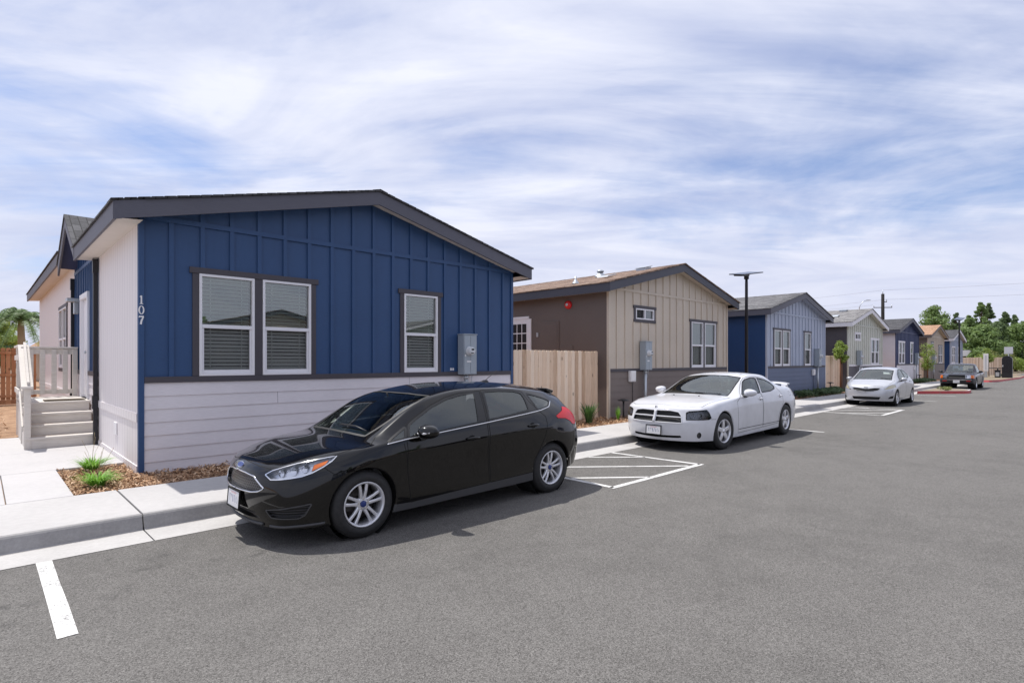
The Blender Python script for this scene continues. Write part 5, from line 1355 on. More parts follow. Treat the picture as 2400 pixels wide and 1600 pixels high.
HC = dict(paint=M['paint_black'], axles=(1.324, -1.324), arch_r=.352, arch_z=.327, tyre_r=.322, rim_r=.213, track=.775, rim_style='double5', capmat=M['cap_blue'],
    bumper=[(2.15, 0, .735), (2.118, .128, .730), (2.102, .33, .714), (2.074, .488, .688), (1.979, .596, .70), (1.711, .817, .722), (1.557, .897, .606), (1.60, .92, .35), (1.60, .92, .1), (2.3, -.3, .1), (2.3, -.3, .735)],
    hood=[(2.3, -.1, 0), (2.118, -.1, 0), (2.118, .128, 0), (2.102, .33, 0), (2.06, .49, 0), (1.95, .60, 0), (1.76, .725, 0), (1.62, .79, 0), (1.41, .795, 0), (1.22, .79, 0), (1.12, .715, 0), (1.21, .5, 0), (1.30, .2, 0), (1.31, -.1, 0)][1:],
    doors=[[(.809, .255), (-.259, .292), (-.215, .686), (-.212, .973), (-.298, 1.335), (.02, 1.318), (.225, 1.283), (.452, 1.208), (.669, 1.105), (.80, 1.036), (.862, .895), (.866, .641)],
           [(-.974, .315), (-.977, .44), (-1.08, .592), (-1.153, .727), (-1.211, .905), (-1.215, .985), (-1.112, 1.068), (-1.04, 1.18), (-1.01, 1.298), (-.86, 1.325), (-.6, 1.342), (-.322, 1.342), (-.236, .973), (-.24, .686), (-.278, .292)]],
    windows=[[(.775, 1.030), (.669, 1.088), (.452, 1.190), (.226, 1.264), (.026, 1.300), (-.208, 1.320), (-.15, 1.15), (-.095, .991), (.198, .965), (.499, .935), (.84, .908)],
             [(-.352, 1.322), (-.608, 1.325), (-.86, 1.310), (-.985, 1.28), (-.988, 1.197), (-.946, 1.075), (-.566, 1.036), (-.255, 1.008)],
             [(-1.075, 1.272), (-1.216, 1.243), (-1.377, 1.197), (-1.462, 1.162), (-1.363, 1.103), (-1.189, 1.073), (-1.115, 1.070)],
             [(1.07, .885), (.93, .955), (.815, 1.015), (.872, .905)]],
    win_owner=[(0, 'door_window'), (1, 'door_window'), (None, 'quarter_window'), (None, 'quarter_window')], handles=[(.02, .832), (-.95, .895)],
    windshield=[(-.2, .945), (0, .945), (.3, .94), (.58, .928), (.612, 1.04), (.630, 1.17), (.630, 1.245), (.595, 1.30), (.3, 1.318), (0, 1.322), (-.2, 1.322)], ws_min=.2, ws_z=.88,
    rear_window=[(-.2, 1.03), (.52, 1.03), (.47, 1.24), (-.2, 1.27)],
    headlight=[(2.098, .469, .656), (2.080, .545, .618), (2.033, .624, .624), (1.959, .691, .634), (1.881, .745, .648), (1.802, .786, .676), (1.711, .817, .722), (1.631, .825, .767), (1.577, .810, .805), (1.648, .780, .797), (1.760, .725, .778), (1.877, .649, .753), (1.979, .596, .725), (2.053, .528, .695)],
    amber=[(1.775, .765, .742), (1.652, .805, .778), (1.69, .815, .742), (1.80, .775, .690)],
    bulbs=[(1.985, .585, .668, .034), (1.90, .645, .684, .040), (1.82, .70, .702, .036)],
    fog=[(2.113, .515, .345), (1.817, .817, .406), (1.867, .782, .305), (1.913, .753, .279), (2.083, .570, .282)], fog_mats=(m_slats('fog_slats', 42, (.05, .05, .055)), M['trim_grey'], M['lens']),
    grille=[(-.2, .652), (.18, .646), (.335, .628), (.485, .540), (.478, .525), (.421, .500), (.33, .487), (.156, .483), (-.2, .482)], grille_mat=m_mesh_grille('grille_mesh'),
    intake=[(-.2, .325), (.2, .322), (.343, .309), (.418, .258), (.2, .243), (-.2, .240)], intake_mat=m_slats('intake_slats', 40, (.03, .03, .03)),
    tail=[(-1.43, .975), (-1.537, 1.007), (-1.615, 1.03), (-1.66, 1.075), (-1.76, 1.06), (-1.86, 1.02), (-1.93, .95), (-1.915, .87), (-1.85, .835), (-1.775, .845), (-1.722, .89), (-1.622, .93), (-1.455, .945)],
    cladding=[(1.0, .0), (1.0, .262), (.809, .255), (-.259, .292), (-.99, .315), (-.99, 0)],
    mirror=(.66, .97, .965), mirror_signal=M['white_label'] if 'white_label' in M else None, mirror_size=(.23, .145, .115),
    side_glass=M['tint'], front_glass=M['wsglass'], dash_x=1.12, dash_z=.90, dash_mat=m_plain('charcoal_dashboard', (.24, .25, .255), .7), rv_mirror=(.52, 1.235), seat_x=.0,
    wipers=[[(.55, .955), (.3, .985), (.0, .985), (-.15, .97)], [(-.05, .955), (-.25, .975), (-.55, .965)]],
    gaps=[('side', [(.866, .641), (.9, .86)]), ('diag', [(1.711, .817, .722), (1.557, .897, .606)]), ('top', [(2.118, 0), (2.118, .128), (2.102, .33), (2.06, .49)]), ('top', [(1.62, .79), (1.41, .797), (1.22, .795), (1.12, .715)]),
          ('side', [(-1.78, .84), (-1.75, .60), (-1.69, .50)])])
hatch = thing('parked_car', 'black five door hatchback with tinted windows, nearest car at the kerb', 'car', (3.977, 5.66, 0), math.pi, 'cars parked along the kerb')
cb, body = assemble(HATCH, HC, hatch)
# chrome surround of the grille, belt line strip, badges, plate, aerial, front lip
mb = MB(); cb.rod([(0, .652), (.18, .646), (.335, .628), (.485, .540), (.478, .525), (.421, .500), (.33, .487), (.156, .483), (0, .482)], 'front', .0075, lift=.002, mb=mb); mb.build('grille_frame', M['chrome'], hatch)
mb = MB(); cb.rod([(1.085, .868), (.862, .897), (.499, .925), (-.184, .980), (-1.17, 1.062), (-1.36, 1.092), (-1.47, 1.158)], 'side', .0065, lift=.003, mb=mb); mb.build('chrome_strip', M['chrome'], hatch)
for nm, rr, mt, dx in (('badge', (.075, .030), M['chrome'], .004), ('badge', (.066, .024), M['cap_blue'], .0075)):
    h = cb.bvh.ray_cast(Vector((2.14, 0, 4)), Vector((0, 0, -1))); h = cb.bvh.ray_cast(Vector((4, 0, .695)), Vector((-1, 0, 0)))
    pp, nn = h[0], h[1]; tq = Vector((0, 0, 1)).cross(nn).normalized(); up = nn.cross(tq); mb = MB()
    mb.add([tuple(pp+nn*(dx if k < 24 else 0)+tq*rr[0]*math.cos(k*math.pi/12)+up*rr[1]*math.sin(k*math.pi/12)) for k in range(48)], [tuple(range(24))]+[(k, (k+1) % 24, 24+(k+1) % 24, 24+k) for k in range(24)])
    mb.build(nm, mt, hatch)
plate(hatch, 2.222, 0, .382, (0, R(-4), 0), frame=M['gap'])
mb = MB(); cb.rod([(0, .20), (.3, .20), (.45, .205)], 'front', .016, mb=mb); cb.rod([(2.08, .2), (1.9, .205), (1.70, .215)], 'side', .014, mb=mb); mb.build('front_lip', M['trim_grey'], hatch)
mb = MB(); mb.hexa([(-1.0, -.03, 1.40), (-.86, -.02, 1.405), (-1.0, .03, 1.40), (-.86, .02, 1.405), (-.98, -.015, 1.43), (-.93, -.01, 1.43), (-.98, .015, 1.43), (-.93, .01, 1.43)]); mb.tube([(-.95, 0, 1.42), (-1.17, 0, 1.56)], [.006, .0035], 6); mb.build('aerial', M['black'], hatch, bevel=.004)
# rear spoiler lip
mb = MB(); mb.hexa([(-1.64, -.50, 1.275), (-1.80, -.46, 1.235), (-1.64, .50, 1.275), (-1.80, .46, 1.235), (-1.64, -.50, 1.315), (-1.82, -.46, 1.275), (-1.64, .50, 1.315), (-1.82, .46, 1.275)]); mb.build('spoiler', M['paint_black'], hatch, bevel=.008)
# ------------------------------------------------------------------ white four door saloon
SEDAN = dict(
    stations=[2.20, 2.12, 1.98, 1.83, 1.525, 1.25, 1.0, .8, .55, .3, .05, -.25, -.6, -.95, -1.25, -1.525, -1.8, -2.05, -2.25, -2.40],
    R0=[(2.20, 0.74, .20), (2.02, 0.825, .20), (1.8, .90, .20), (1.0, .90, .19), (0, .90, .20), (-1.2, .90, .21), (-1.8, .90, .25), (-2.1, .88, .27), (-2.40, .80, .28)],
    R1=[(2.20, 0.8, .36), (2.02, 0.885, .36), (1.8, .935, .37), (1.0, .925, .35), (0, .92, .35), (-1.2, .925, .37), (-1.8, .935, .38), (-2.1, .91, .42), (-2.40, .83, .44)],
    R2=[(2.20, 0.815, .54), (2.02, 0.9, .54), (1.8, .94, .57), (1.0, .935, .56), (0, .932, .56), (-1.2, .94, .58), (-1.8, .945, .60), (-2.1, .92, .62), (-2.40, .84, .62)],
    R3=[(2.20, 0.8, .68), (2.02, 0.885, .68), (1.8, .935, .75), (1.0, .935, .78), (0, .938, .79), (-1.2, .945, .82), (-1.8, .94, .83), (-2.1, .91, .83), (-2.40, .83, .83)],
    R4=[(2.20, 0.765, .79), (2.02, 0.85, .79), (1.83, .87, .885), (1.525, .888, .915), (1.25, .897, .935), (1.0, .90, .95), (.55, .905, .958), (0, .905, .972), (-.6, .90, .99), (-.95, .895, 1.02), (-1.25, .885, 1.05), (-1.525, .87, 1.07), (-2.05, .82, 1.065), (-2.40, .72, 1.03)],
    T1=[(2.27, .72, .835), (2.08, .76, .868), (1.83, .79, .90), (1.525, .805, .928), (1.25, .815, .948), (1.0, .835, .96), (.8, .835, 1.0), (.55, .825, 1.07), (.3, .81, 1.13), (.05, .795, 1.17), (-.25, .785, 1.195), (-.6, .78, 1.20), (-.95, .772, 1.19), (-1.25, .765, 1.165), (-1.525, .76, 1.115), (-1.8, .755, 1.09), (-2.05, .74, 1.08), (-2.25, .70, 1.075)],
    T2=[(2.27, .52, .85), (2.08, .56, .885), (1.83, .62, .918), (1.525, .66, .948), (1.25, .69, .965), (1.0, .72, .985), (.8, .72, 1.05), (.55, .70, 1.165), (.3, .675, 1.27), (.05, .65, 1.35), (-.25, .635, 1.385), (-.6, .63, 1.395), (-.95, .625, 1.37), (-1.25, .62, 1.30), (-1.525, .62, 1.19), (-1.8, .62, 1.105), (-2.05, .60, 1.09), (-2.25, .57, 1.085)],
    T3=[(2.27, .28, .86), (2.08, .30, .90), (1.83, .34, .93), (1.525, .36, .957), (1.25, .38, .975), (1.0, .40, 1.0), (.8, .40, 1.075), (.55, .39, 1.195), (.3, .38, 1.305), (.05, .37, 1.39), (-.25, .36, 1.425), (-.6, .355, 1.435), (-.95, .35, 1.41), (-1.25, .35, 1.34), (-1.525, .35, 1.225), (-1.8, .35, 1.115), (-2.05, .34, 1.10), (-2.25, .32, 1.095)],
    T4=[(2.27, 0, .865), (2.08, 0, .905), (1.83, 0, .935), (1.525, 0, .962), (1.25, 0, .98), (1.0, 0, 1.005), (.8, 0, 1.085), (.55, 0, 1.205), (.3, 0, 1.315), (.05, 0, 1.40), (-.25, 0, 1.435), (-.6, 0, 1.445), (-.95, 0, 1.42), (-1.25, 0, 1.35), (-1.525, 0, 1.235), (-1.8, 0, 1.12), (-2.05, 0, 1.105), (-2.25, 0, 1.10)],
    front=dict(u=[0, .34, .66, .88], c=[(2.47, .20), (2.525, .36), (2.535, .555), (2.48, .66), (2.44, .815)], pow=2.8),
    rear=dict(u=[0, .34, .66, .88], c=[(-2.50, .30), (-2.56, .44), (-2.56, .62), (-2.54, .83), (-2.50, 1.06)], pow=3),
    creases=[('R', 4, 0, 5, .25), ('R', 4, 6, 14, .4), ('T', 2, 6, 15, .5), ('F', 4, 0, 5, .4), ('F', 2, 0, 5, .7)])
# ------------------------------------------------------------------ small silver saloon
MINI = dict(
    stations=[1.93, 1.82, 1.66, 1.45, 1.24, 1.08, .9, .7, .5, .3, .05, -.25, -.6, -.9, -1.15, -1.35, -1.6, -1.8, -1.95],
    R0=[(1.93, .60, .20), (1.7, .75, .19), (1.3, .80, .20), (0, .80, .20), (-1.3, .80, .22), (-1.7, .77, .27), (-1.95, .66, .28)],
    R1=[(1.93, .65, .34), (1.7, .795, .35), (1.3, .835, .36), (0, .825, .35), (-1.3, .835, .38), (-1.7, .81, .42), (-1.95, .71, .44)],
    R2=[(1.93, .655, .50), (1.7, .80, .53), (1.3, .845, .56), (0, .842, .56), (-1.3, .848, .59), (-1.7, .82, .62), (-1.95, .73, .62)],
    R3=[(1.93, .62, .64), (1.7, .775, .69), (1.3, .84, .74), (0, .845, .78), (-1.3, .845, .81), (-1.7, .80, .82), (-1.95, .71, .82)],
    R4=[(1.93, .57, .74), (1.7, .705, .81), (1.45, .77, .865), (1.24, .80, .89), (.9, .82, .91), (.5, .828, .925), (0, .828, .945), (-.6, .82, .975), (-1.15, .80, 1.0), (-1.6, .74, .99), (-1.95, .64, .95)],
    T1=[(1.82, .53, .80), (1.66, .60, .845), (1.45, .67, .89), (1.24, .73, .925), (1.08, .755, .965), (.9, .755, 1.02), (.7, .745, 1.08), (.5, .735, 1.13), (.3, .725, 1.165), (0, .712, 1.19), (-.6, .70, 1.20), (-.9, .695, 1.19), (-1.15, .69, 1.155), (-1.35, .68, 1.09), (-1.6, .66, 1.03), (-1.8, .62, 1.01)],
    T2=[(1.82, .38, .82), (1.66, .44, .87), (1.45, .53, .92), (1.24, .61, .97), (1.08, .635, 1.04), (.9, .63, 1.125), (.7, .62, 1.215), (.5, .605, 1.30), (.3, .59, 1.36), (0, .575, 1.40), (-.6, .565, 1.395), (-.9, .56, 1.355), (-1.15, .56, 1.26), (-1.35, .56, 1.15), (-1.6, .55, 1.045), (-1.8, .51, 1.02)],
    T3=[(1.82, .21, .83), (1.66, .24, .885), (1.45, .29, .94), (1.24, .33, 1.0), (1.08, .34, 1.075), (.9, .34, 1.16), (.7, .335, 1.255), (.5, .33, 1.34), (.3, .325, 1.405), (0, .32, 1.44), (-.6, .315, 1.44), (-.9, .315, 1.40), (-1.15, .315, 1.30), (-1.35, .31, 1.185), (-1.6, .30, 1.055), (-1.8, .28, 1.03)],
    T4=[(1.82, 0, .835), (1.66, 0, .89), (1.45, 0, .945), (1.24, 0, 1.01), (1.08, 0, 1.085), (.9, 0, 1.17), (.7, 0, 1.265), (.5, 0, 1.35), (.3, 0, 1.415), (0, 0, 1.45), (-.6, 0, 1.45), (-.9, 0, 1.41), (-1.15, 0, 1.31), (-1.35, 0, 1.195), (-1.6, 0, 1.06), (-1.8, 0, 1.035)],
    front=dict(u=[0, .36, .68, .88], c=[(2.06, .20), (2.11, .34), (2.11, .50), (2.08, .66), (2.0, .80)], pow=2.4),
    rear=dict(u=[0, .36, .68, .88], c=[(-2.10, .30), (-2.18, .44), (-2.18, .62), (-2.14, .82), (-2.08, 1.0)], pow=3),
    creases=[('R', 4, 5, 14, .3), ('T', 2, 5, 15, .45)])
# ------------------------------------------------------------------ compact pickup
PICK = dict(
    stations=[2.02, 1.95, 1.82, 1.6, 1.375, 1.1, .98, .82, .62, .45, .25, -.1, -.4, -.56, -.62, -.72, -1.0, -1.375, -1.8, -2.2, -2.38],
    R0=[(2.02, .74, .36), (1.8, .80, .33), (1.0, .80, .30), (-1, .80, .30), (-2.38, .77, .40)],
    R1=[(2.02, .76, .46), (1.8, .82, .46), (1.0, .825, .42), (-1, .825, .42), (-2.38, .79, .48)],
    R2=[(2.02, .765, .58), (1.8, .828, .60), (1.0, .835, .60), (-1, .835, .60), (-2.38, .80, .62)],
    R3=[(2.02, .755, .74), (1.8, .82, .76), (1.0, .83, .79), (-1, .83, .80), (-2.38, .80, .80)],
    R4=[(2.02, .735, .85), (1.8, .795, .885), (1.0, .805, .935), (0, .81, .95), (-1, .81, .96), (-2.38, .785, .97)],
    T1=[(1.95, .66, .875), (1.6, .68, .915), (1.1, .70, .95), (.98, .745, .965), (.82, .74, 1.03), (.62, .735, 1.12), (.45, .725, 1.18), (.25, .72, 1.20), (-.4, .715, 1.20), (-.56, .71, 1.15), (-.62, .70, .99), (-.72, .70, .965), (-2.2, .70, .975)],
    T2=[(1.95, .48, .885), (1.6, .50, .925), (1.1, .60, .965), (.98, .66, .995), (.82, .655, 1.11), (.62, .64, 1.27), (.45, .625, 1.40), (.25, .61, 1.47), (-.1, .60, 1.485), (-.4, .60, 1.475), (-.56, .61, 1.35), (-.62, .62, 1.0), (-.72, .60, .965), (-2.2, .60, .975)],
    T3=[(1.95, .26, .89), (1.6, .27, .932), (1.1, .36, .975), (.98, .38, 1.015), (.82, .38, 1.135), (.62, .37, 1.295), (.45, .36, 1.43), (.25, .35, 1.505), (-.1, .35, 1.52), (-.4, .35, 1.51), (-.56, .36, 1.37), (-.62, .36, 1.0), (-.72, .35, .965), (-2.2, .35, .975)],
    T4=[(1.95, 0, .895), (1.6, 0, .935), (1.1, 0, .98), (.98, 0, 1.02), (.82, 0, 1.14), (.62, 0, 1.30), (.45, 0, 1.435), (.25, 0, 1.51), (-.1, 0, 1.525), (-.4, 0, 1.515), (-.56, 0, 1.37), (-.62, 0, 1.0), (-.72, 0, .965), (-2.2, 0, .975)],
    front=dict(u=[0, .34, .66, .9], c=[(2.10, .36), (2.12, .46), (2.12, .58), (2.11, .74), (2.08, .87)], pow=3.5),
    rear=dict(u=[0, .34, .66, .9], c=[(-2.42, .40), (-2.44, .48), (-2.44, .62), (-2.44, .80), (-2.43, .97)], pow=4),
    creases=[('R', 4, 0, 21, .75), ('T', 2, 6, 14, .55), ('F', 4, 0, 5, .7), ('X', 14, 0, 5, .8), ('X', 13, 0, 5, .4)], levels=2)

M['paint_white'] = m_carpaint('white_car_paint', (.68, .685, .72), .3)
M['paint_silver'] = m_carpaint('silver_car_paint', (.52, .53, .57), .32, .35)
M['paint_grey'] = m_carpaint('dark_grey_car_paint', (.030, .027, .040), .35, 0, .7)
M['clearglass'] = m_glass('car_side_glass', (.70, .80, .80), 1.8)
M['wsglass2'] = m_glass('pale_windshield_glass', (.72, .84, .84), 2.25)
M['smoke'] = m_plain('smoked_lamp_bowl', (.13, .13, .14), .25, .5); M['hazy'] = m_plain('hazed_lamp', (.50, .45, .31), .22, Coat_Weight=1.0)
SC = dict(paint=M['paint_white'], axles=(1.53, -1.53), arch_r=.392, arch_z=.352, tyre_r=.352, rim_r=.222, tyre_w=.225, track=.815, rim_style='star5', steer=-6,
    bumper=[(2.6, -.3, .60), (2.37, .588, .600), (2.057, .873, .604), (1.88, .93, .60), (1.88, .94, .1), (2.6, -.3, .1)],
    hood=[(2.33, -.1, 0), (2.30, .104, 0), (2.293, .332, 0), (2.266, .573, 0), (2.10, .765, 0), (1.5, .80, 0), (1.02, .82, 0), (1.10, .5, 0), (1.12, -.1, 0)],
    doors=[[(.93, .265), (-.26, .285), (-.25, .63), (-.225, .93), (-.19, 1.02), (-.44, 1.345), (-.14, 1.352), (.12, 1.322), (.30, 1.255), (.62, 1.065), (.72, .99), (.97, .876), (.96, .6)],
           [(-1.08, .31), (-1.10, .48), (-1.20, .62), (-1.33, .74), (-1.34, .92), (-1.17, 1.08), (-1.10, 1.215), (-.82, 1.30), (-.455, 1.345), (-.21, 1.02), (-.245, .93), (-.272, .63), (-.28, .285)]],
    windows=[[(.596, 1.030), (.259, 1.245), (.122, 1.29), (-.144, 1.323), (-.395, 1.318), (-.20, 1.012), (.652, 1.0)],
             [(-.48, 1.318), (-.82, 1.272), (-1.06, 1.20), (-1.118, 1.12), (-1.06, 1.075), (-.776, 1.031), (-.29, 1.015)]],
    win_owner=[(0, 'door_window'), (1, 'door_window')], handles=[(-.13, .892), (-1.2, .905)],
    windshield=[(-.2, 1.005), (0, 1.005), (.145, 1.004), (.5, .998), (.72, .985), (.70, 1.06), (.665, 1.184), (.64, 1.27), (.60, 1.335), (.3, 1.37), (0, 1.375), (-.2, 1.375)], ws_min=-.1, ws_z=.97,
    rear_window=[(-.2, 1.13), (.56, 1.12), (.52, 1.33), (-.2, 1.36)],
    headlight=[(2.35, .581, .728), (2.315, .622, .752), (2.065, .829, .777), (2.032, .860, .727), (2.005, .889, .63), (2.057, .873, .606), (2.373, .588, .600)], hl_mats=(M['smoke'], M['gap'], M['lens']), hl_depth=.07,
    bulbs=[(2.265, .655, .67, .046), (2.155, .75, .675, .046)], bulb_mat=M['bulb'], hl_rim=.014,
    fog=[(2.20+.0*k, .757, .316) for k in range(0)] or [(2.214+.036*math.sin(a)*-.7, .757+.036*math.sin(a)*.7, .316+.05*math.cos(a)) for a in [k*math.pi/8 for k in range(16)]], fog_mats=(M['smoke'], M['gap'], M['lens']),
    grille=[(-.2, .752), (.3, .756), (.44, .735), (.497, .666), (.522, .540), (.15, .541), (-.2, .541)], grille_mat=m_slats('dark_grille_slats', 52, (.035, .035, .038)),
    intake=[(-.2, .282), (.49, .305), (.50, .268), (.44, .258), (-.2, .245)], intake_mat=M['gap'],
    tail=[(-2.30, .95), (-2.45, .95), (-2.52, .90), (-2.52, .76), (-2.36, .76)],
    cladding=[(1.14, 0), (1.14, .235), (-1.14, .255), (-1.14, 0)], clad_mat=M['paint_white'],
    mirror=(.60, 1.0, 1.045), mirror_size=(.24, .15, .13), side_glass=M['clearglass'], front_glass=M['wsglass2'], dash_x=.86, dash_z=.93, rv_mirror=(.12, 1.27), seat_x=-.25, seat_mat=M['seat_grey'], wheel_z=.93,
    dash_mat=m_plain('grey_dashboard', (.10, .105, .11), .7), bay_z=.70, gapw=.008,
    wipers=[[(.60, 1.0), (.3, 1.012), (.05, 1.012)], [(-.05, 1.005), (-.35, 1.01), (-.6, 1.0)]],
    gaps=[('front', [(0, .849), (.104, .849), (.332, .841), (.573, .823)], .008), ('top', [(2.266, .573), (2.10, .765)], .008), ('top', [(2.10, .765), (1.5, .80), (1.05, .815)], .007),
          ('side', [(.917, .335), (-1.159, .344)], .012), ('side', [(1.88, .60), (2.02, .606)], .006), ('side', [(-2.0, .62), (-2.3, .66)], .006), ('side', [(-1.78, .98), (-1.88, .98), (-1.90, .90), (-1.80, .88), (-1.78, .98)], .005)])
sedan = thing('parked_car', 'white four door sedan with a crosshair grille and boot spoiler', 'car', (11.77, 5.74, 0), math.pi, 'cars parked along the kerb')
cb, body = assemble(SEDAN, SC, sedan)
# body coloured cross bar of the grille, spoiler, badge, plate
mb = MB(); cb.rod([(.0, .752), (.0, .541)], 'front', .030, lift=-.004, mb=mb, both=False); cb.rod([(0, .648), (.25, .648), (.507, .642)], 'front', .0125, lift=-.003, mb=mb); mb.build('grille_bar', M['paint_white'], sedan)
mb = MB(); cb.rod([(0, .755), (.3, .759), (.445, .738), (.502, .668), (.527, .537), (.15, .537), (0, .537)], 'front', .010, lift=.0, mb=mb); mb.build('grille_frame', M['paint_white'], sedan)
h = cb.bvh.ray_cast(Vector((4, 0, .805)), Vector((-1, 0, 0))); mb = MB(); p_, n_ = h[0], h[1]
mb.tube([p_+n_*.004+Vector((0, .028, .02)), p_+n_*.006+Vector((0, -.01, .022)), p_+n_*.006+Vector((0, -.026, .0)), p_+n_*.006+Vector((0, -.012, -.02)), p_+n_*.005+Vector((0, .004, -.008))], [.004, .009, .010, .008, .004], 6); mb.build('badge', M['smoke'], sedan)
plate(sedan, 2.537, 0, .385, (0, R(-3), 0), frame=M['gap'])
mb = MB(); pr = []
for k in range(13):
    y = -.70+1.40*k/12; pr.append((-2.22-.10*(1-abs(y)/.7)**.5, y, 1.15-.035*(abs(y)/.7)**6))
for a, b in zip(pr[:-1], pr[1:]):
    mb.hexa([(a[0]+.02, a[1], a[2]-.012), (a[0]-.18, a[1], a[2]+.012), (b[0]+.02, b[1], b[2]-.012), (b[0]-.18, b[1], b[2]+.012), (a[0]+.0, a[1], a[2]+.022), (a[0]-.17, a[1], a[2]+.03), (b[0]+.0, b[1], b[2]+.022), (b[0]-.17, b[1], b[2]+.03)])
for y in (-.62, .62): mb.box(-2.36, -2.22, y-.05, y+.05, 1.05, 1.13)
mb.build('spoiler', M['paint_white'], sedan)
mb = MB()
for y in (-.28, .28):
    h = cb.bvh.ray_cast(Vector((1.3, abs(y), 4)), Vector((0, 0, -1))); mb.lathe([(.018, 0), (.012, .018), (0, .02)], (h[0].x, y, h[0].z), 2, 8)
mb.build('washer_nozzles', M['black'], sedan)

MC = dict(paint=M['paint_silver'], axles=(1.26, -1.26), arch_r=.335, arch_z=.31, tyre_r=.30, rim_r=.20, tyre_w=.185, track=.735, rim_style='cap',
    bumper=[(2.3, -.3, .72), (1.98, .46, .70), (1.95, .58, .624), (1.763, .733, .645), (1.56, .825, .63), (1.58, .85, .1), (2.3, -.3, .1)],
    hood=[(1.90, -.1, 0), (1.885, .2, 0), (1.82, .45, 0), (1.735, .652, 0), (1.5, .70, 0), (1.15, .727, 0), (1.20, .5, 0), (1.27, -.1, 0)],
    doors=[[(.86, .27), (-.10, .285), (-.09, .9), (-.10, 1.0), (-.26, 1.375), (0, 1.37), (.22, 1.335), (.60, 1.18), (.80, 1.05), (.89, .88), (.90, .6)],
           [(-.87, .32), (-.90, .46), (-1.0, .6), (-1.1, .72), (-1.06, .98), (-.95, 1.15), (-.80, 1.28), (-.55, 1.36), (-.28, 1.375), (-.12, 1.0), (-.11, .9), (-.12, .285)]],
    windows=[[(.80, 1.0), (.60, 1.15), (.22, 1.312), (0, 1.345), (-.225, 1.35), (-.09, .985), (.3, .975)],
             [(-.315, 1.348), (-.55, 1.325), (-.74, 1.25), (-.86, 1.14), (-.84, 1.06), (-.6, 1.02), (-.145, .995)]],
    win_owner=[(0, 'door_window'), (1, 'door_window')], handles=[(.02, .86), (-.80, .88)],
    windshield=[(-.2, .985), (0, .985), (.4, .98), (.63, .965), (.60, 1.08), (.575, 1.20), (.545, 1.31), (.3, 1.345), (0, 1.352), (-.2, 1.352)], ws_min=.1, ws_z=.93,
    rear_window=[(-.2, 1.06), (.5, 1.05), (.46, 1.30), (-.2, 1.33)],
    headlight=[(1.985, .50, .612), (1.79, .64, .752), (1.617, .727, .80), (1.42, .785, .80), (1.40, .825, .70), (1.763, .733, .645)], hl_mats=(M['hazy'], M['chrome'], M['lens']), hl_depth=.006, hl_rim=.010, hl_lens=False,
    fog=[(1.888, .660, .295), (1.821, .720, .368), (1.66, .79, .392), (1.68, .77, .304)], fog_mats=(M['gap'], M['gap'], M['lens']),
    grille=[(-.2, .655), (0, .655), (.08, .645), (.254, .678), (.457, .682), (.392, .595), (.237, .548), (0, .533), (-.2, .533)], grille_mat=m_slats('small_grille_slats', 48, (.07, .07, .075)),
    intake=[(-.2, .365), (.464, .355), (.405, .25), (-.2, .245)], intake_mat=m_slats('small_intake_slats', 50, (.06, .06, .065)),
    tail=[(-1.75, .94), (-1.95, .93), (-2.08, .86), (-2.08, .72), (-1.92, .72)],
    mirror=(.66, .90, .985), mirror_size=(.21, .14, .11), side_glass=M['clearglass'], front_glass=M['wsglass2'], dash_x=1.05, dash_z=.92, rv_mirror=(.36, 1.25), seat_x=-.1, seat_mat=M['seat_grey'], dash_mat=m_plain('mid_grey_dashboard', (.14, .15, .155), .8), bay_z=.60,
    wipers=[[(.60, .985), (.3, 1.01), (-.05, 1.02)], [(.05, .985), (-.3, .995), (-.58, .98)]],
    gaps=[('front', [(0, .757), (.3, .752), (.52, .735)], .007), ('top', [(1.735, .652), (1.5, .70), (1.15, .727)], .006)])
mini = thing('parked_car', 'small silver sedan parked before the red kerbed island', 'car', (25.95, 5.80, 0), math.pi, 'cars parked along the kerb')
cb, body = assemble(MINI, MC, mini)
h = cb.bvh.ray_cast(Vector((4, 0, .685)), Vector((-1, 0, 0))); p_ = h[0]+h[1]*.006
for (ry, rz) in ((.068, .046), (.022, .044), (.045, .02)):
    mb = MB(); mb.tube([(p_.x, p_.y+ry*math.cos(k*math.pi/10), p_.z+rz*math.sin(k*math.pi/10)+(.018 if ry == .045 else 0)) for k in range(21)], .006, 6, caps=False); mb.build('badge', M['chrome'], mini)
mb = MB(); cb.rod([(0, .53), (.237, .544), (.395, .592), (.462, .686)], 'front', .011, lift=.002, mb=mb); mb.build('grille_frame', M['chrome'], mini)

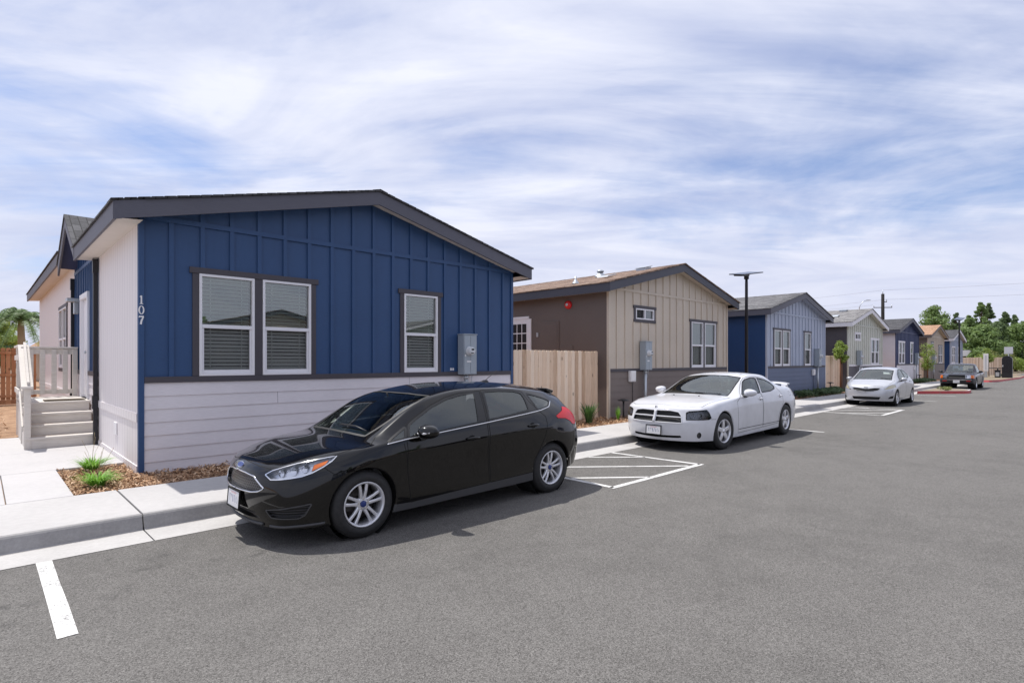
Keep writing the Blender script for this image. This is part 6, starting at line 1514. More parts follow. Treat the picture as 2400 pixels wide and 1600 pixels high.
PC = dict(paint=M['paint_grey'], axles=(1.385, -1.385), arch_r=.40, arch_z=.36, tyre_r=.335, rim_r=.195, tyre_w=.215, track=.72, rim_style='steel',
    bumper=[(2.3, -.3, .60), (2.0, .80, .60), (1.88, .86, .60), (1.88, .86, .1), (2.3, -.3, .1)],
    hood=[(2.04, -.1, 0), (2.03, .3, 0), (2.0, .6, 0), (1.9, .70, 0), (1.05, .72, 0), (1.06, .4, 0), (1.06, -.1, 0)],
    doors=[[(.93, .42), (-.46, .42), (-.47, 1.40), (-.40, 1.445), (.20, 1.445), (.42, 1.375), (.80, 1.06), (.93, .90)]],
    windows=[[(.76, 1.03), (.42, 1.335), (.20, 1.405), (-.38, 1.41), (-.42, 1.385), (-.42, .985), (.78, .975)]],
    win_owner=[(0, 'door_window')], handles=[(-.33, .86)],
    windshield=[(-.2, 1.015), (0, 1.015), (.4, 1.01), (.64, .995), (.62, 1.13), (.60, 1.28), (.575, 1.42), (.3, 1.455), (0, 1.46), (-.2, 1.46)], ws_min=.15, ws_z=.98,
    rear_window=[(-.2, 1.08), (.55, 1.08), (.52, 1.38), (-.2, 1.40)],
    headlight=[(2.12, .44, .845), (2.05, .63, .845), (2.05, .63, .665), (2.12, .44, .665)], hl_rim=.012,
    amber=[(2.05, .645, .845), (1.92, .83, .845), (1.92, .83, .665), (2.05, .645, .665)],
    grille=[(-.2, .84), (.44, .84), (.44, .67), (-.2, .67)], grille_mat=m_slats('pickup_grille_slats', 36, (.03, .03, .03)),
    intake=[(-.2, .56), (.15, .56), (.15, .42), (-.2, .42)], intake_mat=M['gap'],
    tail=[(-2.32, .93), (-2.46, .93), (-2.46, .62), (-2.36, .62)],
    mirror=(.74, .93, 1.035), mirror_mat=M['black'], mirror_size=(.2, .14, .1), side_glass=M['clearglass'], front_glass=M['wsglass2'], dash_x=.95, dash_z=.96, rv_mirror=(.4, 1.36), seat_x=.05, seat_mat=M['seat_grey'], wheel_z=1.0, floor=.30, bay_z=.75, wrnd=.02,
    wipers=[[(.6, 1.01), (.3, 1.03), (-.02, 1.035)], [(.05, 1.015), (-.3, 1.025), (-.58, 1.01)]],
    gaps=[('side', [(-.53, .4), (-.53, .95)], .02), ('side', [(2.0, .60), (1.78, .60)], .01), ('front', [(0, .855), (.7, .848)], .01)])
pick = thing('pickup_truck', 'old dark grey pickup parked behind the red kerbed island', 'pickup', (43.41, 5.42, 0), math.pi, 'cars parked along the kerb')
cb, body = assemble(PICK, PC, pick)
mb = MB()
for sg in (1, -1): pass
mb.hexa([(2.02, -.80, .40), (2.17, -.74, .42), (2.02, .80, .40), (2.17, .74, .42), (2.02, -.80, .58), (2.17, -.74, .575), (2.02, .80, .58), (2.17, .74, .575)]); bo = mb.build('bumper_bar', M['black'], pick, bevel=.02)
mb = MB(); mb.box(2.165, 2.185, -.72, .72, .565, .595); mb.build('bumper_strip', M['chrome'], bo)
for sg in (1, -1): mb = MB(); mb.box(2.165, 2.176, sg*.55-.1, sg*.55+.1, .49, .53); mb.build('bumper_marker', M['red_lens'], bo)
plate(pick, 2.185, .0, .47, (0, 0, 0))
mb = MB(); mb.box(-2.30, -.70, -.66, .66, .93, .972); mb.box(-2.30, -.70, -.60, .60, .9725, .974); mb.build('bed_liner', M['black'], pick)
# ------------------------------------------------------------------ fences
M['fence_pale'] = m_wood_fence('pale_cedar_pickets', (.47, .31, .20), (.74, .56, .41), (.88, .73, .58))
M['fence_warm'] = m_wood_fence('warm_redwood_pickets', (.30, .13, .06), (.46, .215, .105), (.58, .30, .16))
def fence(p, q, z0, z1, label, mat, gap=.009, kick=True, rail_front=False, group='wooden fences'):
    P, Q = Vector((*p, 0)), Vector((*q, 0)); L = (Q-P).length; a = math.atan2(Q.y-P.y, Q.x-P.x)
    t = thing('wooden_fence', label, 'fence', (*p, 0), a, group); mb = MB(); n = int(L/.14)
    for k in range(n):
        x0, x1 = k*.14+gap/2, (k+1)*.14-gap/2; zt = z1+.012*pnoise(Vector((k*1.7, p[0], 3))); dy = .004*pnoise(Vector((k*2.3, p[1], 7))); c = .025
        mb.prism([(x0, z0+(.16 if kick else .02)), (x1, z0+(.16 if kick else .02)), (x1, zt-c), (x1-c, zt), (x0+c, zt), (x0, zt-c)], 1, dy, dy+.018)
    mb.build('pickets', mat, t)
    r = MB(); yr = (-.062, -.022) if rail_front else (.024, .062)
    for z in (z0+.25, (z0+z1)/2, z1-.22): r.box(0, n*.14, yr[0], yr[1], z, z+.085)
    if kick: r.box(0, n*.14, -.012, .022, z0, z0+.157)
    r.build('rails', mat, t)
    for k in range(int(L/2.4)+2):
        x = min(k*2.4, n*.14-.1); po = MB(); po.box(x, x+.09, .064, .154, z0, z1-.1); po.build('fence_post', mat, t)
    return t
fence((8.83, 9.42), (12.43, 9.42), .10, 1.95, 'pale cedar fence between the blue house and the tan house', M['fence_pale'])
fence((19.72, 11.5), (23.1, 11.5), .10, 1.95, 'pale cedar fence set back between the tan and steel blue houses', M['fence_pale'])
fence((30.5, 9.42), (34.15, 9.42), .10, 1.95, 'pale cedar fence behind the staked young tree and shrubs', M['fence_pale'])
fence((52.3, 9.42), (55.7, 9.42), .10, 1.95, 'pale cedar fence between the dark navy house and the last tan house', M['fence_pale'])
fence((73.5, 9.26), (78.0, 8.72), .10, 2.02, 'shaded cedar fence beginning at the corner of the farthest house', M['fence_pale'])
fence((78.05, 8.7), (82.3, 6.5), .10, 2.05, 'sunlit cedar fence behind the dark letter box cabinet', M['fence_pale'])
fence((-14, 27.0), (1.55, 27.0), .12, 2.15, 'warm redwood fence with open gaps at the back of the yard, left of the porch', M['fence_warm'], gap=.018, rail_front=True)

# ------------------------------------------------------------------ street lamps, poles, signs, cabinets
M['pole_black'] = m_plain('black_lamp_metal', (.014, .013, .018), .42, .2); M['sign_back'] = m_plain('sign_back_aluminium', (.62, .63, .66), .45, .3)
M['pv'] = m_plain('solar_cells', (.012, .014, .03), .15); M['pole_wood'] = m_paint('tarred_pole', (.009, .007, .007), .9, (6, 6, 1), .2, .3)
def solar_lamp(x, y, h, label):
    t = thing('street_lamp', label, 'street lamp', (x, y, 0), 0, 'solar street lamps')
    p = MB(); p.tube([(0, 0, .05), (0, 0, h-.35), (0, 0, h-.06)], [.062, .052, .045], 14); p.lathe([(.16, .12), (.16, .15), (.11, .17), (.07, .20)], (0, 0, 0), 2, 16); p.build('lamp_post', M['pole_black'], t)
    b = MB(); b.tube([(0, 0, h-.16), (0, 0, h-.01)], .085, 12); b.tube([(-.09, 0, h-.09), (.09, 0, h-.09)], .03, 8); b.build('bracket', M['pole_black'], t)
    s = MB(); a = R(6); ca, sa = math.cos(a), math.sin(a)
    def pt(u, v, w_): return (u, v, h+.045+w_+u*.16+v*.13)
    L = .83; W_ = .27
    s.hexa([pt(-L, -W_, -.012), pt(L, -W_, -.012), pt(-L, W_, -.012), pt(L, W_, -.012), pt(-L, -W_, .022), pt(L, -W_, .022), pt(-L, W_, .022), pt(L, W_, .022)]); s.build('solar_panel', M['pole_black'], t, bevel=.006)
    c = MB(); c.quad(pt(-L+.03, -W_+.03, .0235), pt(L-.03, -W_+.03, .0235), pt(L-.03, W_-.03, .0235), pt(-L+.03, W_-.03, .0235)); c.build('solar_cells', M['pv'], t)
    l = MB(); l.hexa([pt(-.72, -.14, -.06), pt(-.12, -.16, -.09), pt(-.72, .14, -.06), pt(-.12, .16, -.09), pt(-.74, -.15, -.014), pt(-.1, -.17, -.014), pt(-.74, .15, -.014), pt(-.1, .17, -.014)]); l.build('lamp_head', M['pole_black'], t, bevel=.015)
    return t
solar_lamp(20.05, 8.62, 4.80, 'black solar street lamp between the white sedan and the deep blue wall')
solar_lamp(57.6, 7.38, 5.05, 'distant black solar street lamp above the pickup by the last house')

def path_light(x, y, label):
    t = thing('path_light', label, 'garden light', (x, y, .10), 0, 'low black path lights')
    p = MB(); p.tube([(0, 0, -.05), (0, 0, .50)], .024, 10); p.build('light_post', M['black'], t)
    c = MB(); c.lathe([(0, .545), (.06, .54), (.165, .505), (.165, .495), (.05, .49), (.03, .46)], (0, 0, 0), 2, 20); c.build('light_cap', M['black'], t)
path_light(12.75, 8.86, 'black mushroom path light by the skirting of the tan house')
path_light(30.2, 8.85, 'black path light before the fence left of the staked tree')
path_light(50.8, 8.85, 'tiny black path light in front of the dark navy house')

t = thing('utility_pole', 'tall dark wooden utility pole with cross arms behind the sage house', 'utility pole', (94.0, 20.7, 0))
mb = MB(); mb.tube([(0, 0, 0), (0, 0, 11.3)], [.26, .20], 14); mb.build('pole', M['pole_wood'], t)
ad = Vector((.72, -.69, 0)); ad = Vector((.64, -.77, 0)).normalized()
def arm(z, l0, l1, s=.055):
    m_ = MB(); m_.tube([tuple(ad*l0+Vector((0, 0, z))), tuple(ad*l1+Vector((0, 0, z)))], s, 6); return m_
a_ = arm(9.35, -1.25, 1.25).build('cross_arm', M['pole_wood'], t); a2 = arm(10.15, -.1, .55).build('cross_arm', M['pole_wood'], t)
for z, l in ((9.40, -1.2), (9.40, 1.2), (10.2, .5), (11.3, 0)):
    m_ = MB(); b_ = ad*l; m_.tube([(b_.x, b_.y, z), (b_.x, b_.y, z+.32 if z < 11 else z+.55)], [.05, .04], 8); m_.build('insulator', M['galv'], t)
M['wire'] = m_plain('power_cable', (.30, .31, .36), .6)
def wire(a, b, sag, label):
    a, b = Vector(a), Vector(b); mb = MB(); pts = []
    for k in range(21):
        u = k/20; p = a.lerp(b, u); pts.append((p.x, p.y, p.z-sag*4*u*(1-u)))
    mb.tube(pts, .014, 5); tag(mb.build('power_line', M['wire']), label, 'power line', 'overhead power lines')
top = Vector((94, 20.7, 11.85)); e1_, e2_ = Vector((94, 20.7, 9.72))-ad*1.2, Vector((94, 20.7, 9.72))+ad*1.2; e3_ = Vector((94, 20.7, 10.5))+ad*.5
wire(top, (95, 62, 11.6), .5, 'topmost overhead wire running left from the pole tip')
wire(e3_, (95, 62, 10.3), .5, 'upper of the two lower wires left of the utility pole')
wire(e1_, (94, 62, 9.6), .5, 'lowest overhead wire left of the utility pole')
wire(top, (97, -22, 12.0), .5, 'topmost overhead wire running right above the trees')
wire(e3_, (97, -22, 10.2), .4, 'lower overhead wire running right above the trees')
t = thing('cobra_lamp', 'grey curved arm street light rising behind the sage house roof', 'street lamp', (84.0, 21.2, 0))
mb = MB(); mb.tube([(0, 0, 0), (0, 0, 8.5)], [.11, .08], 10); mb.build('lamp_post', M['galv'], t)
mb = MB(); mb.tube([(0, 0, 8.4), (.10, -.12, 9.0), (.35, -.42, 9.5), (.62, -.74, 9.68)], [.06, .05, .045, .04], 8); mb.build('lamp_arm', M['galv'], t)
mb = MB(); mb.hexa([(.56, -.80, 9.6), (.90, -1.17, 9.64), (.70, -.67, 9.6), (1.04, -1.04, 9.64), (.56, -.80, 9.74), (.90, -1.17, 9.72), (.70, -.67, 9.74), (1.04, -1.04, 9.72)]); mb.build('lamp_head', M['galv'], t, bevel=.03)

def sign(x, y, z0, z1, wd, label, a=0.0):
    t = thing('road_sign', label, 'sign', (x, y, 0), R(a), 'signs seen from behind')
    mb = MB(); mb.tube([(0, 0, 0), (0, 0, z1-.05)], .035, 8); mb.build('sign_post', M['galv'], t)
    mb = MB(); mb.box(-.05, -.035, -wd/2, wd/2, z0, z1); mb.box(-.058, -.0505, -wd/2+.03, wd/2-.03, z0+.15, z0+.17); mb.build('sign_panel', M['sign_back'], t, bevel=.004)
sign(102.7, 12.3, 2.35, 3.2, 1.0, 'pale sign back on a post beyond the far fence, right of the lamp')
sign(80.3, 6.1, 2.42, 3.18, .72, 'pale sign back above the dark letter box cabinet')
t = thing('notice_board', 'tall white notice board standing before the far cedar fence', 'sign', (67.6, 6.72, 0), 0)
mb = MB(); mb.box(-.04, .04, -.18, .18, .72, 2.34); mb.build('board_panel', M['white_label'], t, bevel=.01)
mb = MB(); mb.box(-.035, .035, -.10, .10, .1, .72); mb.build('board_post', M['galv'], t)
mb = MB(); mb.box(-.046, -.0405, -.06, .06, .85, 2.2); mb.build('board_text_strip', M['sign_back'], t)
t = thing('letter_box_cabinet', 'dark arched letter box cabinet on the red kerbed bulb', 'letter box cabinet', (67.9, 5.25, .13))
mb = MB(); mb.prism([(-.36, 0), (.36, 0), (.36, 1.72), (.30, 1.86), (.17, 1.97), (0, 2.02), (-.17, 1.97), (-.30, 1.86), (-.36, 1.72)], 0, -.28, .28); mb.build('cabinet', M['bronze'], t, bevel=.02)
mb = MB()
for i in range(3):
    for j in range(5): mb.box(-.29, -.2805, -.30+i*.205, -.11+i*.205, .5+j*.24, .72+j*.24)
mb.build('letter_box_doors', M['pole_black'], t); mb = MB(); mb.box(-.295, -.282, .26, .31, 1.0, 1.16); mb.build('lock_plate', M['white_label'], t)
t = thing('gate_arm', 'black barrier box with a horizontal arm beside the letter box cabinet', 'barrier', (68.3, 5.95, .13))
mb = MB(); mb.box(-.2, .2, -.2, .2, 0, .62); mb.box(-.24, .24, -.24, .24, .621, .70); mb.build('barrier_box', M['bronze'], t, bevel=.02)
mb = MB(); mb.box(-.21, -.2005, -.13, .13, .12, .50); mb.build('barrier_door', M['sign_back'], t); mb = MB(); mb.tube([(0, -.45, .85), (0, 1.0, .88)], .04, 8); mb.tube([(0, 0, .70), (0, 0, .86)], .05, 8); mb.build('barrier_arm', M['black'], t)

# ------------------------------------------------------------------ plants
M['grass_leaf'] = m_leaf('bright_grass_blades', (.09, .23, .02), (.17, .38, .04), (.32, .55, .09), 3)
M['sword_leaf'] = m_leaf('dark_sword_leaves', (.018, .05, .014), (.04, .10, .025), (.10, .19, .05), 3)
M['shrub_leaf'] = m_leaf('grey_green_shrub_leaves', (.035, .065, .026), (.075, .125, .05), (.16, .23, .11), 3)
M['young_leaf'] = m_leaf('young_tree_leaves', (.08, .13, .02), (.20, .29, .045), (.42, .50, .13), 3)
M['far_leaf'] = m_leaf('far_tree_leaves', (.07, .12, .032), (.145, .225, .065), (.28, .37, .13), .5)
M['far_leaf2'] = m_leaf('blue_green_far_leaves', (.062, .10, .045), (.125, .185, .078), (.23, .30, .13), .5)
M['olive_leaf'] = m_leaf('yellow_olive_leaves', (.09, .12, .03), (.19, .22, .06), (.32, .33, .12), 1)
M['bark'] = m_paint('tree_bark', (.13, .085, .06), .9, (8, 8, 2), .3, .5); M['bark_red'] = m_paint('reddish_stake', (.22, .09, .045), .85, (10, 10, 2), .2, .3)
M['flower'] = m_plain('white_flowers', (.8, .8, .76), .6); M['straw'] = m_plain('dry_flower_stalks', (.34, .27, .16), .8)
def blades(n, r, h, w_, droop, rnd, spread=1.0, m=0):
    mb = MB()
    for k in range(n):
        a = rnd.uniform(0, 2*math.pi); ln = h*rnd.uniform(.65, 1.1); out = r*rnd.uniform(.25, 1.0)*spread; b0 = rnd.uniform(0, r*.22); d = Vector((math.cos(a), math.sin(a), 0)); s = Vector((-d.y, d.x, 0)); vs = []; K = 5
        for i in range(K+1):
            u = i/K; p = d*(b0+out*u**1.4)+Vector((0, 0, ln*(u-droop*u**2.4*rnd.uniform(.7, 1.2)))); ww = w_*(1-u**2)*.5+.0006
            vs += [tuple(p-s*ww), tuple(p+s*ww+Vector((0, 0, ww*.3)))]
        mb.add(vs, [(2*i, 2*i+1, 2*i+3, 2*i+2) for i in range(K)], m, True)
    return mb
def clump(x, y, z, n, r, h, w_, droop, mat, label, name, cat, seed, stalks=0, group=None):
    rnd = random.Random(seed); t = thing(name, label, cat, (x, y, z), 0, group); blades(n, r, h, w_, droop, rnd).build('leaves', mat, t, fix=False)
    if stalks:
        mb = MB()
        for k in range(stalks):
            a = rnd.uniform(0, 6.28); q = rnd.uniform(.04, .13); mb.tube([(0, 0, 0), (q*.5*math.cos(a), q*.5*math.sin(a), h*.8), (q*1.4*math.cos(a), q*1.4*math.sin(a), h*rnd.uniform(1.25, 1.6))], [.002, .0015, .0025], 5)
        mb.build('flower_stalks', M['straw'], t)
    return t
clump(1.06, 8.56, .10, 260, .30, .34, .011, .55, M['grass_leaf'], 'bright green grass tuft nearest the pavement at the corner of house 107', 'grass_tuft', 'ornamental grass', 1, 4, 'grass tufts by the blue house')
clump(1.16, 9.85, .10, 240, .30, .36, .011, .5, M['grass_leaf'], 'bright green grass tuft against the concrete walk, behind the nearer tuft', 'grass_tuft', 'ornamental grass', 2, 4, 'grass tufts by the blue house')
clump(3.9, 8.72, .10, 26, .10, .14, .006, .3, M['straw'], 'small dry sprig in the shaded bark under the blue house', 'dry_sprig', 'plant', 5)
clump(10.98, 8.66, .10, 75, .34, .72, .034, .28, M['sword_leaf'], 'dark green sword leaved plant in front of the cedar fence', 'sword_leaf_plant', 'plant', 3)
clump(12.15, 8.62, .10, 34, .09, .42, .022, .1, M['grass_leaf'], 'slim green seedling beside the black path light', 'seedling', 'plant', 4)
clump(13.2, 8.75, .10, 40, .2, .26, .03, .5, M['shrub_leaf'], 'small leafy plant half hidden by the nose of the white sedan', 'leafy_plant', 'plant', 6)
def leaf_cloud(mb, centres, n, size, rnd, m=0, flat=.6):
    for (cx, cy, cz, r) in centres:
        for k in range(n):
            d = Vector((rnd.gauss(0, 1), rnd.gauss(0, 1), rnd.gauss(0, 1))).normalized()*r*(rnd.random()**.38); p = Vector((cx, cy, cz))+Vector((d.x, d.y, d.z*flat if flat else d.z))
            nrm = (d.normalized()+Vector((rnd.gauss(0, .6), rnd.gauss(0, .6), rnd.gauss(0, .6)+.35))).normalized(); u = nrm.orthogonal().normalized(); v = nrm.cross(u); a = rnd.uniform(0, 6.28); u, v = u*math.cos(a)+v*math.sin(a), v*math.cos(a)-u*math.sin(a); s = size*rnd.uniform(.6, 1.3)
            mb.add([tuple(p-u*s), tuple(p-v*s*.55+nrm*s*.15), tuple(p+u*s), tuple(p+v*s*.55+nrm*s*.15)], [(0, 1, 2, 3)], m)
def shrub(x, y, z, r, h, n, size, mat, label, seed, group=None, name='shrub', flowers=0):
    rnd = random.Random(seed); t = thing(name, label, 'shrub', (x, y, z), 0, group); mb = MB(); cs = [(rnd.uniform(-r, r)*.6, rnd.uniform(-r, r)*.6, h*rnd.uniform(.3, .7), r*rnd.uniform(.45, .7)) for _ in range(7)]
    leaf_cloud(mb, cs, n//7, size, rnd, 0, h/r*.55); mb.build('leaves', mat, t, fix=False)
    mb = MB()
    for c in cs[:5]: mb.tube([(0, 0, 0), (c[0]*.5, c[1]*.5, c[2]*.5), c[:3]], [.012, .008, .004], 5)
    mb.build('stems', M['bark'], t)
    if flowers:
        mb = MB()
        for k in range(flowers):
            c = cs[k % 7]; d = Vector((rnd.gauss(0, 1), rnd.gauss(0, 1), abs(rnd.gauss(0, 1)))).normalized()*c[3]; mb.lathe([(.045, 0), (.03, .03), (0, .035)], (c[0]+d.x, c[1]+d.y, c[2]+d.z*h/r*.55), 2, 6)
        mb.build('flowers', M['flower'], t)
    return t
lab = ['low dark shrub at the front of the steel blue house, nearest the white sedan', 'low dark shrub by the conduit of the steel blue house', 'low dark shrub right of the conduit below the steel blue house', 'low dark shrub under the right corner of the steel blue house', 'low dark shrub before the fence, left of the staked tree']
for i, x in enumerate((25.6, 26.9, 28.2, 29.4, 30.7)): shrub(x, 8.52, .10, .55, .34, 700, .05, M['shrub_leaf'], lab[i], 20+i, 'low shrubs along the pavement')
lab = ['low shrub in front of the dark navy house, left one', 'low shrub in front of the dark navy house, middle one', 'low shrub at the right corner of the dark navy house']
for i, x in enumerate((47.6, 49.2, 51.0)): shrub(x, 8.5, .10, .6, .36, 500, .06, M['shrub_leaf'], lab[i], 40+i, 'low shrubs along the pavement')
shrub(33.6, 11.3, .10, .75, 2.35, 1500, .075, M['shrub_leaf'], 'white flowering bush peeping over the fence by the sage house', 50, None, 'flowering_bush', 46)
shrub(71.5, 6.0, .12, .35, .3, 260, .05, M['shrub_leaf'], 'small shrub on the kerb bulb near the notice board', 51); shrub(36.6, 5.3, .13, .3, .22, 220, .05, M['olive_leaf'], 'dry little plant on the red kerbed island', 52)
def young_tree(x, y, h, cr, label, seed, stakes=2, lean=0.0, mat=None):
    rnd = random.Random(seed); t = thing('young_tree', label, 'tree', (x, y, .10), 0, 'young street trees'); mb = MB(); zc = h-cr*1.0
    mb.tube([(0, 0, 0), (lean*.4, .02, zc*.5), (lean, 0, zc), (lean, 0, h*.93)], [.035, .03, .022, .008], 8); tr = mb
    cs = []
    for k in range(13):
        a = rnd.uniform(0, 6.28); zz = zc+rnd.uniform(-.85, .95)*cr; rr = cr*.62*(1-abs(zz-zc)/cr*.55)*rnd.uniform(.4, 1); c = (lean+rr*math.cos(a), rr*math.sin(a), zz, cr*rnd.uniform(.28, .42)); cs.append(c)
        tr.tube([(lean, 0, zz-.2), (lean+rr*.5*math.cos(a), rr*.5*math.sin(a), zz-.08), c[:3]], [.012, .008, .004], 5)
    tr.build('trunk', M['bark'], t); mb = MB(); leaf_cloud(mb, cs, 120, .055, rnd, 0, .9); mb.build('crown', mat or M['young_leaf'], t, fix=False)
    for k in range(stakes):
        s = MB(); sx = (-.22, .22)[k]; s.tube([(sx, .05*k, -.05), (sx*.9, .04*k, zc-.1)], .028, 8); s.build('stake', M['bark_red'], t)
    if stakes:
        s = MB()
        for z in (zc*.45, zc*.8): s.tube([(-.2, 0, z), (lean*.5, .03, z+.01), (.2, .04, z)], .012, 6)
        s.build('tree_tie', M['black'], t)
    return t
young_tree(32.35, 8.95, 2.62, .56, 'staked young tree with a narrow green crown left of the sage house', 60)
young_tree(54.0, 8.85, 2.75, .95, 'staked young tree with a spreading crown before the last tan house', 61)
young_tree(71.3, 6.85, 2.75, .75, 'slim reddish young tree beside the white notice board', 62, 0, -.3)
def big_tree(x, y, h, r, label, seed, mat, kind='round', n=9000, trunk=.22, size=.19, group='tall trees beyond the far fence'):
    rnd = random.Random(seed); t = thing('tall_tree', label, 'tree', (x, y, -.03), 0, group); mb = MB(); pts = [(0, 0, 0), (.1, 0, h*.3), (0, .1, h*.6), (.05, 0, h*.93)]; mb.tube(pts, [trunk, trunk*.75, trunk*.45, .03], 9)
    cs = []; m_ = 46 if kind == 'round' else 84
    for k in range(m_):
        u = rnd.random(); z = h*(.16+.82*u)
        pr = (math.sin(math.pi*min(1, u*.9+.12))**.6) if kind == 'round' else (1-u)**.72*(.35+.65*min(1, u*5))
        a = rnd.uniform(0, 6.28); rr = r*pr*rnd.uniform(.35, 1.0); s = r*(.20+.22*rnd.random())*(1 if kind == 'round' else .36+.5*(1-u))
        cs.append((rr*math.cos(a), rr*math.sin(a), z, s))
        if k % 2: mb.tube([(0, 0, z*.8), (rr*.5*math.cos(a), rr*.5*math.sin(a), z*.92), (rr*math.cos(a), rr*math.sin(a), z)], [trunk*.28, trunk*.16, .02], 5)
    if kind != 'round':
        for k in range(5): cs.append((rnd.uniform(-.15, .15), rnd.uniform(-.15, .15), h*(.90+.025*k), r*.11))
    mb.build('trunk', M['bark'], t); mb = MB(); leaf_cloud(mb, cs, n//len(cs), size, rnd, 0, .75); mb.build('crown', mat, t, fix=False); return t
def at(u, v, tdepth):
    """ground position seen at photo column u, tdepth metres ahead"""
    a = (u-1200)/1301.44; return (.7213*a+.6927)*tdepth, (-.6927*a+.7213)*tdepth
tall = [(2192, 720, 95, 3.3, 'far_leaf', 'round', 'round crowned tree rising behind the tan tiled house'), (2240, 735, 92, 2.0, 'far_leaf2', 'spire', 'narrow pointed tree right of the round crowned tree'),
        (2272, 742, 84, 2.5, 'far_leaf', 'spire', 'bushy green tree behind the distant street lamp'), (2300, 711, 98, 2.9, 'far_leaf', 'spire', 'tallest pointed tree in the middle of the far grove'),
        (2316, 713, 101, 2.5, 'far_leaf2', 'spire', 'pointed tree just right of the tallest one'), (2356, 733, 92, 2.4, 'far_leaf2', 'spire', 'dark pointed tree behind the sign and letter boxes'),
        (2380, 740, 90, 2.2, 'far_leaf2', 'spire', 'dark tree at the right edge with a thin tip'), (2405, 757, 86, 3.6, 'far_leaf', 'round', 'broad dark tree cut by the right edge of the view'),
        (2338, 760, 88, 2.6, 'far_leaf2', 'round', 'rounded dark tree filling the gap below the pointed ones'), (2262, 772, 82, 2.6, 'far_leaf', 'round', 'lower round tree above the far fence'), (2305, 768, 80, 2.8, 'far_leaf', 'round', 'lower round tree behind the notice board')]
for i, (u, v, td, r, mt, kd, lb) in enumerate(tall):
    x, y = at(u, v, td); big_tree(x, y, 1.72+(845-v)/1301.44*td, r, lb, 100+i, M[mt], kd)
lab = ['yellow green bush over the far fence, left of the notice board', 'olive bush over the far fence, behind the sign', 'green bush at the right edge beyond the letter boxes', 'pale bush beyond the letter boxes by the far kerb']
for i, (u, td, r, h, mt) in enumerate([(2318, 72, 1.5, 2.9, 'young_leaf'), (2338, 76, 1.9, 3.4, 'olive_leaf'), (2386, 82, 1.7, 2.3, 'young_leaf'), (2404, 88, 1.8, 2.5, 'olive_leaf')]):
    x, y = at(u, 0, td); shrub(x, y, 0, r, h, 2400, .11, M[mt], lab[i], 140+i, 'bushes beyond the far fence')
rnd = random.Random(5); mb = MB(); cs = []
for k in range(90): u_ = rnd.uniform(2130, 2520); td = rnd.uniform(104, 125); x, y = at(u_, 0, td); cs.append((x, y, rnd.uniform(.5, 4.2), rnd.uniform(1.6, 3.0)))
leaf_cloud(mb, cs, 260, .30, rnd, 0, .8); tag(mb.build('distant_thicket', M['far_leaf2'], None, fix=False), 'dark green thicket closing the view behind the tall trees', 'thicket', kind='stuff')

# palm, conifer and neighbour roof beyond the redwood fence
t = thing('palm_tree', 'feathery green palm behind the redwood fence on the left', 'palm tree', (1.85, 45.0, .45)); rnd = random.Random(9)
mb = MB(); mb.tube([(0, 0, -.9), (.05, 0, 1.6), (0, 0, 3.2), (0, 0, 3.9)], [.24, .19, .17, .10], 12); mb.build('trunk', m_paint('palm_trunk', (.34, .27, .19), .9, (4, 4, 20), .3, .4), t); fr = MB(); rb = MB()
for k in range(44):
    a = rnd.uniform(0, 6.28); up = rnd.uniform(.1, 1.3); L = rnd.uniform(2.0, 3.1); pts = []
    for i in range(9): u = i/8; rr = L*(u*math.cos(up)*.95); pts.append(Vector((rr*math.cos(a), rr*math.sin(a), 3.7+L*(u*math.sin(up)-.85*u*u))))
    rb.tube(pts, [.025]*4+[.012]*5, 5); s = Vector((-math.sin(a), math.cos(a), 0))
    for i in range(46):
        u = .12+.88*i/46; j = min(7, int(u*8)); p = pts[j].lerp(pts[j+1], u*8-j); ll = .48*(1-.55*abs(u-.45))*rnd.uniform(.8, 1.1)
        for sg in (1, -1):
            q = p+s*sg*ll*.8+Vector((rnd.gauss(0, .04), rnd.gauss(0, .04), -ll*rnd.uniform(.15, .6))); d = (pts[j+1]-pts[j]).normalized()*.022; fr.add([tuple(p-d), tuple(p+d), tuple(q)], [(0, 1, 2)])
rb.build('frond_ribs', M['shrub_leaf'], t); fr.build('fronds', m_leaf('palm_fronds', (.045, .095, .02), (.10, .19, .04), (.24, .34, .10), 2), t, fix=False)
x, y = at(8, 0, 60); big_tree(x, y, 5.6, 2.2, 'dark conifer half hidden behind the palm at the left edge', 160, M['far_leaf2'], 'spire', 4200, .2, .2, None)
x, y = at(-30, 0, 40); big_tree(x, y, 5.4, 1.7, 'leafy tree cut by the left edge of the view', 161, M['young_leaf'], 'round', 4000, .15, .16, None)
t = thing('neighbour_house', 'neighbouring house with a pale tan roof behind the palm', 'house', (3.4, 56.0, 0))
mb = MB(); mb.box(0, 11, 0, 9, 0, 2.7); mb.build('wall', m_paint('tan_stucco', (.48, .38, .29), .9), t)
mb = MB(); mb.hexa([(-.5, -.6, 2.65), (11.5, -.6, 2.65), (-.5, 9.6, 2.65), (11.5, 9.6, 2.65), (2.2, 3.6, 4.9), (8.8, 3.6, 4.9), (2.2, 5.4, 4.9), (8.8, 5.4, 4.9)]); mb.build('roof', SH_ORANGE, t)
mb = MB(); mb.box(1.2, 1.9, 1.6, 2.3, 3.1, 4.3); mb.build('chimney', M['bronze'], t)

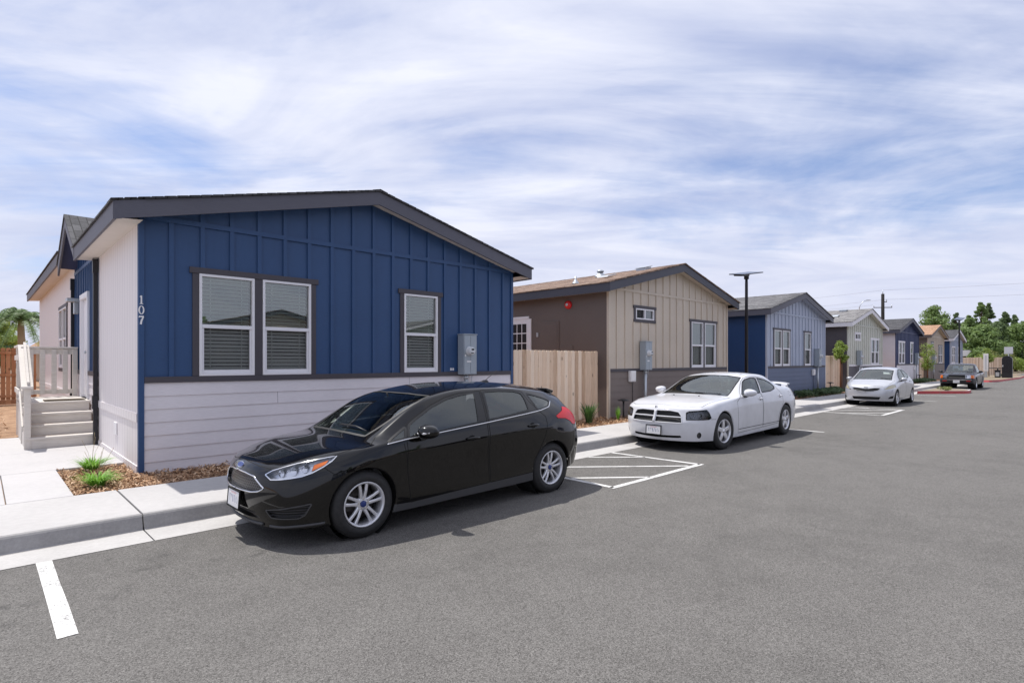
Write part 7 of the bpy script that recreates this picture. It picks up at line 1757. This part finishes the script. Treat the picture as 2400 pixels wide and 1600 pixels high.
# ------------------------------------------------------------------ bark chips
rnd = random.Random(11); mb = MB()
def chips(n, x0, x1, y0, y1, smin=.025, smax=.075):
    for k in range(n):
        x, y = rnd.uniform(x0, x1), rnd.uniform(y0, y1); L, w_ = rnd.uniform(smin, smax), rnd.uniform(.008, .018); a = rnd.uniform(0, 6.28); tl = rnd.gauss(0, .35); z = .104+rnd.random()**2*.045+.015*pnoise(Vector((x*2, y*2, 0)))
        d = Vector((math.cos(a)*math.cos(tl), math.sin(a)*math.cos(tl), math.sin(tl)))*L/2; s = Vector((-math.sin(a), math.cos(a), rnd.gauss(0, .4))).normalized()*w_/2; p = Vector((x, y, z+abs(d.z)))
        mb.add([tuple(p-d-s), tuple(p+d-s), tuple(p+d+s), tuple(p-d+s)], [(0, 1, 2, 3)], rnd.choice((0, 0, 1, 1, 2)))
chips(5200, .80, 4.6, 8.06, 9.14); chips(2600, .80, 1.58, 8.06, 10.13); chips(2600, 4.6, 8.9, 8.06, 9.14, .03, .085); chips(4200, 8.9, 14.2, 8.06, 9.4, .03, .09); chips(2500, 14.2, 24, 8.06, 9.2, .04, .10); chips(3500, -9, .5, 15, 24, .05, .12)
tag(mb.build('bark_chips', [m_plain('bark_dark', (.22, .12, .065), .95), m_plain('bark_mid', (.46, .28, .16), .95), m_plain('bark_pale', (.68, .48, .32), .95)], None, fix=False), 'brown bark chips scattered over the planting beds', 'bark chips', kind='stuff')
rnd = random.Random(13)
for i, (x, y) in enumerate([(-.35, 17.2), (.15, 16.2), (-1.2, 19)]):
    clump(x, y, .1, 40, .14, .12, .02, .6, M['grass_leaf'], 'small green weeds in the sunny bark left of the porch', 'weed_patch', 'weeds', 200+i, 0, 'weeds left of the porch')

# ------------------------------------------------------------------ separate pieces of one part become parts of their own
import numpy as np
def split_pieces(most=24):
    users = {}
    for o in list(COL.objects):
        if o.type == 'MESH' and o.parent and len(o.data.vertices) < 9000: users.setdefault(o.data, []).append(o)
    for me, obs in users.items():
        if me.has_custom_normals or obs[0].name.split('.')[0] in ('leaves', 'crown', 'fronds', 'frond_ribs', 'flowers', 'flower_stalks', 'pickets', 'underbody', 'wheel_nuts', 'tyre', 'rim', 'blind', 'curtain'): continue
        n = len(me.vertices); par = list(range(n))
        def find(a):
            while par[a] != a: par[a] = par[par[a]]; a = par[a]
            return a
        for e in me.edges:
            a, b = find(e.vertices[0]), find(e.vertices[1])
            if a != b: par[a] = b
        root = np.array([find(i) for i in range(n)]); ids, isl = np.unique(root, return_inverse=True); k = len(ids)
        if k < 2 or k > 400: continue
        co_ = np.empty(n*3); me.vertices.foreach_get('co', co_); co_ = co_.reshape(-1, 3)
        lo = np.full((k, 3), np.inf); hi = -lo; np.minimum.at(lo, isl, co_); np.maximum.at(hi, isl, co_); size = (hi-lo).max(axis=1)
        gp = np.maximum(0, np.maximum(lo[:, None]-hi[None], lo[None]-hi[:, None])); near = np.sqrt((gp**2).sum(2)) <= np.maximum(.02, .5*np.maximum(size[:, None], size[None]))
        pc = list(range(k))
        def f2(a):
            while pc[a] != a: a = pc[a]
            return a
        for a, b in zip(*np.nonzero(np.triu(near, 1))):
            ra, rb = f2(a), f2(b)
            if ra != rb: pc[ra] = rb
        grp = [f2(i) for i in range(k)]; gs = sorted(set(grp))
        if len(gs) < 2 or len(gs) > most: continue
        vg = [grp[i] for i in isl]; nm = obs[0].name.split('.')[0]
        nm = nm[:-1] if nm.endswith('s') and not nm.endswith('ss') and nm not in ('wall_gas',) else nm
        for gi, g_ in enumerate(gs):
            mb = MB(); mp_ = {}
            for i in range(n):
                if vg[i] == g_: mp_[i] = len(mb.v); mb.v.append(tuple(me.vertices[i].co))
            for p in me.polygons:
                if vg[p.vertices[0]] == g_: mb.f.append([mp_[i] for i in p.vertices]); mb.mi.append(p.material_index); mb.sm.append(p.use_smooth)
            if not mb.f: continue
            m2 = bpy.data.meshes.new(nm); m2.from_pydata(mb.v, [], mb.f)
            for i, p in enumerate(m2.polygons): p.material_index = mb.mi[i]; p.use_smooth = mb.sm[i]
            for mt in me.materials: m2.materials.append(mt)
            for o in obs:
                c = o.copy(); c.data = m2; c.name = nm; COL.objects.link(c); c.parent = o.parent
                if gi == 0:
                    for ch in list(o.children): ch.parent = c
        for o in obs: bpy.data.objects.remove(o)
split_pieces()

# houses and trees on the other side of the street: they show in the windows and paintwork
for i, (src, x) in enumerate(((H2, 9.5), (H4, 21.0), (H3, -1.5), (H5, 33.0))):
    c = copy_tree(src); c.location = (x+7.2, -15.5, 0); c.rotation_euler = (0, 0, math.pi)
    c['label'] = ['tan house across the street, mirrored in the windows', 'sage house across the street, mirrored in the windows', 'steel blue house across the street, mirrored in the windows', 'navy house across the street, mirrored in the windows'][i]; c['group'] = 'houses across the street'
proto = None
for i, (x, y, s) in enumerate(((2.5, -33, .95), (11, -36, 1.0), (27, -36, 1.0))):
    if proto is None:
        proto = big_tree(x, y, 10.5, 3.2, 'leafy tree across the street, mirrored in the window panes', 300, M['far_leaf'], 'round', 5200, .25, .26, 'trees across the street'); c = proto
    else: c = copy_tree(proto)
    c.location = (x, y, 0); c.scale = (s, s, s); c.rotation_euler = (0, 0, i*1.3)
